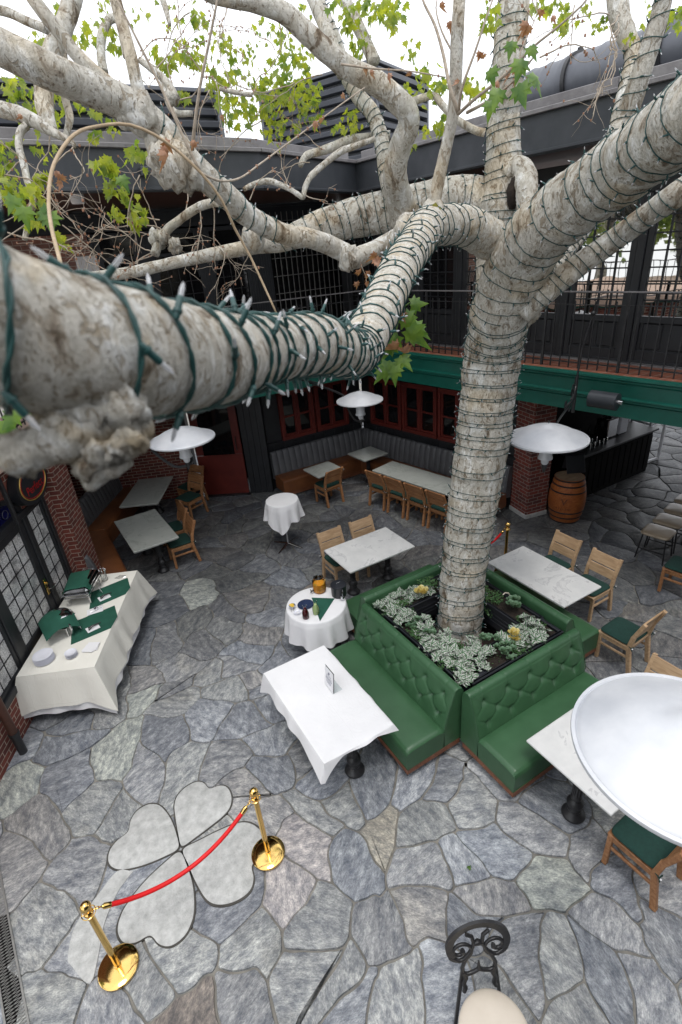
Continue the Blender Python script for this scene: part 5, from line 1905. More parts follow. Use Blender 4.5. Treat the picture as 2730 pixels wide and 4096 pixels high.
for x, y, d, s_, dx, dy in [(2090, 230, 2.6, 110, -.2, .9), (2075, 330, 2.6, 125, .25, 1), (2000, 350, 2.7, 110, -.3, 1), (1965, 400, 2.9, 90, -.1, 1), (2120, 180, 2.8, 80, .5, .9), (2120, 290, 2.6, 120, .9, .8), (1960, 270, 2.9, 90, .1, 1), (2050, 160, 2.7, 80, -.2, .9),
                             (1640, 1220, 2.9, 95, .9, -.1), (1610, 1260, 2.9, 115, .8, .6), (1625, 1310, 2.9, 150, .6, .9), (1590, 1330, 2.9, 130, -.5, .9), (1580, 1240, 2.9, 90, -.4, .8), (1600, 1420, 2.9, 100, .7, .8), (1560, 1440, 2.9, 110, -.2, 1), (1545, 1470, 2.9, 90, -.6, .9), (1575, 1460, 2.9, 100, .1, 1), (1570, 1360, 2.9, 110, -.5, 1), (1650, 1300, 2.9, 110, 1, .5),
                             (40, 1640, 2.0, 120, .7, -.4), (20, 1680, 2.0, 150, -.2, .9), (95, 1600, 2.0, 120, .3, .4), (150, 1640, 1.9, 130, -.1, .9), (190, 1630, 1.8, 130, .4, .8), (5, 1590, 2.1, 110, -.2, .6), (60, 1650, 1.9, 110, -.8, 1),
                             (160, 830, 2.2, 100, .6, .9), (190, 840, 2.2, 120, .2, 1), (60, 780, 2.4, 100, -.4, 1), (90, 820, 2.4, 110, .2, 1), (480, 700, 3.2, 80, .6, .9)]:
    leaf(FL_, at(x, y, d), CR * dx - CU * dy, -CF + Vector((rt_.gauss(0, .4), rt_.gauss(0, .4), rt_.gauss(0, .3))), s_ * .86 * d / FPX, rt_.uniform(.12, .45), rt_.uniform(.1, .5))
TW2 = MB()
for pts in ([(1620, 1180, 2.95), (1600, 1240, 2.9), (1585, 1340, 2.9), (1570, 1430, 2.9)], [(-30, 1560, 2.0), (30, 1610, 2.0), (120, 1600, 2.0), (190, 1610, 1.9)], [(1600, 1240, 2.9), (1640, 1210, 2.9)]):
    twig([p for p in pts], 10, 5, mat=TW2)
TW2.build('green_shoot', 'leafdark', TREE, rel='world', smooth=180)
FL_.build('leaves', 'leafdark', TREE, rel='world', smooth=180)
DL = MB()
for x, y, d, s_ in [(655, 560, 2.3, 70), (660, 600, 2.3, 85), (660, 580, 2.3, 60), (225, 680, 1.9, 40), (235, 700, 1.9, 50), (245, 720, 1.9, 45), (780, 560, 3.2, 45), (1465, 260, 4, 36), (1480, 280, 4, 36), (1555, 290, 4, 40), (1650, 290, 4, 40), (1925, 205, 3.5, 50), (1930, 220, 3.5, 46), (2110, 80, 3.2, 70), (2125, 100, 3.2, 60), (2165, 35, 3.1, 50), (2040, 280, 3.4, 50), (2070, 300, 3.1, 56), (2060, 260, 3.1, 50), (1990, 320, 3.4, 40), (1840, 320, 3.8, 36), (1760, 10, 3.8, 50), (1800, 80, 3.8, 46), (2210, 60, 3.2, 36), (1880, 400, 3.8, 30), (2000, 370, 3, 36), (880, 460, 4.6, 36), (1265, 480, 3.2, 40), (1290, 470, 3.2, 36),
                    (1500, 1030, 4.5, 60), (1510, 1010, 4.5, 60), (1440, 1075, 4.5, 50), (1480, 1080, 4.5, 50), (1550, 1020, 4.4, 50), (1500, 1120, 4.5, 44), (1465, 1125, 4.5, 40), (1600, 1370, 2.85, 100), (1610, 1390, 2.85, 90), (1600, 1240, 2.85, 60), (1430, 1125, 4.5, 40), (90, 460, 3, 30), (1370, 370, 3.6, 34)]:
    leaf(DL, at(x, y, d), Vector((rt_.gauss(0, .5), rt_.gauss(0, .5), -1)), -CF + Vector((rt_.gauss(0, .8), rt_.gauss(0, .8), rt_.gauss(0, .5))), s_ * .8 * d / FPX, .9, 1.0)
DL.build('dead_leaves', 'deadleaf', TREE, rel='world', smooth=180)


# ------------------------------------------------------------------ light strings
def bulb_mesh(scale=1.0, n=10):
    a = MB()
    a.lathe([(.0030, -.004), (.0042, .0), (.0044, .004), (.0044, .022), (.0034, .0245)], n)
    a.lathe([(.0058, .004), (.0062, .006), (.0058, .008)], n)
    b = MB()
    b.lathe([(.0030, .024), (.0030, .034), (.0022, .038), (.0008, .042)], n)
    for q in (a, b):
        q.v = [(x * scale, y * scale, z * scale) for x, y, z in q.v]
    return a, b


_sa, _sb = bulb_mesh(1.0)
_tmp1 = _sa.build('socket', 'cordgreen'); _tmp2 = _sb.build('bulb_tip', 'bulb')
ME_SOCK, ME_TIP = _tmp1.data, _tmp2.data
bpy.data.objects.remove(_tmp1); bpy.data.objects.remove(_tmp2)


def light_string(label, limb, L0, L1, pitch, spacing, cord_r, scale, parts=100, twisted=False, phase=0.0, wander=.25):
    rr = random.Random(int(L1 * 1000) + len(label))
    p0 = limb.at(limb.idx(L0), 0)[0]
    t = thing('string_lights', label, 'string lights', p0, 0, 'green cord light strings wound round the tree')
    cord = []
    bulbs = []
    L = L0
    a = phase
    run = 0
    last = None
    nb = rr.uniform(0, spacing)
    seg = .012 if twisted else .03
    while L < L1:
        i = limb.idx(L)
        k = int(i)
        r = limb.r[min(k, len(limb.r) - 1)]
        pit = pitch(L) if callable(pitch) else pitch
        da = seg / max(r, .01)
        w = wander * math.sin(a * .5 + phase) * pit * .5 + .3 * pit * noise.noise(Vector((L * 9, phase, 0)))
        ii = limb.idx(max(L0, min(L1, L + w)))
        q, d, tn = limb.at(ii, a, cord_r * (1.2 if not twisted else 1.8))
        cord.append((q, d, tn))
        if last is not None: run += (q - last).length
        last = q
        if run > nb:
            nb = run + spacing * rr.uniform(.75, 1.25)
            bulbs.append((q, d, tn, a))
        a += da
        L += pit * da / (2 * PI)
    mb = MB()
    if twisted:
        for ph in (0, PI):
            pts = []
            for k, (q, d, tn) in enumerate(cord):
                cdir = tn
                an = k * 1.15 + ph
                pts.append(q + tn * (math.cos(an) * cord_r * .8) + d * (math.sin(an) * cord_r * .8))
            mb.tube(pts, cord_r * .85, 6)
    else:
        mb.tube([c[0] for c in cord], cord_r, 5)
    mb.build('cord', 'cordgreen', t, rel='world', smooth=180)
    # nearest bulbs are parts, the rest one piece of stuff
    bulbs.sort(key=lambda b: (b[0] - CAM_O).length + (0 if (b[1].dot(CAM_O - b[0]) > -.02) else 50))
    ms, mt = MB(), MB()
    for j, (q, d, tn, a) in enumerate(bulbs):
        side = d.cross(tn)
        z = (d * rr.uniform(.25, .9) + side * rr.uniform(-1, 1) * .6 + tn * rr.uniform(-.9, .9)).normalized()
        x = z.orthogonal().normalized()
        M = Matrix((x, z.cross(x), z)).transposed().to_4x4()
        M.translation = q + d * cord_r
        M = M @ Matrix.Scale(scale, 4)
        if j < parts:
            o = bpy.data.objects.new('light_socket', ME_SOCK)
            COL.objects.link(o)
            o.parent = t
            o.matrix_local = Matrix.Translation(-t.location) @ M
            o2 = bpy.data.objects.new('bulb', ME_TIP)
            COL.objects.link(o2)
            o2.parent = o
        else:
            for src, dst in ((_sa, ms), (_sb, mt)):
                dst.add([M @ Vector(p) for p in src.v], src.f)
    if ms.v:
        o = ms.build('bulbs', 'cordgreen', t, rel='world', smooth=180)
        o['kind'] = 'stuff'
        o2 = mt.build('bulb_tips', 'bulb', t, rel='world', smooth=180)
        o2['kind'] = 'stuff'
    return t


ln = limbs['near']
tot = ln.len[-1]
# position along the near limb where it turns toward the camera
LT_ = next(ln.len[i] for i, p in enumerate(ln.p) if (p - CAM_O).dot(CF) < 1.95)
light_string('green light string with big clear bulbs wound round the blurred branch nearest the camera', ln, LT_, tot - .05,
             lambda L: (.078 if L < tot - .95 else (.078 + .006 * min(1, (L - tot + .95) / .45))), .11, .0022, .92, 98, True, .4)
light_string('green light string spiralling up the pale limb between the fork and the near bend', ln, .35, LT_, .155, .15, .0034, 1.15, 60, False, 1.0)
light_string('green light string wound in many close rings round the thick trunk', limbs['trunk'], .35, 4.55,
             lambda L: (.105 if L < 2.4 else (.15 if L < 2.95 else .075)), .19, .0036, 1.3, 100, False, 0.0, .5)
light_string('green light string round the heavy limb rising to the right edge', limbs['trunk'], 4.55, limbs['trunk'].len[-1] - .1, .175, .17, .0035, 1.25, 90, False, .7)
light_string('green light string round the slimmer lower right limb', limbs['right_low'], .15, limbs['right_low'].len[-1] - .1, .10, .2, .0034, 1.2, 60, False, .2)
light_string('green light string round the short limb behind the heavy right one', limbs['right_back'], .1, limbs['right_back'].len[-1], .09, .2, .0034, 1.2, 40, False, .2)
light_string('green light string up the rear stem that rises to the top of the photo', limbs['rear'], .3, limbs['rear'].len[-1] - .2, .105, .2, .0035, 1.25, 80, False, .2)
light_string('green light string along the horizontal limb reaching left behind the fork', limbs['left_rear'], .3, 2.75, .12, .17, .0035, 1.255, 80, False, .2)
light_string('green light string up the leaning stem left of the arching bare limb', limbs['arch_b'], .1, limbs['arch_b'].len[-1] - .1, .10, .2, .0035, 1.25, 60, False, .2)
light_string('green light string up the thin stem at the upper right', limbs['right_up'], .3, limbs['right_up'].len[-1], .11, .2, .0034, 1.2, 60, False, .2)
light_string('green light string on the blotchy stem behind the upper right one', limbs['right_up_b'], .1, 1.0, .10, .2, .0034, 1.2, 40, False, .2)
lem = limbs['elbow']
light_string('green light string along the left limb above its rough knot', lem, 1.45, 2.7, .12, .16, .0036, 1.1, 50, False, .2)

# ------------------------------------------------------------------ trees beyond the roofs
rf_ = random.Random(5)
TW = MB()


def far_tree(label, base, h, rad, n):
    t = thing('background_tree', label, 'tree', base, 0, None)
    mb = MB()
    lim = Limb([(V3(base), .22), (V3(base) + V3((.1, 0, h * .5)), .16), (V3(base) + V3((0, .2, h * .8)), .08)], .3, .1, 3, 1)
    lim.mesh(mb, 10)
    for k in range(7):
        a = k * 2.4
        p = V3(base) + V3((0, 0, h * (.45 + .05 * k)))
        q = p + V3((math.cos(a) * rad * .7, math.sin(a) * rad * .7, h * .22))
        mb.tube([p, (p + q) / 2 + V3((0, 0, .2)), q], [.07, .05, .02], 6)
    mb.build('trunk', 'bark', t, rel='world', smooth=180)
    cr = MB()
    for k in range(n // 14):
        u = Vector((rf_.gauss(0, 1), rf_.gauss(0, 1), rf_.gauss(0, 1))).normalized() * rad * rf_.uniform(.5, 1.05)
        c = V3(base) + V3((0, 0, h * .78)) + Vector((u.x, u.y, u.z * .8))
        for _ in range(14):
            p = c + Vector((rf_.gauss(0, .22), rf_.gauss(0, .22), rf_.gauss(0, .2))) * rad * .4
            d = Vector((rf_.gauss(0, 1), rf_.gauss(0, 1), rf_.gauss(-.3, .6)))
            b = d.orthogonal().normalized()
            s_ = rf_.uniform(.10, .22)
            cr.add([p, p + d.normalized() * s_ + b * s_ * .45, p + d.normalized() * s_ * 1.8, p + d.normalized() * s_ - b * s_ * .45], [(0, 1, 2, 3)])
    cr.build('crown', 'fartree', t, rel='world', smooth=0)
    return t


far_tree('hazy tree beyond the gap between the two roof screens, nearer the left screen', (9.2, 34, 0), 11.6, 2.6, 2600)
far_tree('smaller hazy tree beyond the roof gap, nearer the right screen', (13.2, 36, 0), 10.6, 1.8, 1400)
# garden on the camera's own side, seen only as reflections in the upper doors
for k, (x, y, h, r_) in enumerate([(-7.5, 6.0, 7.0, 1.9), (-9.5, 9.6, 7.6, 2.3), (-11, 14, 7.4, 2.4), (-12, 3, 8, 2.6)]):
    far_tree(['small garden tree just beyond the left terrace railing', 'broad garden tree past the middle of the left terrace', 'garden tree farthest along beyond the left terrace', 'tall garden tree left of the viewpoint beyond the terrace'][k], (x, y, 0), h, r_, 1600)

# ================================================================== FURNITURE
rg = random.Random(21)


def make_chair(mat):
    """teak chair, seat toward +y, back at -y, origin on the floor under the seat"""
    t = thing('wooden_chair', 'x', 'chair')
    for sx in (-1, 1):
        MB().bar((sx * .205, .19, 0), (sx * .205, .19, .42), .045, .045, .005).build('leg', mat, t)
        mb = MB()
        mb.bar((sx * .215, -.27, 0), (sx * .215, -.20, .43), .045, .055, .005, up=(0, 1, 0))
        mb.bar((sx * .215, -.20, .42), (sx * .215, -.235, .62), .045, .055, .005, up=(0, 1, 0))
        mb.bar((sx * .215, -.233, .61), (sx * .215, -.335, .88), .045, .05, .005, up=(0, 1, 0))
        mb.build('leg', mat, t)
    mb = MB()
    mb.box((0, .20, .39), (.40, .025, .07), .004)
    mb.box((0, -.19, .39), (.40, .025, .07), .004)
    for sx in (-1, 1):
        mb.box((sx * .205, 0, .39), (.026, .36, .07), .004)
        mb.box((sx * .205, -.01, .26), (.022, .40, .035), .004)
    mb.box((0, 0, .425), (.45, .44, .018), .004)
    mb.build('seat_frame', mat, t)
    for k, (z0, z1) in enumerate(((.56, .70), (.715, .875))):
        y0, y1 = -.235 - max(0, z0 - .62) * .36, -.235 - (z1 - .62) * .36
        mb = MB()
        mb.bar((0, y0 + .012, z0), (0, y1 + .012, z1), .40, .022, .005, up=(0, 1, 0))
        mb.build('back_slat', mat, t)
    mb = MB()

    def cush(u, v):
        a = 2 * PI * u
        c, s = math.cos(a), math.sin(a)
        e = .28
        x = math.copysign(abs(c) ** e, c) * .225
        y = math.copysign(abs(s) ** e, s) * .215
        ph = PI * (v - .5)
        k = max(0, math.cos(ph)) ** .35
        return Vector((x * k, .0 + y * k, .462 + .028 * math.sin(ph) * (1 - .1 * noise.noise(Vector((x * 8, y * 8, 0))))))
    mb.grid(cush, 40, 13, closed_u=True)
    cu = mb.build('cushion', 'cushion', t, smooth=180)
    mb = MB()
    for sx in (-1, 1):
        mb.tube([(sx * .19, -.19, .46), (sx * .235, -.21, .465), (sx * .245, -.245, .46), (sx * .20, -.25, .455)], .007, 5)
        mb.tube([(sx * .24, -.24, .46), (sx * .255, -.26, .43)], .006, 5)
    tie = mb.build('tie', 'cushion', t)
    mb = MB()
    for sx in (-1, 1): mb.box((sx * .25, -.262, .465), (.018, .014, .012), .004)
    mb.build('toggle', 'paper', t)
    return t


CH = {'teak': make_chair('teak'), 'teakpale': make_chair('teakpale')}
_used = {}


def chair(x, y, face, label, group=None, kind='teak'):
    """face = world angle (deg) the sitter looks toward"""
    rz = R(face - 90)
    if kind not in _used:
        _used[kind] = 1
        c = CH[kind]
        c.location = (x, y, .015)
        c.rotation_euler.z = rz
        c['label'] = label
        if group: c['group'] = group
        return c
    return dup(CH[kind], (x, y, .015), rz, label, group)


# facing: +y = 90, -y = -90, -x = 180, +x = 0
chair(3.62, 6.80, -90, 'pale teak chair behind the marble table left of the trunk, farther from the trunk', 'chairs at the marble table left of the trunk', 'teakpale')
chair(4.26, 6.78, -90, 'pale teak chair behind the marble table left of the trunk, nearer the trunk', 'chairs at the marble table left of the trunk', 'teakpale')
chair(6.22, 4.51, 180, 'pale teak chair at the far side of the veined marble table, next to the stanchion', 'chairs at the marble table right of the trunk', 'teakpale')
chair(6.20, 3.82, 180, 'pale teak chair at the far side of the veined marble table, nearer the empty chair', 'chairs at the marble table right of the trunk', 'teakpale')
chair(5.68, 2.92, 92, 'empty teak chair with its dark green seat in full view, right of the green booths', None, 'teakpale')
chair(3.42, 1.20, 92, 'large teak chair with green cushion at the bottom right under the big heat lamp', None, 'teak')
chair(4.78, 2.02, 180, 'pale teak chair back peeking over the big near heat lamp', None, 'teakpale')
chair(7.72, 3.30, 100, 'teak chair cut off by the right edge of the photo', None, 'teak')
chair(5.02, 9.70, 97, 'single teak chair pulled to the small marble table at the short grey bench')
LT = Vector((6.40, 8.10)); th = R(-78)
ld = Vector((math.cos(th), math.sin(th)))           # long axis toward the camera side
ln_ = Vector((-ld.y, ld.x))                         # toward the wall
for k, w_ in enumerate(('first from the corner', 'second from the corner', 'third from the corner', 'half hidden behind the tree trunk')):
    p = LT + ld * (-.74 + k * .55) - ln_ * .30 + Vector((-.02, 0))
    chair(p.x, p.y, 12, 'teak chair at the long marble table, ' + w_, 'four chairs along the long marble table')
chair(1.47, 9.26, 180, 'orange teak chair at the veined grey table by the curved bench, front one', 'chairs at the left grey tables')
chair(1.50, 9.90, 180, 'orange teak chair at the veined grey table by the curved bench, back one', 'chairs at the left grey tables')
chair(2.22, 11.15, 205, 'orange teak chair at the farthest left grey table, nearer one', 'chairs at the left grey tables')
chair(2.42, 11.75, 205, 'orange teak chair at the farthest left grey table, beside the red door', 'chairs at the left grey tables')


# ------------------------------------------------------------------ tables
PED = [(.105, .0), (.11, .015), (.106, .03), (.09, .045), (.075, .065), (.062, .09), (.068, .11), (.06, .125), (.055, .15), (.075, .17), (.078, .20), (.06, .23), (.045, .25), (.052, .27), (.05, .29), (.038, .31), (.035, .66), (.045, .68), (.05, .70), (.05, .715)]


def table(cx, cy, sx, sy, rz, label, mat='marble', peds=((0, 0),), zt=.76, top=True, group=None, cat='table', pscale=1.0):
    t = thing('marble_table' if top else 'dining_table', label, cat, (cx, cy, .012), R(rz), group)
    mb = MB()
    mb.box((0, 0, zt - .018 - .012), (sx, sy, .03), .007)
    mb.box((0, 0, zt - .042 - .012), (sx - .03, sy - .03, .018), .004)
    mb.build('tabletop', mat, t)
    for px_, py_ in peds:
        mb = MB()
        mb.lathe([(r * pscale, z) for r, z in PED], 20, c=(px_, py_, 0))
        for k in range(12):
            a = 2 * PI * k / 12
            mb.bar((px_ + .041 * pscale * math.cos(a), py_ + .041 * pscale * math.sin(a), .32), (px_ + .041 * pscale * math.cos(a), py_ + .041 * pscale * math.sin(a), .65), .010, .010)
        mb.bar((px_ - .18, py_, zt - .07), (px_ + .18, py_, zt - .07), .05, .025)
        mb.build('pedestal', 'iron', t)
    return t


def drape(name, label, cx, cy, sx, sy, rz, z, drop, mat, cat='tablecloth', seed=1, corner=.5, flare=.10, sag=.02, asym=(1, 1, 1, 1), nseg=90, rows=22, wave=.03):
    """rectangular cloth: flat top with hanging skirts, points at the corners"""
    t = thing(name, label, cat, (cx, cy, z), R(rz))
    hx, hy = sx / 2, sy / 2
    per = []
    N = nseg
    segs = [((-hx, -hy), (hx, -hy), 0), ((hx, -hy), (hx, hy), 1), ((hx, hy), (-hx, hy), 2), ((-hx, hy), (-hx, -hy), 3)]
    for (a, b, s_) in segs:
        L = math.hypot(b[0] - a[0], b[1] - a[1])
        n = max(8, int(L / .035))
        for k in range(n):
            u_ = k / n
            per.append((a[0] + (b[0] - a[0]) * u_, a[1] + (b[1] - a[1]) * u_, s_, u_, L))
    m_ = len(per)
    nrm = [(0, -1), (1, 0), (0, 1), (-1, 0)]
    vs, fs = [], []
    vs.append((0, 0, .004))
    rings = [.0, .33, .66, .9, 1.0]
    for q in rings[1:]:
        for (x, y, *_r) in per:
            vs.append((x * q, y * q, .004 + .0015 * noise.noise(Vector((x * q * 5, y * q * 5, seed)))))
    base = 1
    for k in range(m_):
        fs.append((0, base + k, base + (k + 1) % m_))
    for r_ in range(len(rings) - 2):
        o0, o1 = base + r_ * m_, base + (r_ + 1) * m_
        for k in range(m_):
            fs.append((o0 + k, o1 + k, o1 + (k + 1) % m_, o0 + (k + 1) % m_))
    top_last = base + (len(rings) - 2) * m_
    prev = top_last
    for j in range(1, rows + 1):
        v = j / rows
        cur = len(vs)
        for (x, y, s_, u_, L) in per:
            n0 = Vector(nrm[s_])
            cd = min(u_, 1 - u_) * L                # distance to the nearest corner
            near = max(0, 1 - cd / .22)
            nb = nrm[(s_ + 1) % 4] if u_ > .5 else nrm[(s_ - 1) % 4]
            ndir = (n0 + Vector(nb) * near * .95).normalized() if near > 0 else n0
            dl = drop * asym[s_]
            if near > 0:
                o_ = asym[(s_ + 1) % 4] if u_ > .5 else asym[(s_ - 1) % 4]
                dl = drop * (asym[s_] * (1 - near * .5) + o_ * near * .5)
            dl *= (1 + corner * near ** 1.5)
            dl *= 1 + .05 * noise.noise(Vector((x * 3, y * 3, seed + 5)))
            out = flare * v * (1 + 1.3 * near * near) * min(1, asym[s_] + .2)
            rip = wave * v * math.sin((u_ * L) * 13 + seed + 1.5 * math.sin(u_ * L * 5 + seed)) * (1 - near)
            rip += wave * 1.6 * v * noise.noise(Vector((x * 2.3, y * 2.3, seed)))
            if v < .08: rip *= .2
            round_ = .006 * min(1, v * 6)
            o2 = out + rip + round_
            vs.append((x + ndir.x * o2, y + ndir.y * o2, .004 - dl * v - (.0 if v > .05 else 0)))
        for k in range(m_):
            fs.append((prev + k, cur + k, cur + (k + 1) % m_, prev + (k + 1) % m_))
        prev = cur
    MB().add(vs, fs).build('cloth', mat, t, smooth=50)
    return t


table(3.95, 6.36, 1.27, .84, 0, 'white marble table with two chairs behind it, left of the tree trunk', 'marble', ((-.36, 0), (.36, 0)))
table(5.55, 4.18, .78, 1.40, 0, 'white marble table with grey veins and two chairs, right of the tree trunk', 'marble', ((0, .42), (0, -.42)))
table(3.72, 1.86, 1.15, .93, 0, 'white marble table partly under the big near heat lamp', 'marble', ((-.36, -.02), (.42, -.02)), pscale=1.05)
table(LT.x, LT.y, 2.15, .68, -78, 'long grey marble table with four chairs in front of the long grey bench', 'marblegrey', ((-.7, 0), (.0, 0), (.7, 0)))
table(6.35, 10.02, .70, .68, 4, 'small square grey marble table in the corner of the grey bench', 'marblegrey')
table(5.05, 9.88, .70, .66, 4, 'small square grey marble table at the left end of the grey bench, with one chair', 'marblegrey')
table(.98, 9.60, .82, 1.52, 3, 'grey marble table scribbled with dark veins by the curved bench', 'marblegrey', ((.05, -.45), (0, .45)))
table(1.44, 11.45, .82, 1.45, -27, 'darker grey marble table farthest left beside the brick back wall', 'marblegrey', ((0, -.4), (0, .4)))
table(1.75, 3.98, .80, 1.46, 0, 'dining table on black cast pedestals under a white cloth, front left of the green booth', 'marble', ((.05, -.48), (.05, .5)), top=False, pscale=1.05)
drape('tablecloth', 'plain white cloth hanging to points over the table that holds the menu stand', 1.75, 3.98, .84, 1.50, 0, .76, .20, 'cloth', seed=3, corner=1.7, flare=.045, wave=.012, asym=(.12, .2, .5, .75), rows=14)

# menu stand
t = thing('menu_stand', 'small upright printed card in a clear stand on the white tablecloth', 'menu', (1.87, 4.05, .768), R(-90))
tilt = Matrix.Rotation(R(-6), 4, 'X')
mb = MB(); mb.box((0, 0, .14), (.19, .004, .27), .001, M=tilt); mb.build('card', 'paper', t)
mb = MB(); mb.box((0, .005, .14), (.21, .003, .29), .001, M=tilt); mb.box((0, .05, .003), (.20, .11, .004), .001); mb.build('holder', 'glass', t)
mb = MB()
MbT = Matrix.Translation((0, -.004, 0)) @ tilt
for z, w_, h_ in ((.045, .10, .006), (.02, .13, .004), (.005, .13, .004), (-.012, .14, .009), (-.035, .11, .004), (-.05, .11, .004), (-.064, .08, .004)):
    nw = max(3, int(w_ / .022))
    for k in range(nw):
        mb.box(MbT @ V3((-w_ / 2 + w_ * (k + .5) / nw, 0, z)) + V3((0, 0, .14)), (w_ / nw * .72, .0012, h_), 0, M=tilt)
mb.build('printing', 'ink', t, smooth=0)
mb = MB()
c_ = MbT @ V3((0, 0, .078)) + V3((0, 0, .14))
mb.tube([c_ + tilt @ V3((.014 * math.cos(2 * PI * k / 16), 0, .014 * math.sin(2 * PI * k / 16))) for k in range(16)], .003, 5, closed=True)
mb.box(c_, (.012, .0015, .014), 0, M=tilt)
mb.build('emblem', 'ink', t)


def round_cloth(name, label, cx, cy, r, z, drop, seed, folds=11, amp=.05, points=0.0, flare=.06, hemvar=.05):
    t = thing(name, label, 'tablecloth', (cx, cy, z))
    vs, fs = [(0, 0, .004)], []
    N = 132
    for q in (.4, .8, .97, 1.0):
        for k in range(N):
            a = 2 * PI * k / N
            vs.append((r * q * math.cos(a), r * q * math.sin(a), .004 if q < 1 else .001))
    for k in range(N):
        fs.append((0, 1 + k, 1 + (k + 1) % N))
    for j in range(3):
        for k in range(N):
            fs.append((1 + j * N + k, 1 + (j + 1) * N + k, 1 + (j + 1) * N + (k + 1) % N, 1 + j * N + (k + 1) % N))
    prev = 1 + 3 * N
    rows = 20
    for j in range(1, rows + 1):
        v = j / rows
        cur = len(vs)
        for k in range(N):
            a = 2 * PI * k / N
            w = math.sin(folds * a + seed + .8 * math.sin(2 * a + seed)) + .35 * math.sin(folds * 1.7 * a + seed * 2)
            pt = points * max(0, math.cos(2 * (a - seed))) ** 2 if points else 0
            hem = drop * (1 + hemvar * noise.noise(Vector((math.cos(a) * 2, math.sin(a) * 2, seed))) + pt)
            rr = r + .012 * min(1, 5 * v) + flare * v + amp * w * v ** 1.15
            vs.append((rr * math.cos(a), rr * math.sin(a), -hem * v))
        for k in range(N):
            fs.append((prev + k, cur + k, cur + (k + 1) % N, prev + (k + 1) % N))
        prev = cur
    MB().add(vs, fs).build('cloth', 'cloth', t, smooth=180)
    return t


# tall round table
t = thing('cocktail_table', 'tall round cocktail table on a chrome post with four flat feet', 'table', (3.38, 8.48, .012))
MB().lathe([(.30, .985), (.305, .99), (.305, 1.01), (.30, 1.015)], 40).build('tabletop', 'plastic', t)
mb = MB(); mb.lathe([(.025, .05), (.022, .07), (.022, .985)], 14); mb.build('post', 'steel', t)
mb = MB()
for k in range(4):
    a = R(30) + k * PI / 2
    mb.tube([(0, 0, .07), (.12 * math.cos(a), .12 * math.sin(a), .05), (.34 * math.cos(a), .34 * math.sin(a), .012)], [.02, .018, .012], 8)
mb.build('foot', 'steel', t)
round_cloth('tablecloth', 'white round cloth on the tall cocktail table in the middle of the courtyard', 3.38, 8.48, .31, 1.034, .36, .9, 9, .035, .55, .045)

# drinks table
t = thing('drinks_table', 'round table with dark legs carrying the drinks', 'table', (2.50, 5.55, .012))
MB().lathe([(.40, .70), (.41, .71), (.41, .735), (.40, .74)], 40).build('tabletop', 'plinth', t)
for k in range(4):
    a = PI / 4 + k * PI / 2
    MB().bar((.28 * math.cos(a), .28 * math.sin(a), 0), (.28 * math.cos(a), .28 * math.sin(a), .70), .05, .05, .005).build('leg', 'iron', t)
round_cloth('tablecloth', 'white round cloth with soft folds on the drinks table', 2.50, 5.55, .425, .755, .40, 2.2, 11, .028, .0, .05)


def sit(x, y): return (x, y, .76)


t = thing('drink_dispenser', 'glass jar of orange drink with lemon slices and a black tap', 'drink dispenser', sit(2.70, 5.80))
mb = MB(); mb.lathe([(.085, .0), (.095, .01), (.10, .04), (.10, .17), (.085, .205), (.065, .22), (.065, .235)], 28, cap=False); mb.build('jar', 'glass', t, smooth=60)
MB().lathe([(.09, .012), (.094, .04), (.094, .14), (.0, .141)], 24).build('drink', 'orange', t)
mb = MB()
for k in range(9):
    a = k * 2.3
    c = V3((.086 * math.cos(a), .086 * math.sin(a), .05 + .014 * k))
    Mq = Matrix.Translation(c) @ Matrix.Rotation(a, 4, 'Z') @ Matrix.Rotation(PI / 2 + .3 * math.sin(k), 4, 'Y')
    mb.lathe([(.0, -.003), (.03, -.003), (.03, .003), (.0, .003)], 14, T=Mq)
mb.build('lemon_slice', 'lemon', t)
mb = MB(); mb.lathe([(.07, .235), (.072, .25), (.05, .262), (.016, .266), (.016, .285), (.0, .288)], 20); mb.build('lid', 'glass', t)
mb = MB(); mb.tube([(-.09, -.0, .05), (-.14, .0, .05), (-.145, 0, .03)], .011, 8); mb.bar((-.135, 0, .05), (-.15, 0, .085), .012, .012); mb.build('tap', 'plastic', t)

t = thing('ice_bucket', 'round black lidded ice bucket with a steel handle and scoop', 'ice bucket', sit(2.88, 5.54))
mb = MB(); mb.lathe([(.10, 0), (.108, .01), (.112, .17), (.115, .175)], 30); mb.build('bucket', 'plastic', t)
mb = MB(); mb.lathe([(.115, .176), (.113, .186), (.06, .192), (.0, .193)], 30); mb.build('lid', 'plastic', t)
mb = MB(); mb.tube([(-.03, 0, .19), (-.03, 0, .215), (.03, 0, .215), (.03, 0, .19)], .004, 6); mb.tube([(.0, -.113, .15), (-.01, -.13, .13), (-.02, -.128, .07)], .005, 6); mb.build('handle', 'steel', t)
mb = MB(); mb.lathe([(.0, .0), (.026, .012), (.032, .035), (.02, .06)], 14, c=(-.03, -.15, .02)); mb.build('scoop', 'steel', t)


def carafe(x, y, mat, label):
    t = thing('carafe', label, 'carafe', sit(x, y))
    pr = [(.040, .0), (.046, .006), (.047, .08), (.040, .12), (.022, .155), (.019, .18), (.027, .205), (.030, .212)]
    MB().lathe(pr, 24, cap=False).build('glass', 'glass', t, smooth=60)
    MB().lathe([(.0, .004), (.043, .006), (.0445, .08), (.038, .118), (.020, .152), (.0, .153)], 24).build('drink', mat, t)
    return t


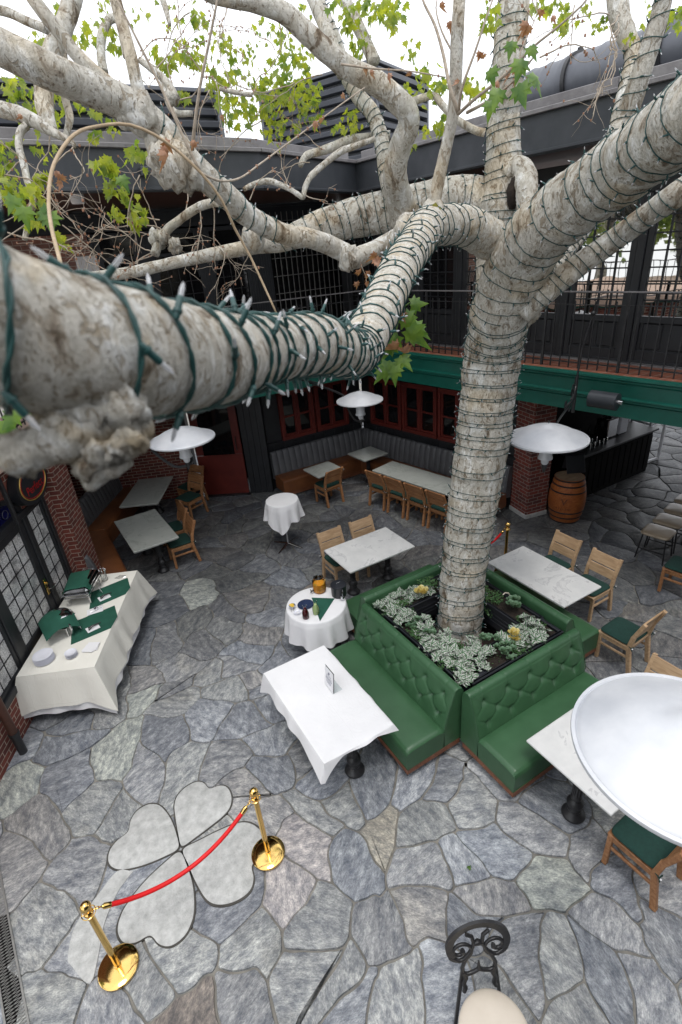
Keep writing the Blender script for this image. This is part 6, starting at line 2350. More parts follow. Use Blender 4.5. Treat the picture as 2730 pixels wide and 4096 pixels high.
carafe(2.24, 5.36, 'redjuice', 'glass carafe of dark red drink on the round table')
carafe(2.40, 5.36, 'lime', 'glass carafe of pale green lemonade on the round table')
t = thing('plate', 'dark blue glass plate on the round drinks table', 'plate', sit(2.37, 5.62))
MB().lathe([(.0, .004), (.07, .006), (.115, .018), (.118, .014), (.07, .0), (.0, .0)], 36).build('dish', simple('blue_glass', (.02, .03, .07), (.04, .06, .12), 5, .1), t)
t = thing('bowl', 'small white bowl with wrapped sugars on the round drinks table', 'bowl', sit(2.19, 5.52))
MB().lathe([(.0, .004), (.03, .004), (.052, .022), (.055, .022), (.032, .0), (.0, .0)], 28).build('dish', 'china', t)
mb = MB()
for k in range(7): mb.box((rg.uniform(-.02, .02), rg.uniform(-.02, .02), .014 + .002 * k), (.03, .014, .004), .001, rz=rg.uniform(0, 3))
mb.build('packets', 'paper', t)
t = thing('lemon_cup', 'small steel cup of lemon slices with tongs on the round drinks table', 'cup', sit(2.18, 5.66))
MB().lathe([(.02, 0), (.024, .03), (.045, .05), (.048, .06)], 22, cap=False).build('cup', 'steel', t)
mb = MB()
for k in range(5): mb.lathe([(0, -.003), (.024, -.003), (.024, .003), (0, .003)], 12, T=Matrix.Translation((rg.uniform(-.015, .015), rg.uniform(-.015, .015), .055 + .004 * k)) @ Matrix.Rotation(rg.uniform(-.5, .5), 4, 'X'))
mb.build('lemon_slice', 'lemon', t)
mb = MB(); mb.tube([(-.02, -.02, .06), (-.045, -.05, .03), (-.05, -.06, .0)], .003, 5); mb.tube([(.0, -.03, .06), (-.01, -.06, .03), (-.015, -.07, .0)], .003, 5); mb.build('tongs', 'steel', t)


def napkin(label, pts, z=.766, mat='napkin', cat='napkin', name='cloth_napkin', hang=None):
    c = sum((Vector(p) for p in pts), Vector((0, 0))) / len(pts)
    t = thing(name, label, cat, (c.x, c.y, z))
    o = [(p[0] - c.x, p[1] - c.y) for p in pts]
    MB().prism(o, 0, .003).build('cloth', mat, t)
    return t


napkin('green cloth corner hanging from under the carafes on the round table', [(2.36, 5.18), (2.52, 5.72), (2.78, 5.50)], .762)

# ------------------------------------------------------------------ buffet table
BR = math.degrees(math.atan2(.905, .425)) - 90        # long side runs along the left wall
BD = Vector((.425, .905)).normalized()
BN = Vector((BD.y, -BD.x))
BC0 = Vector((-.38, 7.33))


def BW(s, n): return BC0 + BD * s + BN * n


t = thing('buffet_table', 'long folding buffet table along the left wall, hidden by its cloth', 'table', (BC0.x, BC0.y, .012), R(BR))
MB().box((0, 0, .735), (.94, 2.2, .03), .004).build('tabletop', 'plastic', t)
for sx in (-1, 1):
    for sy in (-1, 1):
        MB().bar((sx * .4, sy * .95, 0), (sx * .4, sy * .95, .72), .035, .035).build('leg', 'iron', t)
drape('tablecloth', 'cream cloth to the floor over the long buffet table on the left', BC0.x, BC0.y, .97, 2.24, BR, .765, .50, 'cream', seed=8, corner=.35, flare=.10, wave=.02, asym=(1.0, .95, .8, .6), rows=24)
drape('under_cloth', 'second white cloth showing below the cream one at the near end of the buffet', BC0.x, BC0.y, .96, 2.23, BR, .760, .60, 'cloth', seed=4, corner=.22, flare=.085, wave=.015, asym=(1.0, .92, .8, .6), rows=20)


def bnap(label, pts, z=.772):
    return napkin(label, [tuple(BW(*p)) for p in pts], z)


bnap('green cloth square laid diagonally beside the far chafing dish', [(.15, .02), (.45, .47), (.62, .50), (.92, .38), (.62, -.10)])
bnap('green cloth square laid diagonally in front of the near chafing dish', [(-.62, .02), (-.36, .48), (-.1, .50), (.18, .38), (-.12, -.14)])


def chafer(s_, n_, rz, label, roundish):
    p = BW(s_, n_)
    t = thing('chafing_dish', label, 'chafing dish', (p.x, p.y, .772), R(BR + rz))
    mb = MB()
    w, d = (.30, .36) if roundish else (.36, .56)
    for sx in (-1, 1):
        for sy in (-1, 1):
            mb.bar((sx * w * .44, sy * d * .42, 0), (sx * w * .44, sy * d * .42, .16), .016, .016)
    mb.box((0, 0, .15), (w, d, .012), .004)
    mb.build('stand', 'steel', t)
    mb = MB()
    if roundish:
        mb.lathe([(.17, .15), (.18, .16), (.18, .20), (.20, .205), (.20, .215)], 36)
    else:
        mb.box((0, 0, .18), (w, d, .07), .02)
        mb.box((0, 0, .215), (w + .04, d + .04, .012), .005)
    mb.build('pan', 'steel', t)
    mb = MB()
    if roundish:
        mb.lathe([(.195, .216), (.19, .245), (.15, .29), (.08, .315), (.0, .32)], 36)
    else:
        mb.box((0, 0, .255), (w + .02, d + .02, .07), .03)
        mb.box((0, 0, .30), (w - .08, d - .08, .04), .02)
    mb.build('lid', 'steel', t)
    mb = MB()
    if roundish: mb.tube([(.14, -.10, .22), (.20, -.16, .19), (.20, -.16, .06)], .016, 8)
    else: mb.tube([(-.08, d / 2 + .02, .25), (-.08, d / 2 + .06, .27), (.08, d / 2 + .06, .27), (.08, d / 2 + .02, .25)], .008, 8)
    mb.build('handle', 'steel', t)
    # hinged cloth draped over the lid
    g = MB()

    def f(u_, v_):
        x, y = (u_ - .5), (v_ - .5)
        X_, Y_ = x * (.44 if roundish else .40), y * (.50 if roundish else .50)
        if roundish:
            r_ = math.hypot(X_, Y_)
            z = .325 - 1.6 * r_ * r_ if r_ < .19 else .268 - (r_ - .19) * 1.1
        else:
            ex = max(0, abs(X_) - .14)
            ey = max(0, abs(Y_) - .24)
            z = .325 - ex * 1.3 - ey * 1.4
        z += .006 * noise.noise(Vector((X_ * 9, Y_ * 9, s_)))
        a = .6 if roundish else .15
        return Vector((X_ * math.cos(a) - Y_ * math.sin(a) - .02, X_ * math.sin(a) + Y_ * math.cos(a) - .02, z))
    g.grid(f, 20, 20)
    nt_ = g.build('cover_cloth', 'napkin', t, smooth=60)
    return t


chafer(.55, -.16, 0, 'rectangular steel chafing dish under a green cloth, far one on the buffet', False)
chafer(-.28, -.20, 0, 'round steel chafing dish under a green cloth, near one on the buffet', True)


def stack(s_, n_, r, n, label, grp='plates stacked on the buffet'):
    for k in range(n):
        p = BW(s_, n_)
        t = thing('dinner_plate', label % (['bottom', 'second', 'third', 'fourth', 'fifth', 'sixth', 'seventh', 'eighth', 'ninth', 'top'][k if k < n - 1 else 9]), 'plate', (p.x + rg.gauss(0, .0015), p.y + rg.gauss(0, .0015), .771 + k * .0115), 0, grp)
        o = bpy.data.objects.new('plate', ME_PL[r > .1])
        COL.objects.link(o)
        o.parent = t


def plate_mesh(r):
    m = MB().lathe([(.0, .003), (r * .6, .003), (r * .97, .017), (r, .016), (r * .62, .0), (0, 0)], 40)
    o = m.build('plate', 'china', smooth=50)
    me = o.data
    bpy.data.objects.remove(o)
    return me


ME_PL = {True: plate_mesh(.125), False: plate_mesh(.075)}
stack(-.88, -.22, .125, 9, 'large white plate, %s in the tall stack on the buffet')
stack(-.86, .12, .075, 6, 'small white plate, %s in the low stack on the buffet')
for i, (s_, n_, lab) in enumerate([(.42, .16, 'white card with black tongs on the green cloth by the far chafing dish'), (-.32, .22, 'white card with black tongs on the green cloth by the near chafing dish')]):
    p = BW(s_, n_)
    t = thing('tongs_rest', lab, 'serving tongs', (p.x, p.y, .777), R(BR + 35))
    MB().box((0, 0, .004), (.17, .13, .006), .002).build('card', 'paper', t)
    mb = MB()
    mb.tube([(-.06, -.02, .015), (.0, -.01, .035), (.13, .03, .02)], [.012, .008, .004], 6)
    mb.tube([(-.05, .03, .015), (.0, .02, .035), (.13, .03, .02)], [.012, .008, .004], 6)
    mb.build('tongs', 'iron', t)
t = thing('serving_spoon', 'steel serving spoons on a folded white napkin between the chafing dishes', 'serving spoon', tuple(BW(.10, .12)) + (.778,), R(BR + 20))
MB().box((0, 0, .004), (.22, .15, .006), .002).build('card', 'paper', t)
mb = MB(); mb.lathe([(.0, .0), (.028, .006), (.034, .02)], 16, c=(.02, .02, .012), cap=False); mb.tube([(.03, .03, .025), (.12, .06, .03)], .004, 6); mb.tube([(-.06, -.03, .012), (.05, -.01, .03), (.10, .0, .02)], [.012, .004, .003], 6); mb.build('spoon', 'steel', t)
for s_, n_, lab in [(.55, .08, 'small white label card leaning at the far chafing dish'), (-.30, .04, 'small white label card leaning at the near chafing dish')]:
    p = BW(s_, n_)
    t = thing('label_card', lab, 'card', (p.x, p.y, .772), R(BR - 60))
    MB().box((0, 0, .07), (.07, .003, .09), .001, M=Matrix.Rotation(.3, 4, 'X')).build('card', 'paper', t)
    MB().box((.0, -.012, .05), (.03, .002, .03), .0005, M=Matrix.Rotation(.3, 4, 'X')).build('printing', 'ink', t)
t = thing('paper_napkins', 'loose pile of white paper napkins at the near end of the buffet', 'napkins', tuple(BW(-.74, .33)) + (.771,), R(BR))
mb = MB()
for k in range(6): mb.box((rg.uniform(-.02, .02), rg.uniform(-.02, .02), .003 + .004 * k), (.16, .15, .003), .001, rz=rg.uniform(-.4, .4))
mb.build('napkin_stack', 'paper', t)
t = thing('cutlery_jar', 'glass jar of tongs and cutlery at the far corner of the buffet', 'jar', tuple(BW(.93, .02)) + (.771,))
MB().lathe([(.04, 0), (.046, .01), (.048, .12)], 22, cap=False).build('jar', 'glass', t)
mb = MB()
for k in range(7):
    a = k * .9
    mb.tube([(.02 * math.cos(a), .02 * math.sin(a), .01), (.045 * math.cos(a), .045 * math.sin(a), .17)], .004, 6)
    mb.box((.047 * math.cos(a), .047 * math.sin(a), .185), (.018, .012, .04), .004)
mb.build('cutlery', 'steel', t)
t = thing('cutlery', 'loose steel forks lying at the far corner of the buffet', 'cutlery', tuple(BW(.95, .25)) + (.774,), R(BR))
mb = MB()
for k in range(4): mb.tube([(-.08 + .02 * k, .02 * k, .002), (.0, .03 * k - .03, .006), (.09, .01 * k, .003)], [.006, .003, .004], 5)
mb.build('forks', 'steel', t)


# ------------------------------------------------------------------ green booths round the planter
def booth(label, cx, cy, L, rz, plainback=False):
    """origin at the middle of the back foot line; seat toward -y local"""
    t = thing('green_booth', label, 'bench', (cx, cy, .012), R(rz))
    # legs
    for sx in (-1, 1):
        for y in (-.72, -.10):
            mb = MB()
            mb.tube([(sx * (L / 2 - .10), y, .13), (sx * (L / 2 - .09), y - .01, .06), (sx * (L / 2 - .095), y - .012, .0)], [.020, .010, .012], 8)
            mb.build('leg', 'iron', t)
    mb = MB()
    mb.box((0, -.765, .135), (L, .03, .08), .004)
    mb.box((0, -.02, .135), (L - .06, .03, .08), .004)
    for sx in (-1, 1): mb.box((sx * (L / 2 - .015), -.39, .135), (.03, .72, .08), .004)
    mb.build('plinth', 'plinth', t)
    # seat: rounded block
    g = MB()

    def seat(u_, v_):
        # v: section from back low, over the top, to front low
        sec = [(-.26, .40), (-.27, .445), (-.34, .463), (-.52, .468), (-.68, .462), (-.745, .452), (-.775, .43), (-.787, .395), (-.785, .30), (-.775, .175)]
        k = v_ * (len(sec) - 1)
        i = min(int(k), len(sec) - 2)
        f_ = k - i
        y = sec[i][0] * (1 - f_) + sec[i + 1][0] * f_
        z = sec[i][1] * (1 - f_) + sec[i + 1][1] * f_
        x = (u_ - .5) * L
        e = (L / 2 - abs(x))
        rr = .035
        if e < rr:
            z -= (rr - math.sqrt(max(0, rr * rr - (rr - e) ** 2))) * (1 if z > .43 else .3)
        z += .004 * noise.noise(Vector((x * 3, y * 4, cx)))
        return Vector((x, y, z))
    us = 64
    g.grid(seat, us, 40)
    # end caps
    for sx in (-1, 1):
        pr = [seat(0 if sx < 0 else 1, v / 39) for v in range(40)]
        cap = [p + V3((0, 0, 0)) for p in pr] + [V3((sx * L / 2, -.26, .175))]
        g.add(cap, [tuple(range(len(cap))) if sx > 0 else tuple(range(len(cap) - 1, -1, -1))])
    g.build('seat', 'leather', t, smooth=50)
    # backrest: tufted front, rolled top, plain sides
    nb = max(4, int(L / .31))
    sp = L / nb
    btn, seg = [], []
    rowz = [.80, .675, .555]
    for r_, z in enumerate(rowz):
        offx = 0 if r_ % 2 == 0 else sp / 2
        for k in range(-1, nb + 1):
            x = -L / 2 + sp * (k + .5) + offx
            btn.append((x, z))
            if r_ == 0: seg.append((x, z, x, 1.02, .5))
            if r_ < 2:
                z2 = rowz[r_ + 1]
                o2 = sp / 2
                seg.append((x, z, x + o2, z2, 1.0)); seg.append((x, z, x - o2, z2, 1.0))
            if r_ == 2: seg.append((x, z, x, .40, .45))
    Lx = L / 2 - .06
    btn = [b for b in btn if abs(b[0]) < Lx]
    B = np.array(btn)
    SG = np.array(seg)

    def relief(x, z):
        d2 = ((B[:, 0] - x) ** 2 + (B[:, 1] - z) ** 2).min()
        h = -.034 * math.exp(-d2 / .0011) - .010 * math.exp(-d2 / .006)
        ax_, az, bx, bz = SG[:, 0], SG[:, 1], SG[:, 2], SG[:, 3]
        vx, vz = bx - ax_, bz - az
        tt = np.clip(((x - ax_) * vx + (z - az) * vz) / (vx * vx + vz * vz), 0, 1)
        dd = ((ax_ + tt * vx - x) ** 2 + (az + tt * vz - z) ** 2)
        h -= float((.0105 * SG[:, 4] * np.exp(-dd / .00016)).max())
        h += .006
        edge = min(1, max(0, (L / 2 - .03 - abs(x)) / .05))
        return h * edge

    def back(u_, v_):
        x = (u_ - .5) * L
        if v_ < .74:
            z = .42 + (v_ / .74) * .48
            y0 = -.275 + (z - .42) * .30
            h = relief(x, z) if not plainback else 0
            if v_ < .05: h *= v_ / .05
            y = y0 - h * 1.0 - .012 * math.sin(PI * min(1, (z - .42) / .48))
            zz = z
        else:
            a = (v_ - .74) / .26
            ph = a * PI * 1.02
            cy_, cz, rr = -.068, .895, .062
            y = cy_ - math.cos(ph) * rr
            zz = cz + math.sin(ph) * rr * 1.0
            for b in SG:
                if b[4] == .5 and abs(b[0] - x) < .03: zz -= .005 * math.exp(-(b[0] - x) ** 2 / .00012)
        e = L / 2 - abs(x)
        if e < .025:
            zz -= (.025 - e) * .25 if v_ > .7 else 0
            y += (.025 - math.sqrt(max(0, .025 ** 2 - (.025 - e) ** 2))) * (.6 if v_ < .8 else 0)
        return Vector((x, y, zz))
    g = MB()
    NU, NV = int(L / .0115), 66
    g.grid(back, NU, NV)
    for sx in (-1, 1):
        pr = [back(0 if sx < 0 else 1, v / (NV - 1)) for v in range(NV)]
        cap = pr + [V3((sx * L / 2, .0, .86)), V3((sx * L / 2, .0, .175)), V3((sx * L / 2, -.275, .175))]
        g.add(cap, [tuple(range(len(cap))) if sx > 0 else tuple(range(len(cap) - 1, -1, -1))])
    g.add([(-L / 2, 0, .175), (L / 2, 0, .175), (L / 2, 0, .86), (-L / 2, 0, .86), (-L / 2, -.006, .895), (L / 2, -.006, .895)], [(1, 0, 3, 2), (2, 3, 4, 5)])
    g.add([(-L / 2, 0, .176), (L / 2, 0, .176), (L / 2, -.78, .176), (-L / 2, -.78, .176)], [(0, 1, 2, 3)])
    g.build('backrest', 'leather', t, smooth=60)
    mb = MB()
    for x, z in btn:
        y0 = -.275 + (z - .42) * .30 + .034
        blob(mb, (x, y0 - .002, z), .011, 1, 0, 1, 10, squash=(1, .55, 1))
    if not plainback: mb.build('button', 'leather', t, smooth=180)['kind'] = 'stuff'
    mb = MB()
    for sx in (-1, 1):
        pr = [back(.004 if sx < 0 else .996, v / 30) + V3((sx * .006, -.004, .002)) for v in range(2, 27)]
        MB().tube(pr, .0045, 6).build('piping', 'leather', t, smooth=180)
    return t


booth('button tufted green leather booth facing the table with the white cloth', 2.99, 3.99, 1.86, -90)
booth('button tufted green leather booth facing the front right marble table', 3.82, 3.03, 1.76, 0)
booth('green leather booth right of the planter, only its rolled back and seat end visible', 4.71, 4.03, 1.84, 90)
booth('green leather booth on the far side of the planter, behind the plants', 3.86, 4.97, 1.76, 180)

# ------------------------------------------------------------------ planter troughs
def trough(cx, cy, L, rz, label):
    t = thing('planter_trough', label, 'planter', (cx, cy, .012), R(rz), 'black planter troughs round the tree')
    mb = MB()
    w, h, z0 = .34, .34, .52
    for s_ in (-1, 1):
        mb.box((0, s_ * (w / 2 - .012), z0 + h / 2), (L, .022, h), .004)
        mb.box((s_ * (L / 2 - .012), 0, z0 + h / 2), (.022, w - .05, h), .004)
        mb.box((0, s_ * (w / 2 - .01), z0 + h - .012), (L + .03, .045, .024), .006)
        mb.box((s_ * (L / 2 - .01), 0, z0 + h - .0125), (.045, w - .06, .022), .006)
        for q in range(3):
            mb.box((0, s_ * (w / 2 + .002), z0 + .10 + q * .06), (L - .1, .008, .02), .003)
    mb.box((0, 0, z0 + .02), (L - .03, w - .03, .03))
    mb.build('box', 'plastic', t)
    MB().box((0, 0, z0 + h - .06), (L - .05, w - .05, .03), .004).build('soil', 'soil', t)
    mb = MB()
    for sx in (-1, 1):
        for sy in (-1, 1):
            mb.bar((sx * (L / 2 - .06), sy * (w / 2 - .05), 0), (sx * (L / 2 - .06), sy * (w / 2 - .05), z0 + .02), .08, .05, .004)
    mb.box((0, 0, .3), (L - .2, .03, .45))
    mb.build('stand', 'plastic', t)
    return t


trough(3.24, 3.90, 1.50, 90, 'black planter trough behind the left green booth, full of striped plants')
trough(3.90, 3.27, 1.36 - .3 + .4, 0, 'black planter trough behind the front right booth, with a yellow rosette')
trough(4.49, 4.12, 1.40, 90, 'black planter trough along the right booth, partly bare')
trough(3.72, 4.76, 1.16, 0, 'black planter trough at the far side left of the trunk')
# bark mulch round the trunk base
mb = MB()
mb.prism([(3.05, 3.08), (4.66, 3.08), (4.66, 4.94), (3.05, 4.94)], .014, .30)
struct(mb.build('planter_soil', 'soil', smooth=0))
rp = random.Random(9)


def striped_plant(c, n, rad, idx):
    t = thing('striped_plant', 'silver striped trailing plant in the black planter round the tree', 'plant', c, 0, 'silver striped plants in the planter')
    mb = MB()
    for k in range(n):
        a0 = rp.uniform(0, 2 * PI)
        rr = rad * math.sqrt(rp.random())
        b = V3((rr * math.cos(a0), rr * math.sin(a0), rp.uniform(.02, .09) + .03 * (1 - rr / rad)))
        m_ = rp.choice((5, 6, 7))
        ts = Vector((rp.gauss(0, .35), rp.gauss(0, .35), 1)).normalized()
        x0 = ts.orthogonal().normalized()
        for j in range(m_):
            a = 2 * PI * j / m_ + rp.uniform(-.2, .2)
            d = (x0 * math.cos(a) + ts.cross(x0) * math.sin(a)) * 1.0 + ts * rp.uniform(.25, .75)
            d.normalize()
            L = rp.uniform(.055, .095)
            w = L * .34
            s_ = d.cross(ts).normalized()
            up = s_.cross(d)
            mid = b + d * (L * .45) + up * .008
            tip = b + d * L - up * .006
            vs = [b, mid + s_ * w * .5 + up * .006, mid + s_ * w + up * .0, b + s_ * .004, tip, mid, mid - s_ * w * .5 + up * .006, mid - s_ * w]
            # half leaf faces with UV.x = distance from the midrib
            q0 = b + d * L * .2
            mb.add([b, mid, tip, mid + s_ * w * .55 + up * .008], [(0, 3, 1)[::1], (1, 3, 2)], [[(0, 0), (.5, .5), (0, .5)], [(0, .5), (.5, .5), (0, 1)]])
            mb.add([b, mid + s_ * w * .55 + up * .008, mid + s_ * w + up * .002, tip], [(0, 2, 1), (1, 2, 3)], [[(0, 0), (1, .5), (.5, .5)], [(.5, .5), (1, .5), (0, 1)]])
            mb.add([b, mid, tip, mid - s_ * w * .55 + up * .008], [(0, 1, 3), (1, 2, 3)], [[(0, 0), (0, .5), (.5, .5)], [(0, .5), (0, 1), (.5, .5)]])
            mb.add([b, mid - s_ * w * .55 + up * .008, mid - s_ * w + up * .002, tip], [(0, 1, 2), (1, 3, 2)], [[(0, 0), (.5, .5), (1, .5)], [(.5, .5), (0, 1), (1, .5)]])
    mb.build('leaves', 'varieg', t, smooth=0)
    return t


def rosette_plant(c, n, rad, mat, label, group, lr=.03):
    t = thing('succulent', label, 'plant', c, 0, group)
    mb = MB()
    for k in range(n):
        a0 = rp.uniform(0, 2 * PI)
        rr = rad * math.sqrt(rp.random())
        b = V3((rr * math.cos(a0), rr * math.sin(a0), rp.uniform(.03, .12)))
        for j in range(11):
            a = j * 2.4
            q = j / 11
            d = Vector((math.cos(a), math.sin(a), .25 + q * 1.5)).normalized()
            L = lr * (1.3 - .5 * q)
            cc = b + d * L * .9
            s_ = d.cross(Vector((0, 0, 1))).normalized()
            up = s_.cross(d)
            r_ = L * .55
            mb.add([cc + (d * math.cos(p_) + s_ * math.sin(p_)) * r_ + up * (.3 * r_ * (math.cos(p_) if abs(math.cos(p_)) > .5 else 0)) for p_ in [2 * PI * i / 8 for i in range(8)]], [tuple(range(8))])
            mb.add([cc + (d * math.cos(p_) + s_ * math.sin(p_)) * r_ - up * .004 for p_ in [2 * PI * i / 8 for i in range(8)]], [tuple(range(7, -1, -1))])
    mb.build('leaves', mat, t, smooth=0)
    return t


def bushy(c, n, rad, mat, label, group, h=.1):
    t = thing('leafy_plant', label, 'plant', c, 0, group)
    mb = MB()
    for k in range(n):
        a0 = rp.uniform(0, 2 * PI)
        rr = rad * math.sqrt(rp.random())
        b = V3((rr * math.cos(a0), rr * math.sin(a0), rp.uniform(.0, h)))
        d = Vector((rp.gauss(0, 1), rp.gauss(0, 1), rp.uniform(.1, 1.2))).normalized()
        s_ = d.orthogonal().normalized()
        L = rp.uniform(.018, .034)
        mb.add([b, b + d * L * .5 + s_ * L * .35, b + d * L, b + d * L * .5 - s_ * L * .35], [(0, 1, 2, 3)])
    mb.build('leaves', mat, t, smooth=0)
    return t


ZP = .80
for (x, y, n, r_) in [(3.22, 4.80, 14, .13), (3.40, 4.85, 12, .12), (3.60, 4.84, 12, .12), (3.72, 4.78, 10, .10), (3.20, 4.62, 9, .10), (3.30, 4.45, 8, .10), (3.28, 4.10, 8, .09), (3.20, 3.85, 12, .12), (3.34, 3.70, 12, .12), (3.42, 3.86, 9, .1), (3.18, 3.62, 10, .11),
                      (3.32, 3.50, 11, .12), (3.20, 3.36, 12, .12), (3.14, 3.22, 11, .10), (3.46, 3.45, 9, .10), (3.62, 3.36, 9, .1), (4.10, 3.26, 11, .11), (4.28, 3.22, 10, .1), (4.42, 3.28, 8, .09), (4.46, 3.46, 7, .09), (4.22, 3.42, 5, .07), (3.56, 3.60, 8, .1), (3.40, 4.25, 7, .09), (3.16, 4.40, 7, .08), (4.0, 3.38, 6, .08), (4.34, 3.36, 8, .09), (3.44, 3.28, 8, .1), (3.86, 4.72, 6, .08)]:
    striped_plant((x, y, ZP), int(n * 1.5), r_ * 1.12, 0)
for (x, y, n, r_) in [(3.22, 4.28, 6, .10), (3.30, 4.02, 5, .08), (3.88, 3.36, 7, .10), (3.80, 3.22, 7, .10), (3.78, 3.50, 4, .07)]:
    rosette_plant((x, y, ZP + .02), n, r_, 'succ', 'grey green fleshy succulent among the striped plants', 'grey green succulents in the planter')
rosette_plant((4.52, 3.76, ZP + .06), 9, .09, 'succ', 'tall round leaved succulent beside the curved white hook', None, .04)
rosette_plant((4.06, 3.34, ZP + .05), 3, .02, 'yellowsucc', 'small cream yellow rosette among striped leaves near the front right booth', None, .045)
rosette_plant((3.70, 4.66, ZP + .08), 2, .02, 'yellowsucc', 'yellow edged rosette left of the trunk at the far side', None, .06)
for (x, y, n, r_, h) in [(4.42, 4.35, 420, .17, .12), (4.46, 4.10, 420, .15, .1), (4.30, 4.55, 260, .12, .1), (3.92, 4.80, 420, .13, .2), (3.26, 3.98, 260, .13, .05), (3.36, 3.60, 260, .14, .06), (4.56, 3.40, 200, .09, .06), (3.94, 3.22, 160, .1, .03), (4.36, 4.0, 160, .09, -.1), (3.40, 4.70, 300, .16, .05), (3.24, 4.2, 500, .16, .04), (3.26, 3.75, 500, .16, .04), (3.3, 3.35, 400, .16, .04), (3.24, 4.6, 400, .14, .04), (3.65, 3.3, 300, .13, .03), (4.2, 3.28, 400, .15, .03), (4.45, 3.55, 200, .1, .04), (4.5, 4.5, 200, .1, .05)]:
    bushy((x, y, ZP - .01), n, r_, 'smallleaf', 'low small leaved green plant filling gaps in the planter', 'small leaved green plants in the planter', h)
for (x, y) in [(3.30, 3.55), (3.36, 3.95), (3.5, 4.8), (3.2, 3.25), (4.2, 3.3), (3.22, 4.55), (3.6, 3.5)]:
    bushy((x, y, ZP + .02), 50, .09, 'purple', 'small purple leaved plant scattered among the striped ones', 'purple leaved plants in the planter', .05)
for (x, y) in [(3.22, 4.1), (3.4, 3.6), (3.16, 3.5), (4.3, 3.3), (4.0, 3.2), (3.4, 4.78), (3.2, 4.7)]:
    bushy((x, y, ZP + .03), 260, .13, 'smallleaf', 'low small leaved green plant filling gaps in the planter', 'small leaved green plants in the planter', .06)
bushy((3.50, 3.66, ZP), 60, .05, 'purple', 'tuft of purple leaves at the foot of the trunk', None, .05)
t = thing('plant_hook', 'curved cream hook sticking up by the round leaved succulent', 'hook', (4.60, 3.92, ZP))
MB().tube([(0, 0, 0), (0, 0, .14), (-.02, .01, .18), (-.06, .03, .19), (-.09, .04, .165)], .008, 8).build('hook', 'ivory', t)


# ------------------------------------------------------------------ channelled banquettes
def banquette(label, pts, side, seat_d=.46, hb=1.02, seat_mat='tan', channel=.155):
    """pts: plan line of the wall side; side=+1 if the sitter is to the left of the walk"""
    t = thing('banquette', label, 'bench', (pts[0][0], pts[0][1], .012))
    P = [Vector(p) for p in pts]
    Ls = [0]
    for a, b in zip(P[:-1], P[1:]): Ls.append(Ls[-1] + (b - a).length)
    T = Ls[-1]

    def pos(s_):
        for i in range(len(P) - 1):
            if s_ <= Ls[i + 1] + 1e-6:
                f_ = (s_ - Ls[i]) / (Ls[i + 1] - Ls[i])
                q = P[i].lerp(P[i + 1], f_)
                break
        # smoothed normal near corners
        def nrm(i_):
            d = (P[i_ + 1] - P[i_]).normalized()
            return Vector((-d.y, d.x)) * side
        n0 = nrm(i)
        d0, d1 = s_ - Ls[i], Ls[i + 1] - s_
        rad = .32
        if i > 0 and d0 < rad: n0 = (n0 * (.5 + .5 * d0 / rad) + nrm(i - 1) * (.5 - .5 * d0 / rad)).normalized()
        if i < len(P) - 2 and d1 < rad: n0 = (n0 * (.5 + .5 * d1 / rad) + nrm(i + 1) * (.5 - .5 * d1 / rad)).normalized()
        return q, n0
    g = MB()
    NU = int(T / .02)

    def back(u_, v_):
        s_ = u_ * T
        q, n = pos(s_)
        sec = [(.02, .30), (.20, .34), (.205, .45), (.19, .60), (.16, .80), (.135, .92), (.12, .98), (.09, 1.01), (.05, 1.015), (.015, .99), (.0, .94)]
        k = v_ * (len(sec) - 1)
        i = min(int(k), len(sec) - 2)
        f_ = k - i
        o_ = sec[i][0] * (1 - f_) + sec[i + 1][0] * f_
        z = (sec[i][1] * (1 - f_) + sec[i + 1][1] * f_) * hb / 1.02
        c = abs(math.sin(PI * s_ / channel))
        bul = .030 * (c ** .45 - 1) * (1 if 1 <= k <= 8.5 else .2)
        o_ += bul
        if k > 5: z += .016 * (c ** .5 - 1)
        p = q + n * o_
        return Vector((p.x, p.y, z))
    g.grid(back, NU * 2, 24)
    for u_ in (0, 1):
        cap = [back(u_, v / 23) for v in range(24)]
        g.add(cap, [tuple(range(24)), tuple(range(23, -1, -1))])
    g.build('backrest', 'greyleather', t, rel='world', smooth=70)
    g = MB()

    def seat(u_, v_):
        s_ = u_ * T
        q, n = pos(s_)
        sec = [(.17, .44), (.22, .465), (.4, .472), (.55, .468), (.62, .455), (.65, .43), (.655, .38), (.65, .14)]
        k = v_ * (len(sec) - 1)
        i = min(int(k), len(sec) - 2)
        f_ = k - i
        o_ = sec[i][0] * (1 - f_) + sec[i + 1][0] * f_
        z = sec[i][1] * (1 - f_) + sec[i + 1][1] * f_
        o_ = o_ if o_ < .25 else .25 + (o_ - .25) * (seat_d / .45)
        p = q + n * o_
        for lk in Ls[1:-1]:
            z -= .012 * math.exp(-((s_ - lk) / .02) ** 2)
        return Vector((p.x, p.y, z))
    g.grid(seat, NU, 20)
    for u_ in (0, 1):
        q, n = pos(u_ * T)
        cap = [seat(u_, v / 19) for v in range(20)] + [Vector(((q + n * .15).x, (q + n * .15).y, .14))]
        g.add(cap, [tuple(range(21)), tuple(range(20, -1, -1))])
    g.build('seat', seat_mat, t, rel='world', smooth=60)
    g = MB()

    def base(u_, v_):
        q, n = pos(u_ * T)
        p = q + n * (.18 + seat_d)
        return Vector((p.x, p.y, .05 + v_ * .10))
    g.grid(base, NU // 2, 2)
    g.build('plinth', 'plinth', t, rel='world', smooth=60)
    return t


banquette('long grey channel backed bench with tan leather seat along the red windows', [(4.30, 11.16), (6.97, 11.12), (7.82, 6.86)][::1], -1)
banquette('curved grey channel backed bench with tan leather seat by the left brick wall', [(-.20, 8.72), (-.26, 10.95), (.92, 12.9)], -1, .42, 1.0)

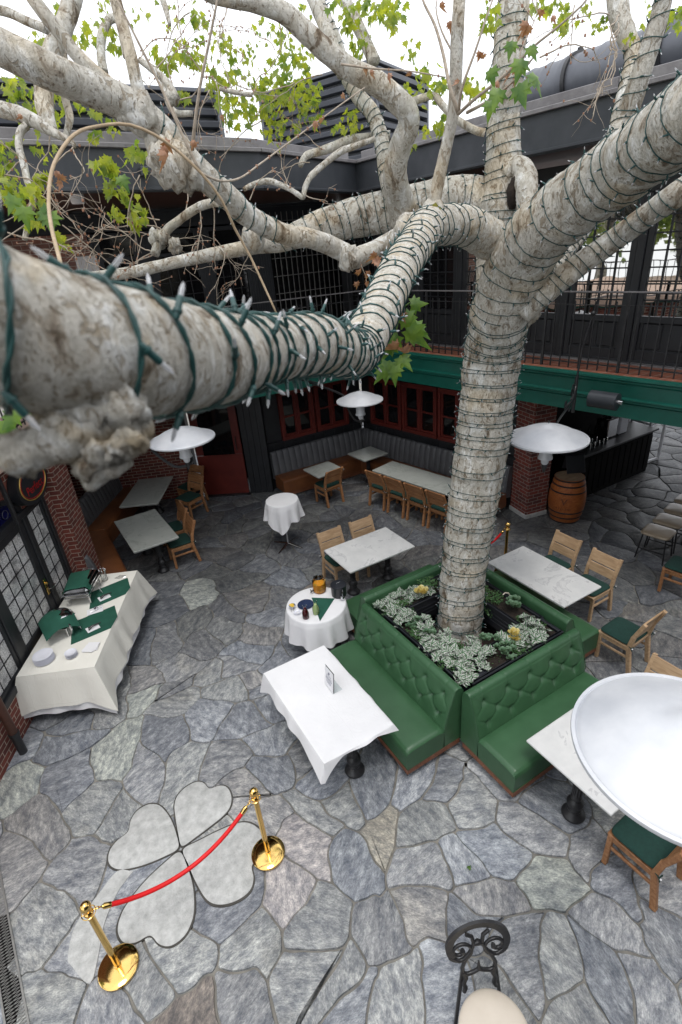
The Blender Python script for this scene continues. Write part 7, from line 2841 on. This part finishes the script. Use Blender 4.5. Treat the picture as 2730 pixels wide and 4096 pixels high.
# ------------------------------------------------------------------ stanchions and ropes
def stanchion(x, y, label, seed):
    t = thing('gold_stanchion', label, 'stanchion', (x, y, .02))
    MB().lathe([(.0, .0), (.162, .0), (.165, .006), (.165, .020), (.158, .027), (.10, .034), (.04, .042), (.0, .042)], 64).build('base', 'brass', t, smooth=40)
    mb = MB(); mb.lathe([(.030, .04), (.030, .06), (.0255, .064), (.0255, .87)], 28); mb.build('post', 'brass', t)
    mb = MB(); mb.lathe([(.0255, .84), (.036, .85), (.038, .862), (.03, .872), (.022, .88), (.022, .90), (.03, .905), (.038, .92), (.042, .94), (.038, .962), (.026, .978), (.010, .986), (.0, .987)], 32); mb.build('finial', 'brass', t, smooth=60)
    mb = MB(); mb.tube([(.052 * math.cos(2 * PI * k / 28), .052 * math.sin(2 * PI * k / 28), .862) for k in range(28)], .004, 8, closed=True)
    for k in range(4):
        a = k * PI / 2
        mb.tube([(.034 * math.cos(a), .034 * math.sin(a), .862), (.052 * math.cos(a), .052 * math.sin(a), .862)], .004, 6)
    mb.build('rope_ring', 'brass', t)
    return t


stanchion(-.85, 3.05, 'polished gold stanchion at the lower left end of the red rope', 1)
stanchion(.60, 3.20, 'polished gold stanchion at the right end of the red rope over the clover paving', 2)
stanchion(5.98, 5.26, 'polished gold stanchion behind the tree trunk by the marble table', 3)


def rope(a, b, sag, label):
    t = thing('velvet_rope', label, 'rope', a)
    a, b = V3(a), V3(b)
    d = (b - a).normalized()
    pts = []
    for k in range(41):
        u_ = k / 40
        p = a.lerp(b, u_)
        p.z -= sag * 4 * u_ * (1 - u_)
        pts.append(p)
    MB().tube(pts[2:39], .019, 14).build('rope', 'velvet', t, rel='world', smooth=180)
    for (p, q, r_) in ((pts[0], pts[1], pts[3]), (pts[40], pts[39], pts[37])):
        mb = MB()
        mb.tube([q.lerp(r_, .1), q.lerp(r_, .3), q.lerp(r_, .9)], [.010, .022, .022], 14)
        hk = []
        for k in range(10):
            ang = 2 * PI * k / 9
            hk.append(p.lerp(q, .35) + V3((0, 0, .016 * math.cos(ang))) + (q - p).normalized() * (.02 * math.sin(ang)))
        mb.tube(hk, .0035, 6)
        mb.tube([p.lerp(q, .6), q.lerp(r_, .15)], .006, 8)
        mb.build('end_hook', 'brass', t, rel='world')
    return t


A1, B1 = Vector((-.85, 3.05, .885)), Vector((.60, 3.20, .885))
dd_ = (B1 - A1).normalized()
rope(tuple(A1 + dd_ * .05), tuple(B1 - dd_ * .05), .30, 'red velvet rope sagging between the two front gold stanchions')
A2, B2 = Vector((5.98, 5.26, .885)), Vector((5.36, 5.68, .885))
stanchion(5.36, 5.68, 'gold stanchion hidden behind the tree trunk at the other end of the rear rope', 4)
dd_ = (B2 - A2).normalized()
rope(tuple(A2 + dd_ * .05), tuple(B2 - dd_ * .05), .30, 'red velvet rope running behind the tree trunk from the rear stanchion')


# ------------------------------------------------------------------ heat lamps
def heat_lamp(c, r, wall, label, near=False, up=0):
    t = thing('heat_lamp', label, 'heater', c)
    cz = V3(c)
    prof = [(r, -.012), (r * 1.004, -.004), (r, .004), (r * .965, .006), (r * .955, .0), (r * .945, .006), (r * .90, .016), (r * .78, .045), (r * .62, .085), (r * .45, .118), (r * .30, .135), (r * .22, .142), (r * .15, .160), (r * .06, .172), (.0, .174)]
    k_ = r / .45
    prof = [(a, z * k_) for a, z in prof]
    under = [(a, z - .004) for a, z in prof[::-1]]
    MB().lathe(prof + under, 72, cap=False).build('reflector', 'alu', t, smooth=35)
    mb = MB()
    mb.lathe([(.004, .17 * k_), (.007, .20 * k_), (.0, .205 * k_)], 8)
    mb.bar((-.022, -.006, .205 * k_), (.0, .0, .185 * k_), .008, .006)
    mb.bar((.022, .006, .205 * k_), (.0, .0, .185 * k_), .008, .006)
    mb.build('wing_nut', 'iron', t)
    mb = MB()
    mb.lathe([(.105, .02), (.10, -.02), (.082, -.05), (.078, -.22), (.088, -.25), (.09, -.27), (.05, -.29), (.045, -.33), (.03, -.35)], 28)
    mb.build('burner', 'alu', t, smooth=40)
    mb = MB()
    mb.lathe([(.03, -.34), (.034, -.36), (.034, -.40), (.02, -.42), (.012, -.46)], 14)
    mb.tube([(.02, 0, -.38), (.06, .02, -.40), (.09, .02, -.37)], .014, 8)
    mb.build('gas_valve', 'iron', t)
    # scrolled arm to the wall or beam
    w = V3(wall) - cz
    s0 = V3((0, 0, -.40))
    h = Vector((w.x, w.y, 0))
    hn = h.normalized()
    mb = MB()
    p1_, p2_ = s0 + hn * .18 + V3((0, 0, .02)), hn * (r * .82) + V3((0, 0, -.16))
    arm, _r = spline([(s0, 0), (p1_, 0), (p2_, 0), (hn * (r * 1.02) + V3((0, 0, .03)), 0), (w * .75 + V3((0, 0, .0)), 0), (w, 0)], .05)
    mb.tube(arm, .022, 8, flat=.5)
    mb.build('arm', 'iron', t)
    mb = MB()
    side = hn.cross(Vector((0, 0, 1)))

    def scroll(c0, R0, turns, sgn, a0):
        pts = []
        for k in range(36):
            q = k / 35
            a = a0 + sgn * q * turns * 2 * PI
            rr = R0 * (1 - q * .82)
            pts.append(c0 + hn * (rr * math.cos(a)) + V3((0, 0, rr * math.sin(a))))
        return pts
    base_ = w * .86
    mb.tube(scroll(base_ + V3((0, 0, .16)), .12, 1.4, 1, -1.2), .014, 6, flat=.6)
    mb.tube(scroll(base_ - hn * .10 + V3((0, 0, -.02)), .10, 1.3, -1, 1.2), .014, 6, flat=.6)
    mb.tube(scroll(w * .62 + V3((0, 0, .10)), .08, 1.3, 1, 2.4), .012, 6, flat=.6)
    mb.tube([w + V3((0, 0, .30)), w + V3((0, 0, -.22))], .026, 8)
    mb.tube([w * .6 + V3((0, 0, .06)), base_ + V3((0, 0, .02)), w + V3((0, 0, .18))], .014, 6)
    if up:
        mb.tube([w + V3((0, 0, .28)), w + V3((0, 0, up * .6)) + side * .02, w + V3((0, 0, up)) + side * .10], .014, 6)
        blob(mb, w + V3((0, 0, up)) + side * .10, .035, 1, .2, 2, 10)
    mb.build('scrollwork', 'iron', t, smooth=60)
    return t


cR = at(2190, 1752, 6.5)
heat_lamp(tuple(cR), .485, (6.62, 4.78, 3.05), 'aluminium dish heat lamp on a scrolled bracket in front of the brick pillar and barrel', up=1.15)
cM = at(1440, 1600, 9.3)
heat_lamp(tuple(cM), .415, (4.45, 9.35, 3.0), 'aluminium dish heat lamp in the corner, half hidden by the bend of the near branch')
cL = at(729, 1755, 7.3)
heat_lamp(tuple(cL), .455, (.75, 7.35, 3.50), 'aluminium dish heat lamp on the left, below the near branch and its string lights')
cN = at(2740, 3000, 2.40)
heat_lamp(tuple(cN), .480, (2.55, .25, 2.9), 'very large aluminium heat lamp dish cut off at the right edge over the marble table')

# loudspeaker on the beam
M_, _L = wall_frame(BE, BC)
t = thing('loudspeaker', 'dark grey cylinder speaker mounted on the green beam right of the heat lamp bracket', 'speaker', (6.56, 4.28, 3.12))
dirs = -Vector((dr_.x, dr_.y, 0))
mb = MB(); mb.tube([-dirs * .19, -dirs * .185, dirs * .185, dirs * .19], [.10, .115, .115, .10], 28); mb.build('body', 'greywood', t, smooth=40)
mb = MB(); mb.tube([-dirs * .19, -dirs * .25], .03, 10); mb.bar((.0, 0, 0), (.14, .03, 0), .05, .03); mb.build('bracket', 'steel', t)
t = thing('dome_camera', 'small black camera on the green beam beside the hanging leaves', 'camera', tuple(BC + dr_ * .95) + (3.06,))
mb = MB(); blob(mb, (-.05, 0, 0), .075, 0, 0, 1, 18); mb.build('dome', 'plastic', t, smooth=180)

# ------------------------------------------------------------------ barrel, bar, stools
t = thing('oak_barrel', 'orange oak barrel with black hoops and a burnt V standing by the brick pillar', 'barrel', (8.36, 5.92, .012))
H = .92


def br_(z): return .27 + .075 * math.sin(PI * z / H)


MB().lathe([(br_(H * k / 24), H * k / 24) for k in range(25)], 48).build('staves', 'barrel', t, smooth=50)
MB().lathe([(.245, H - .012), (.0, H - .012)], 40, cap=False).add([(.262 * math.cos(2 * PI * k / 40), .262 * math.sin(2 * PI * k / 40), H + .002) for k in range(40)], [tuple(range(40))]).build('head', 'barreltop', t, smooth=0)
for z in (.02, .13, .25, .67, .80, .90):
    MB().lathe([(br_(z - .015) + .002, z - .015), (br_(z) + .006, z - .013), (br_(z) + .006, z + .013), (br_(z + .015) + .002, z + .015)], 48, cap=False).build('hoop', 'iron', t)
da_ = math.atan2(-5.9, -8.36) - .12
Mv = Matrix.Rotation(da_ + PI / 2, 4, 'Z') @ Matrix(((1, 0, 0, 0), (0, 0, -1, -.352), (0, 1, 0, .50), (0, 0, 0, 1)))
text_obj('brand_letter', 'V', .20, 'plinth', t, Mv, depth=.004)
for k, ch_ in enumerate('VIVIENS'):
    a = da_ + PI / 2 + (k - 3) * .12
    text_obj('brand_lettering', ch_, .055, 'plinth', t, Matrix.Rotation(a, 4, 'Z') @ Matrix(((1, 0, 0, 0), (0, 0, -1, -.349), (0, 1, 0, .35), (0, 0, 0, 1))), depth=.003)
t = thing('menu_easel', 'black folding menu board leaning on top of the barrel', 'board', (8.62, 6.05, .94), R(-30))
mb = MB(); mb.box((0, .06, .17), (.36, .015, .34), .004, M=Matrix.Rotation(R(18), 4, 'X')); mb.box((0, -.08, .15), (.36, .015, .34), .004, M=Matrix.Rotation(R(-24), 4, 'X')); mb.build('board', 'blackpaint', t)

t = thing('bar_counter', 'long black bar counter in the shade behind the barrel', 'bar', (9.0, 6.2, .012))
M2 = Matrix.Rotation(R(-1), 4, 'Z')
mb = MB(); mb.box((1.3, .35, .50), (2.6, .6, 1.0), .01); mb.build('body', 'dark', t)
mb = MB(); mb.box((1.3, .33, 1.03), (2.7, .74, .05), .01); mb.build('top', 'blackpaint', t)
mb = MB()
for k in range(13): mb.box((.1 + k * .2, .042, .5), (.17, .02, .8), .006)
mb.build('panelling', 'dark', t)
for k in range(9):
    x, y = 9.5 + .14 * (k % 5) + rg.uniform(-.02, .02), 6.38 + .16 * (k // 5)
    t = thing('glass_mug', 'upturned clear glass mug on the black bar counter', 'mug', (x, y, 1.067), 0, 'clear mugs on the bar')
    MB().lathe([(.035, .12), (.038, .115), (.042, .0), (.039, .0), (.036, .108), (.0, .112)], 18, cap=False).build('glass', 'glass', t)
    MB().tube([(.04, 0, .03), (.07, 0, .035), (.072, 0, .085), (.04, 0, .09)], .006, 6).build('handle', 'glass', t)
for k in range(7):
    t = thing('bottle', 'dark bottle on the shelf behind the bar', 'bottle', (9.3 + .27 * k, 6.82 + .02 * (k % 3), 1.067), 0, 'bottles behind the bar')
    MB().lathe([(.036, 0), (.038, .01), (.038, .17), (.014, .22), (.013, .28), (.0, .282)], 16).build('glass', 'glass' if k % 2 else 'glassdark', t)
t = thing('coffee_machine', 'steel drinks machine standing on the dark bar', 'machine', (10.4, 6.62, 1.067))
mb = MB(); mb.box((0, 0, .22), (.34, .3, .42), .02); mb.lathe([(.09, .44), (.10, .46), (.10, .6), (.05, .66)], 20); mb.build('body', 'steel', t)
mb = MB(); mb.box((.4, 0, .3), (.28, .3, .6), .02); mb.build('cabinet', 'china', t)
t = thing('lantern_frame', 'white and black framed glass case at the far end of the bar', 'case', (11.9, 6.5, .012), R(-6))
mb = MB()
for x in (0, .5):
    for y in (0, .5): mb.bar((x, y, 0), (x, y, 1.7), .05, .05)
for z in (.05, 1.0, 1.7):
    mb.bar((0, 0, z), (.5, 0, z), .05, .05); mb.bar((0, .5, z), (.5, .5, z), .05, .05); mb.bar((0, 0, z), (0, .5, z), .05, .05)
mb.build('frame', 'paper', t)
# dark walls round the bar
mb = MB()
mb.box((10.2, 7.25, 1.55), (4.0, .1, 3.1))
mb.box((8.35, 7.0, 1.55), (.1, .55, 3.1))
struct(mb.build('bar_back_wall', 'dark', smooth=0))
mb = MB()
for k in range(5): mb.box((9.0 + k * .62, 7.16, 2.0 + (k % 2) * .12), (.28, .03, .34), .004)
t = thing('picture_frame', 'row of small framed pictures on the dark wall behind the bar', 'pictures', (9.0, 7.1, 2.0))
mb.build('frame', 'flash', t, rel='world')

for k in range(4):
    x, y = 8.35 + k * .50, 4.08 + k * .10
    t = thing('bar_stool', ['taupe padded stool nearest the courtyard in the row at the right edge', 'second taupe stool of the row at the right edge', 'third taupe stool of the row at the right edge', 'farthest taupe stool of the row at the right edge'][k], 'stool', (x, y, .012), R(12), 'taupe stools in a row by the dark passage')
    mb = MB()

    def st(u_, v_):
        a = 2 * PI * u_
        c, s_ = math.cos(a), math.sin(a)
        e = .38
        ph = PI * (v_ - .5)
        kk = max(0, math.cos(ph)) ** .4
        return Vector((math.copysign(abs(c) ** e, c) * .225 * kk, math.copysign(abs(s_) ** e, s_) * .235 * kk, .49 + .038 * math.sin(ph)))
    mb.grid(st, 40, 11, closed_u=True)
    mb.build('seat', 'taupe', t, smooth=180)
    for sx in (-1, 1):
        for sy in (-1, 1):
            MB().tube([(sx * .17, sy * .18, .46), (sx * .21, sy * .22, 0)], .013, 8).build('leg', 'iron', t)
    mb = MB(); mb.bar((-.19, .2, .2), (-.19, -.2, .2), .018, .018); mb.bar((.19, .2, .2), (.19, -.2, .2), .018, .018); mb.bar((-.17, 0, .45), (.17, 0, .45), .03, .02); mb.build('stretcher', 'iron', t)
    mb = MB()
    for sx in (-1, 1): mb.tube([(sx * .18, -.22, .44), (sx * .19, -.29, .80)], .013, 8)
    mb.box((0, -.29, .76), (.36, .03, .16), .012, M=Matrix.Rotation(R(-10), 4, 'X'))
    if k >= 3: mb.build('backrest', 'iron', t)
t = thing('brick_pillar', 'brick pillar just showing at the right edge beyond the stools', 'pillar', (8.45, 2.95, 0), R(-11))
MB().box((0, 0, 1.45), (.5, .5, 2.9), .006).build('shaft', 'brickdark', t, smooth=0)

# ------------------------------------------------------------------ black scrolled iron stool at the bottom
IC = Vector((1.44, 1.20, 0))
dirc = Vector((-.40, -.917, 0)).normalized()
t = thing('iron_chair', 'black iron chair with scrolled round back and cream seat at the bottom edge', 'chair', (IC.x, IC.y, .012), math.atan2(dirc.y, dirc.x) + PI / 2)
t.scale = (1.16, 1.16, 1.16)
# local: sitter faces -y ; back plane at y=0 leaning
def bp(x, z):
    return Vector((x, (z - .46) * .22, z))


mb = MB()
cz, rx, rz_ = .80, .195, .16
rim, wid = [], []
for k in range(41):
    a = R(-28) + (PI + R(56)) * k / 40
    rim.append(bp(rx * math.cos(a), cz + rz_ * math.sin(a)))
    wid.append(.026 + .012 * math.sin(PI * k / 40))
for k in range(40):
    pass
# flat broad rim
vs, fs = [], []
for k, p in enumerate(rim):
    a = R(-28) + (PI + R(56)) * k / 40
    d = Vector((math.cos(a), 0, math.sin(a)))
    o_, i_ = p + d * .004, p - d * wid[k] * 1.25
    for q in (o_, i_):
        vs += [q + V3((0, -.009, 0)), q + V3((0, .009, 0))]
for k in range(40):
    b0, b1 = 4 * k, 4 * k + 4
    fs += [(b0, b1, b1 + 2, b0 + 2), (b0 + 1, b0 + 3, b1 + 3, b1 + 1), (b0, b0 + 1, b1 + 1, b1), (b0 + 2, b1 + 2, b1 + 3, b0 + 3)]
mb.add(vs, fs)
for sx in (-1, 1):
    s_pts = []
    # outer end of the rim curls under and into a spiral
    for k in range(46):
        q = k / 45
        a = R(-28) - q * R(520)
        rr = .078 * (1 - q * .80)
        cx_ = .102 + .012 * q
        s_pts.append(bp(sx * (cx_ + rr * math.cos(a) * 1.08), .765 + rr * math.sin(a) * 1.0))
    mb.tube(s_pts, [.011 + .004 * (k > 40) for k in range(46)], 8)
    mb.tube([bp(sx * x, z) for x, z in ((.175, .735), (.12, .69), (.09, .70), (.05, .74), (.025, .80), (.035, .86), (.07, .885))], .012, 8)
    mb.tube([bp(sx * x, z) for x, z in ((.05, .745), (.085, .68), (.105, .63), (.10, .59), (.07, .575), (.03, .585), (.0, .60))], .012, 8)
    mb.tube([bp(sx * x, z) for x, z in ((.10, .60), (.085, .55), (.10, .51), (.09, .47), (.10, .44))], [.014, .016, .013, .015, .013], 8)
    mb.bar(bp(sx * .10, .63), bp(sx * .165, .0) + V3((0, .06, 0)), .022, .016, .003, up=(0, 1, 0))
mb.tube([bp(-.03, .80), bp(0, .81), bp(.03, .80)], [.012, .02, .012], 8)
mb.tube([bp(0, .60), bp(0, .635), bp(0, .66)], [.016, .009, .006], 8)
mb.build('backrest', 'iron', t, smooth=50)
mb = MB()


def cst(u_, v_):
    a = 2 * PI * u_
    ph = PI * (v_ - .5)
    kk = max(0, math.cos(ph)) ** .45
    return Vector((math.cos(a) * .205 * kk, -.235 + math.sin(a) * .215 * kk, .475 + .04 * math.sin(ph) * (1 + .2 * noise.noise(Vector((math.cos(a) * kk * 2, math.sin(a) * kk * 2, 0))))))


mb.grid(cst, 48, 15, closed_u=True)
mb.build('seat', 'ivory', t, smooth=180)
for sx in (-1, 1):
    MB().tube([(sx * .16, -.38, .45), (sx * .19, -.42, .2), (sx * .2, -.44, .0)], .013, 8).build('leg', 'iron', t)
mb = MB(); mb.tube([(.19 * math.cos(2 * PI * k / 32), -.235 + .2 * math.sin(2 * PI * k / 32), .445) for k in range(32)], .012, 6, closed=True); mb.build('seat_ring', 'iron', t)
# fallen leaves on the stones
for k, (x, y) in enumerate([(1860, 2700 + 935 + 0), (20, 3348), (20, 4040)]):
    p = at(2115 if k == 0 else x, 3637 if k == 0 else y, 4.6)
t = thing('fallen_leaf', 'tiny green leaf lying on the paving near the middle bottom', 'leaf', (2.12, 2.02, .03))
mb = MB(); leaf(mb, V3((0, 0, 0)), V3((1, .3, .1)), V3((0, 0, 1)), .05); mb.build('blade', 'leafdark', t)
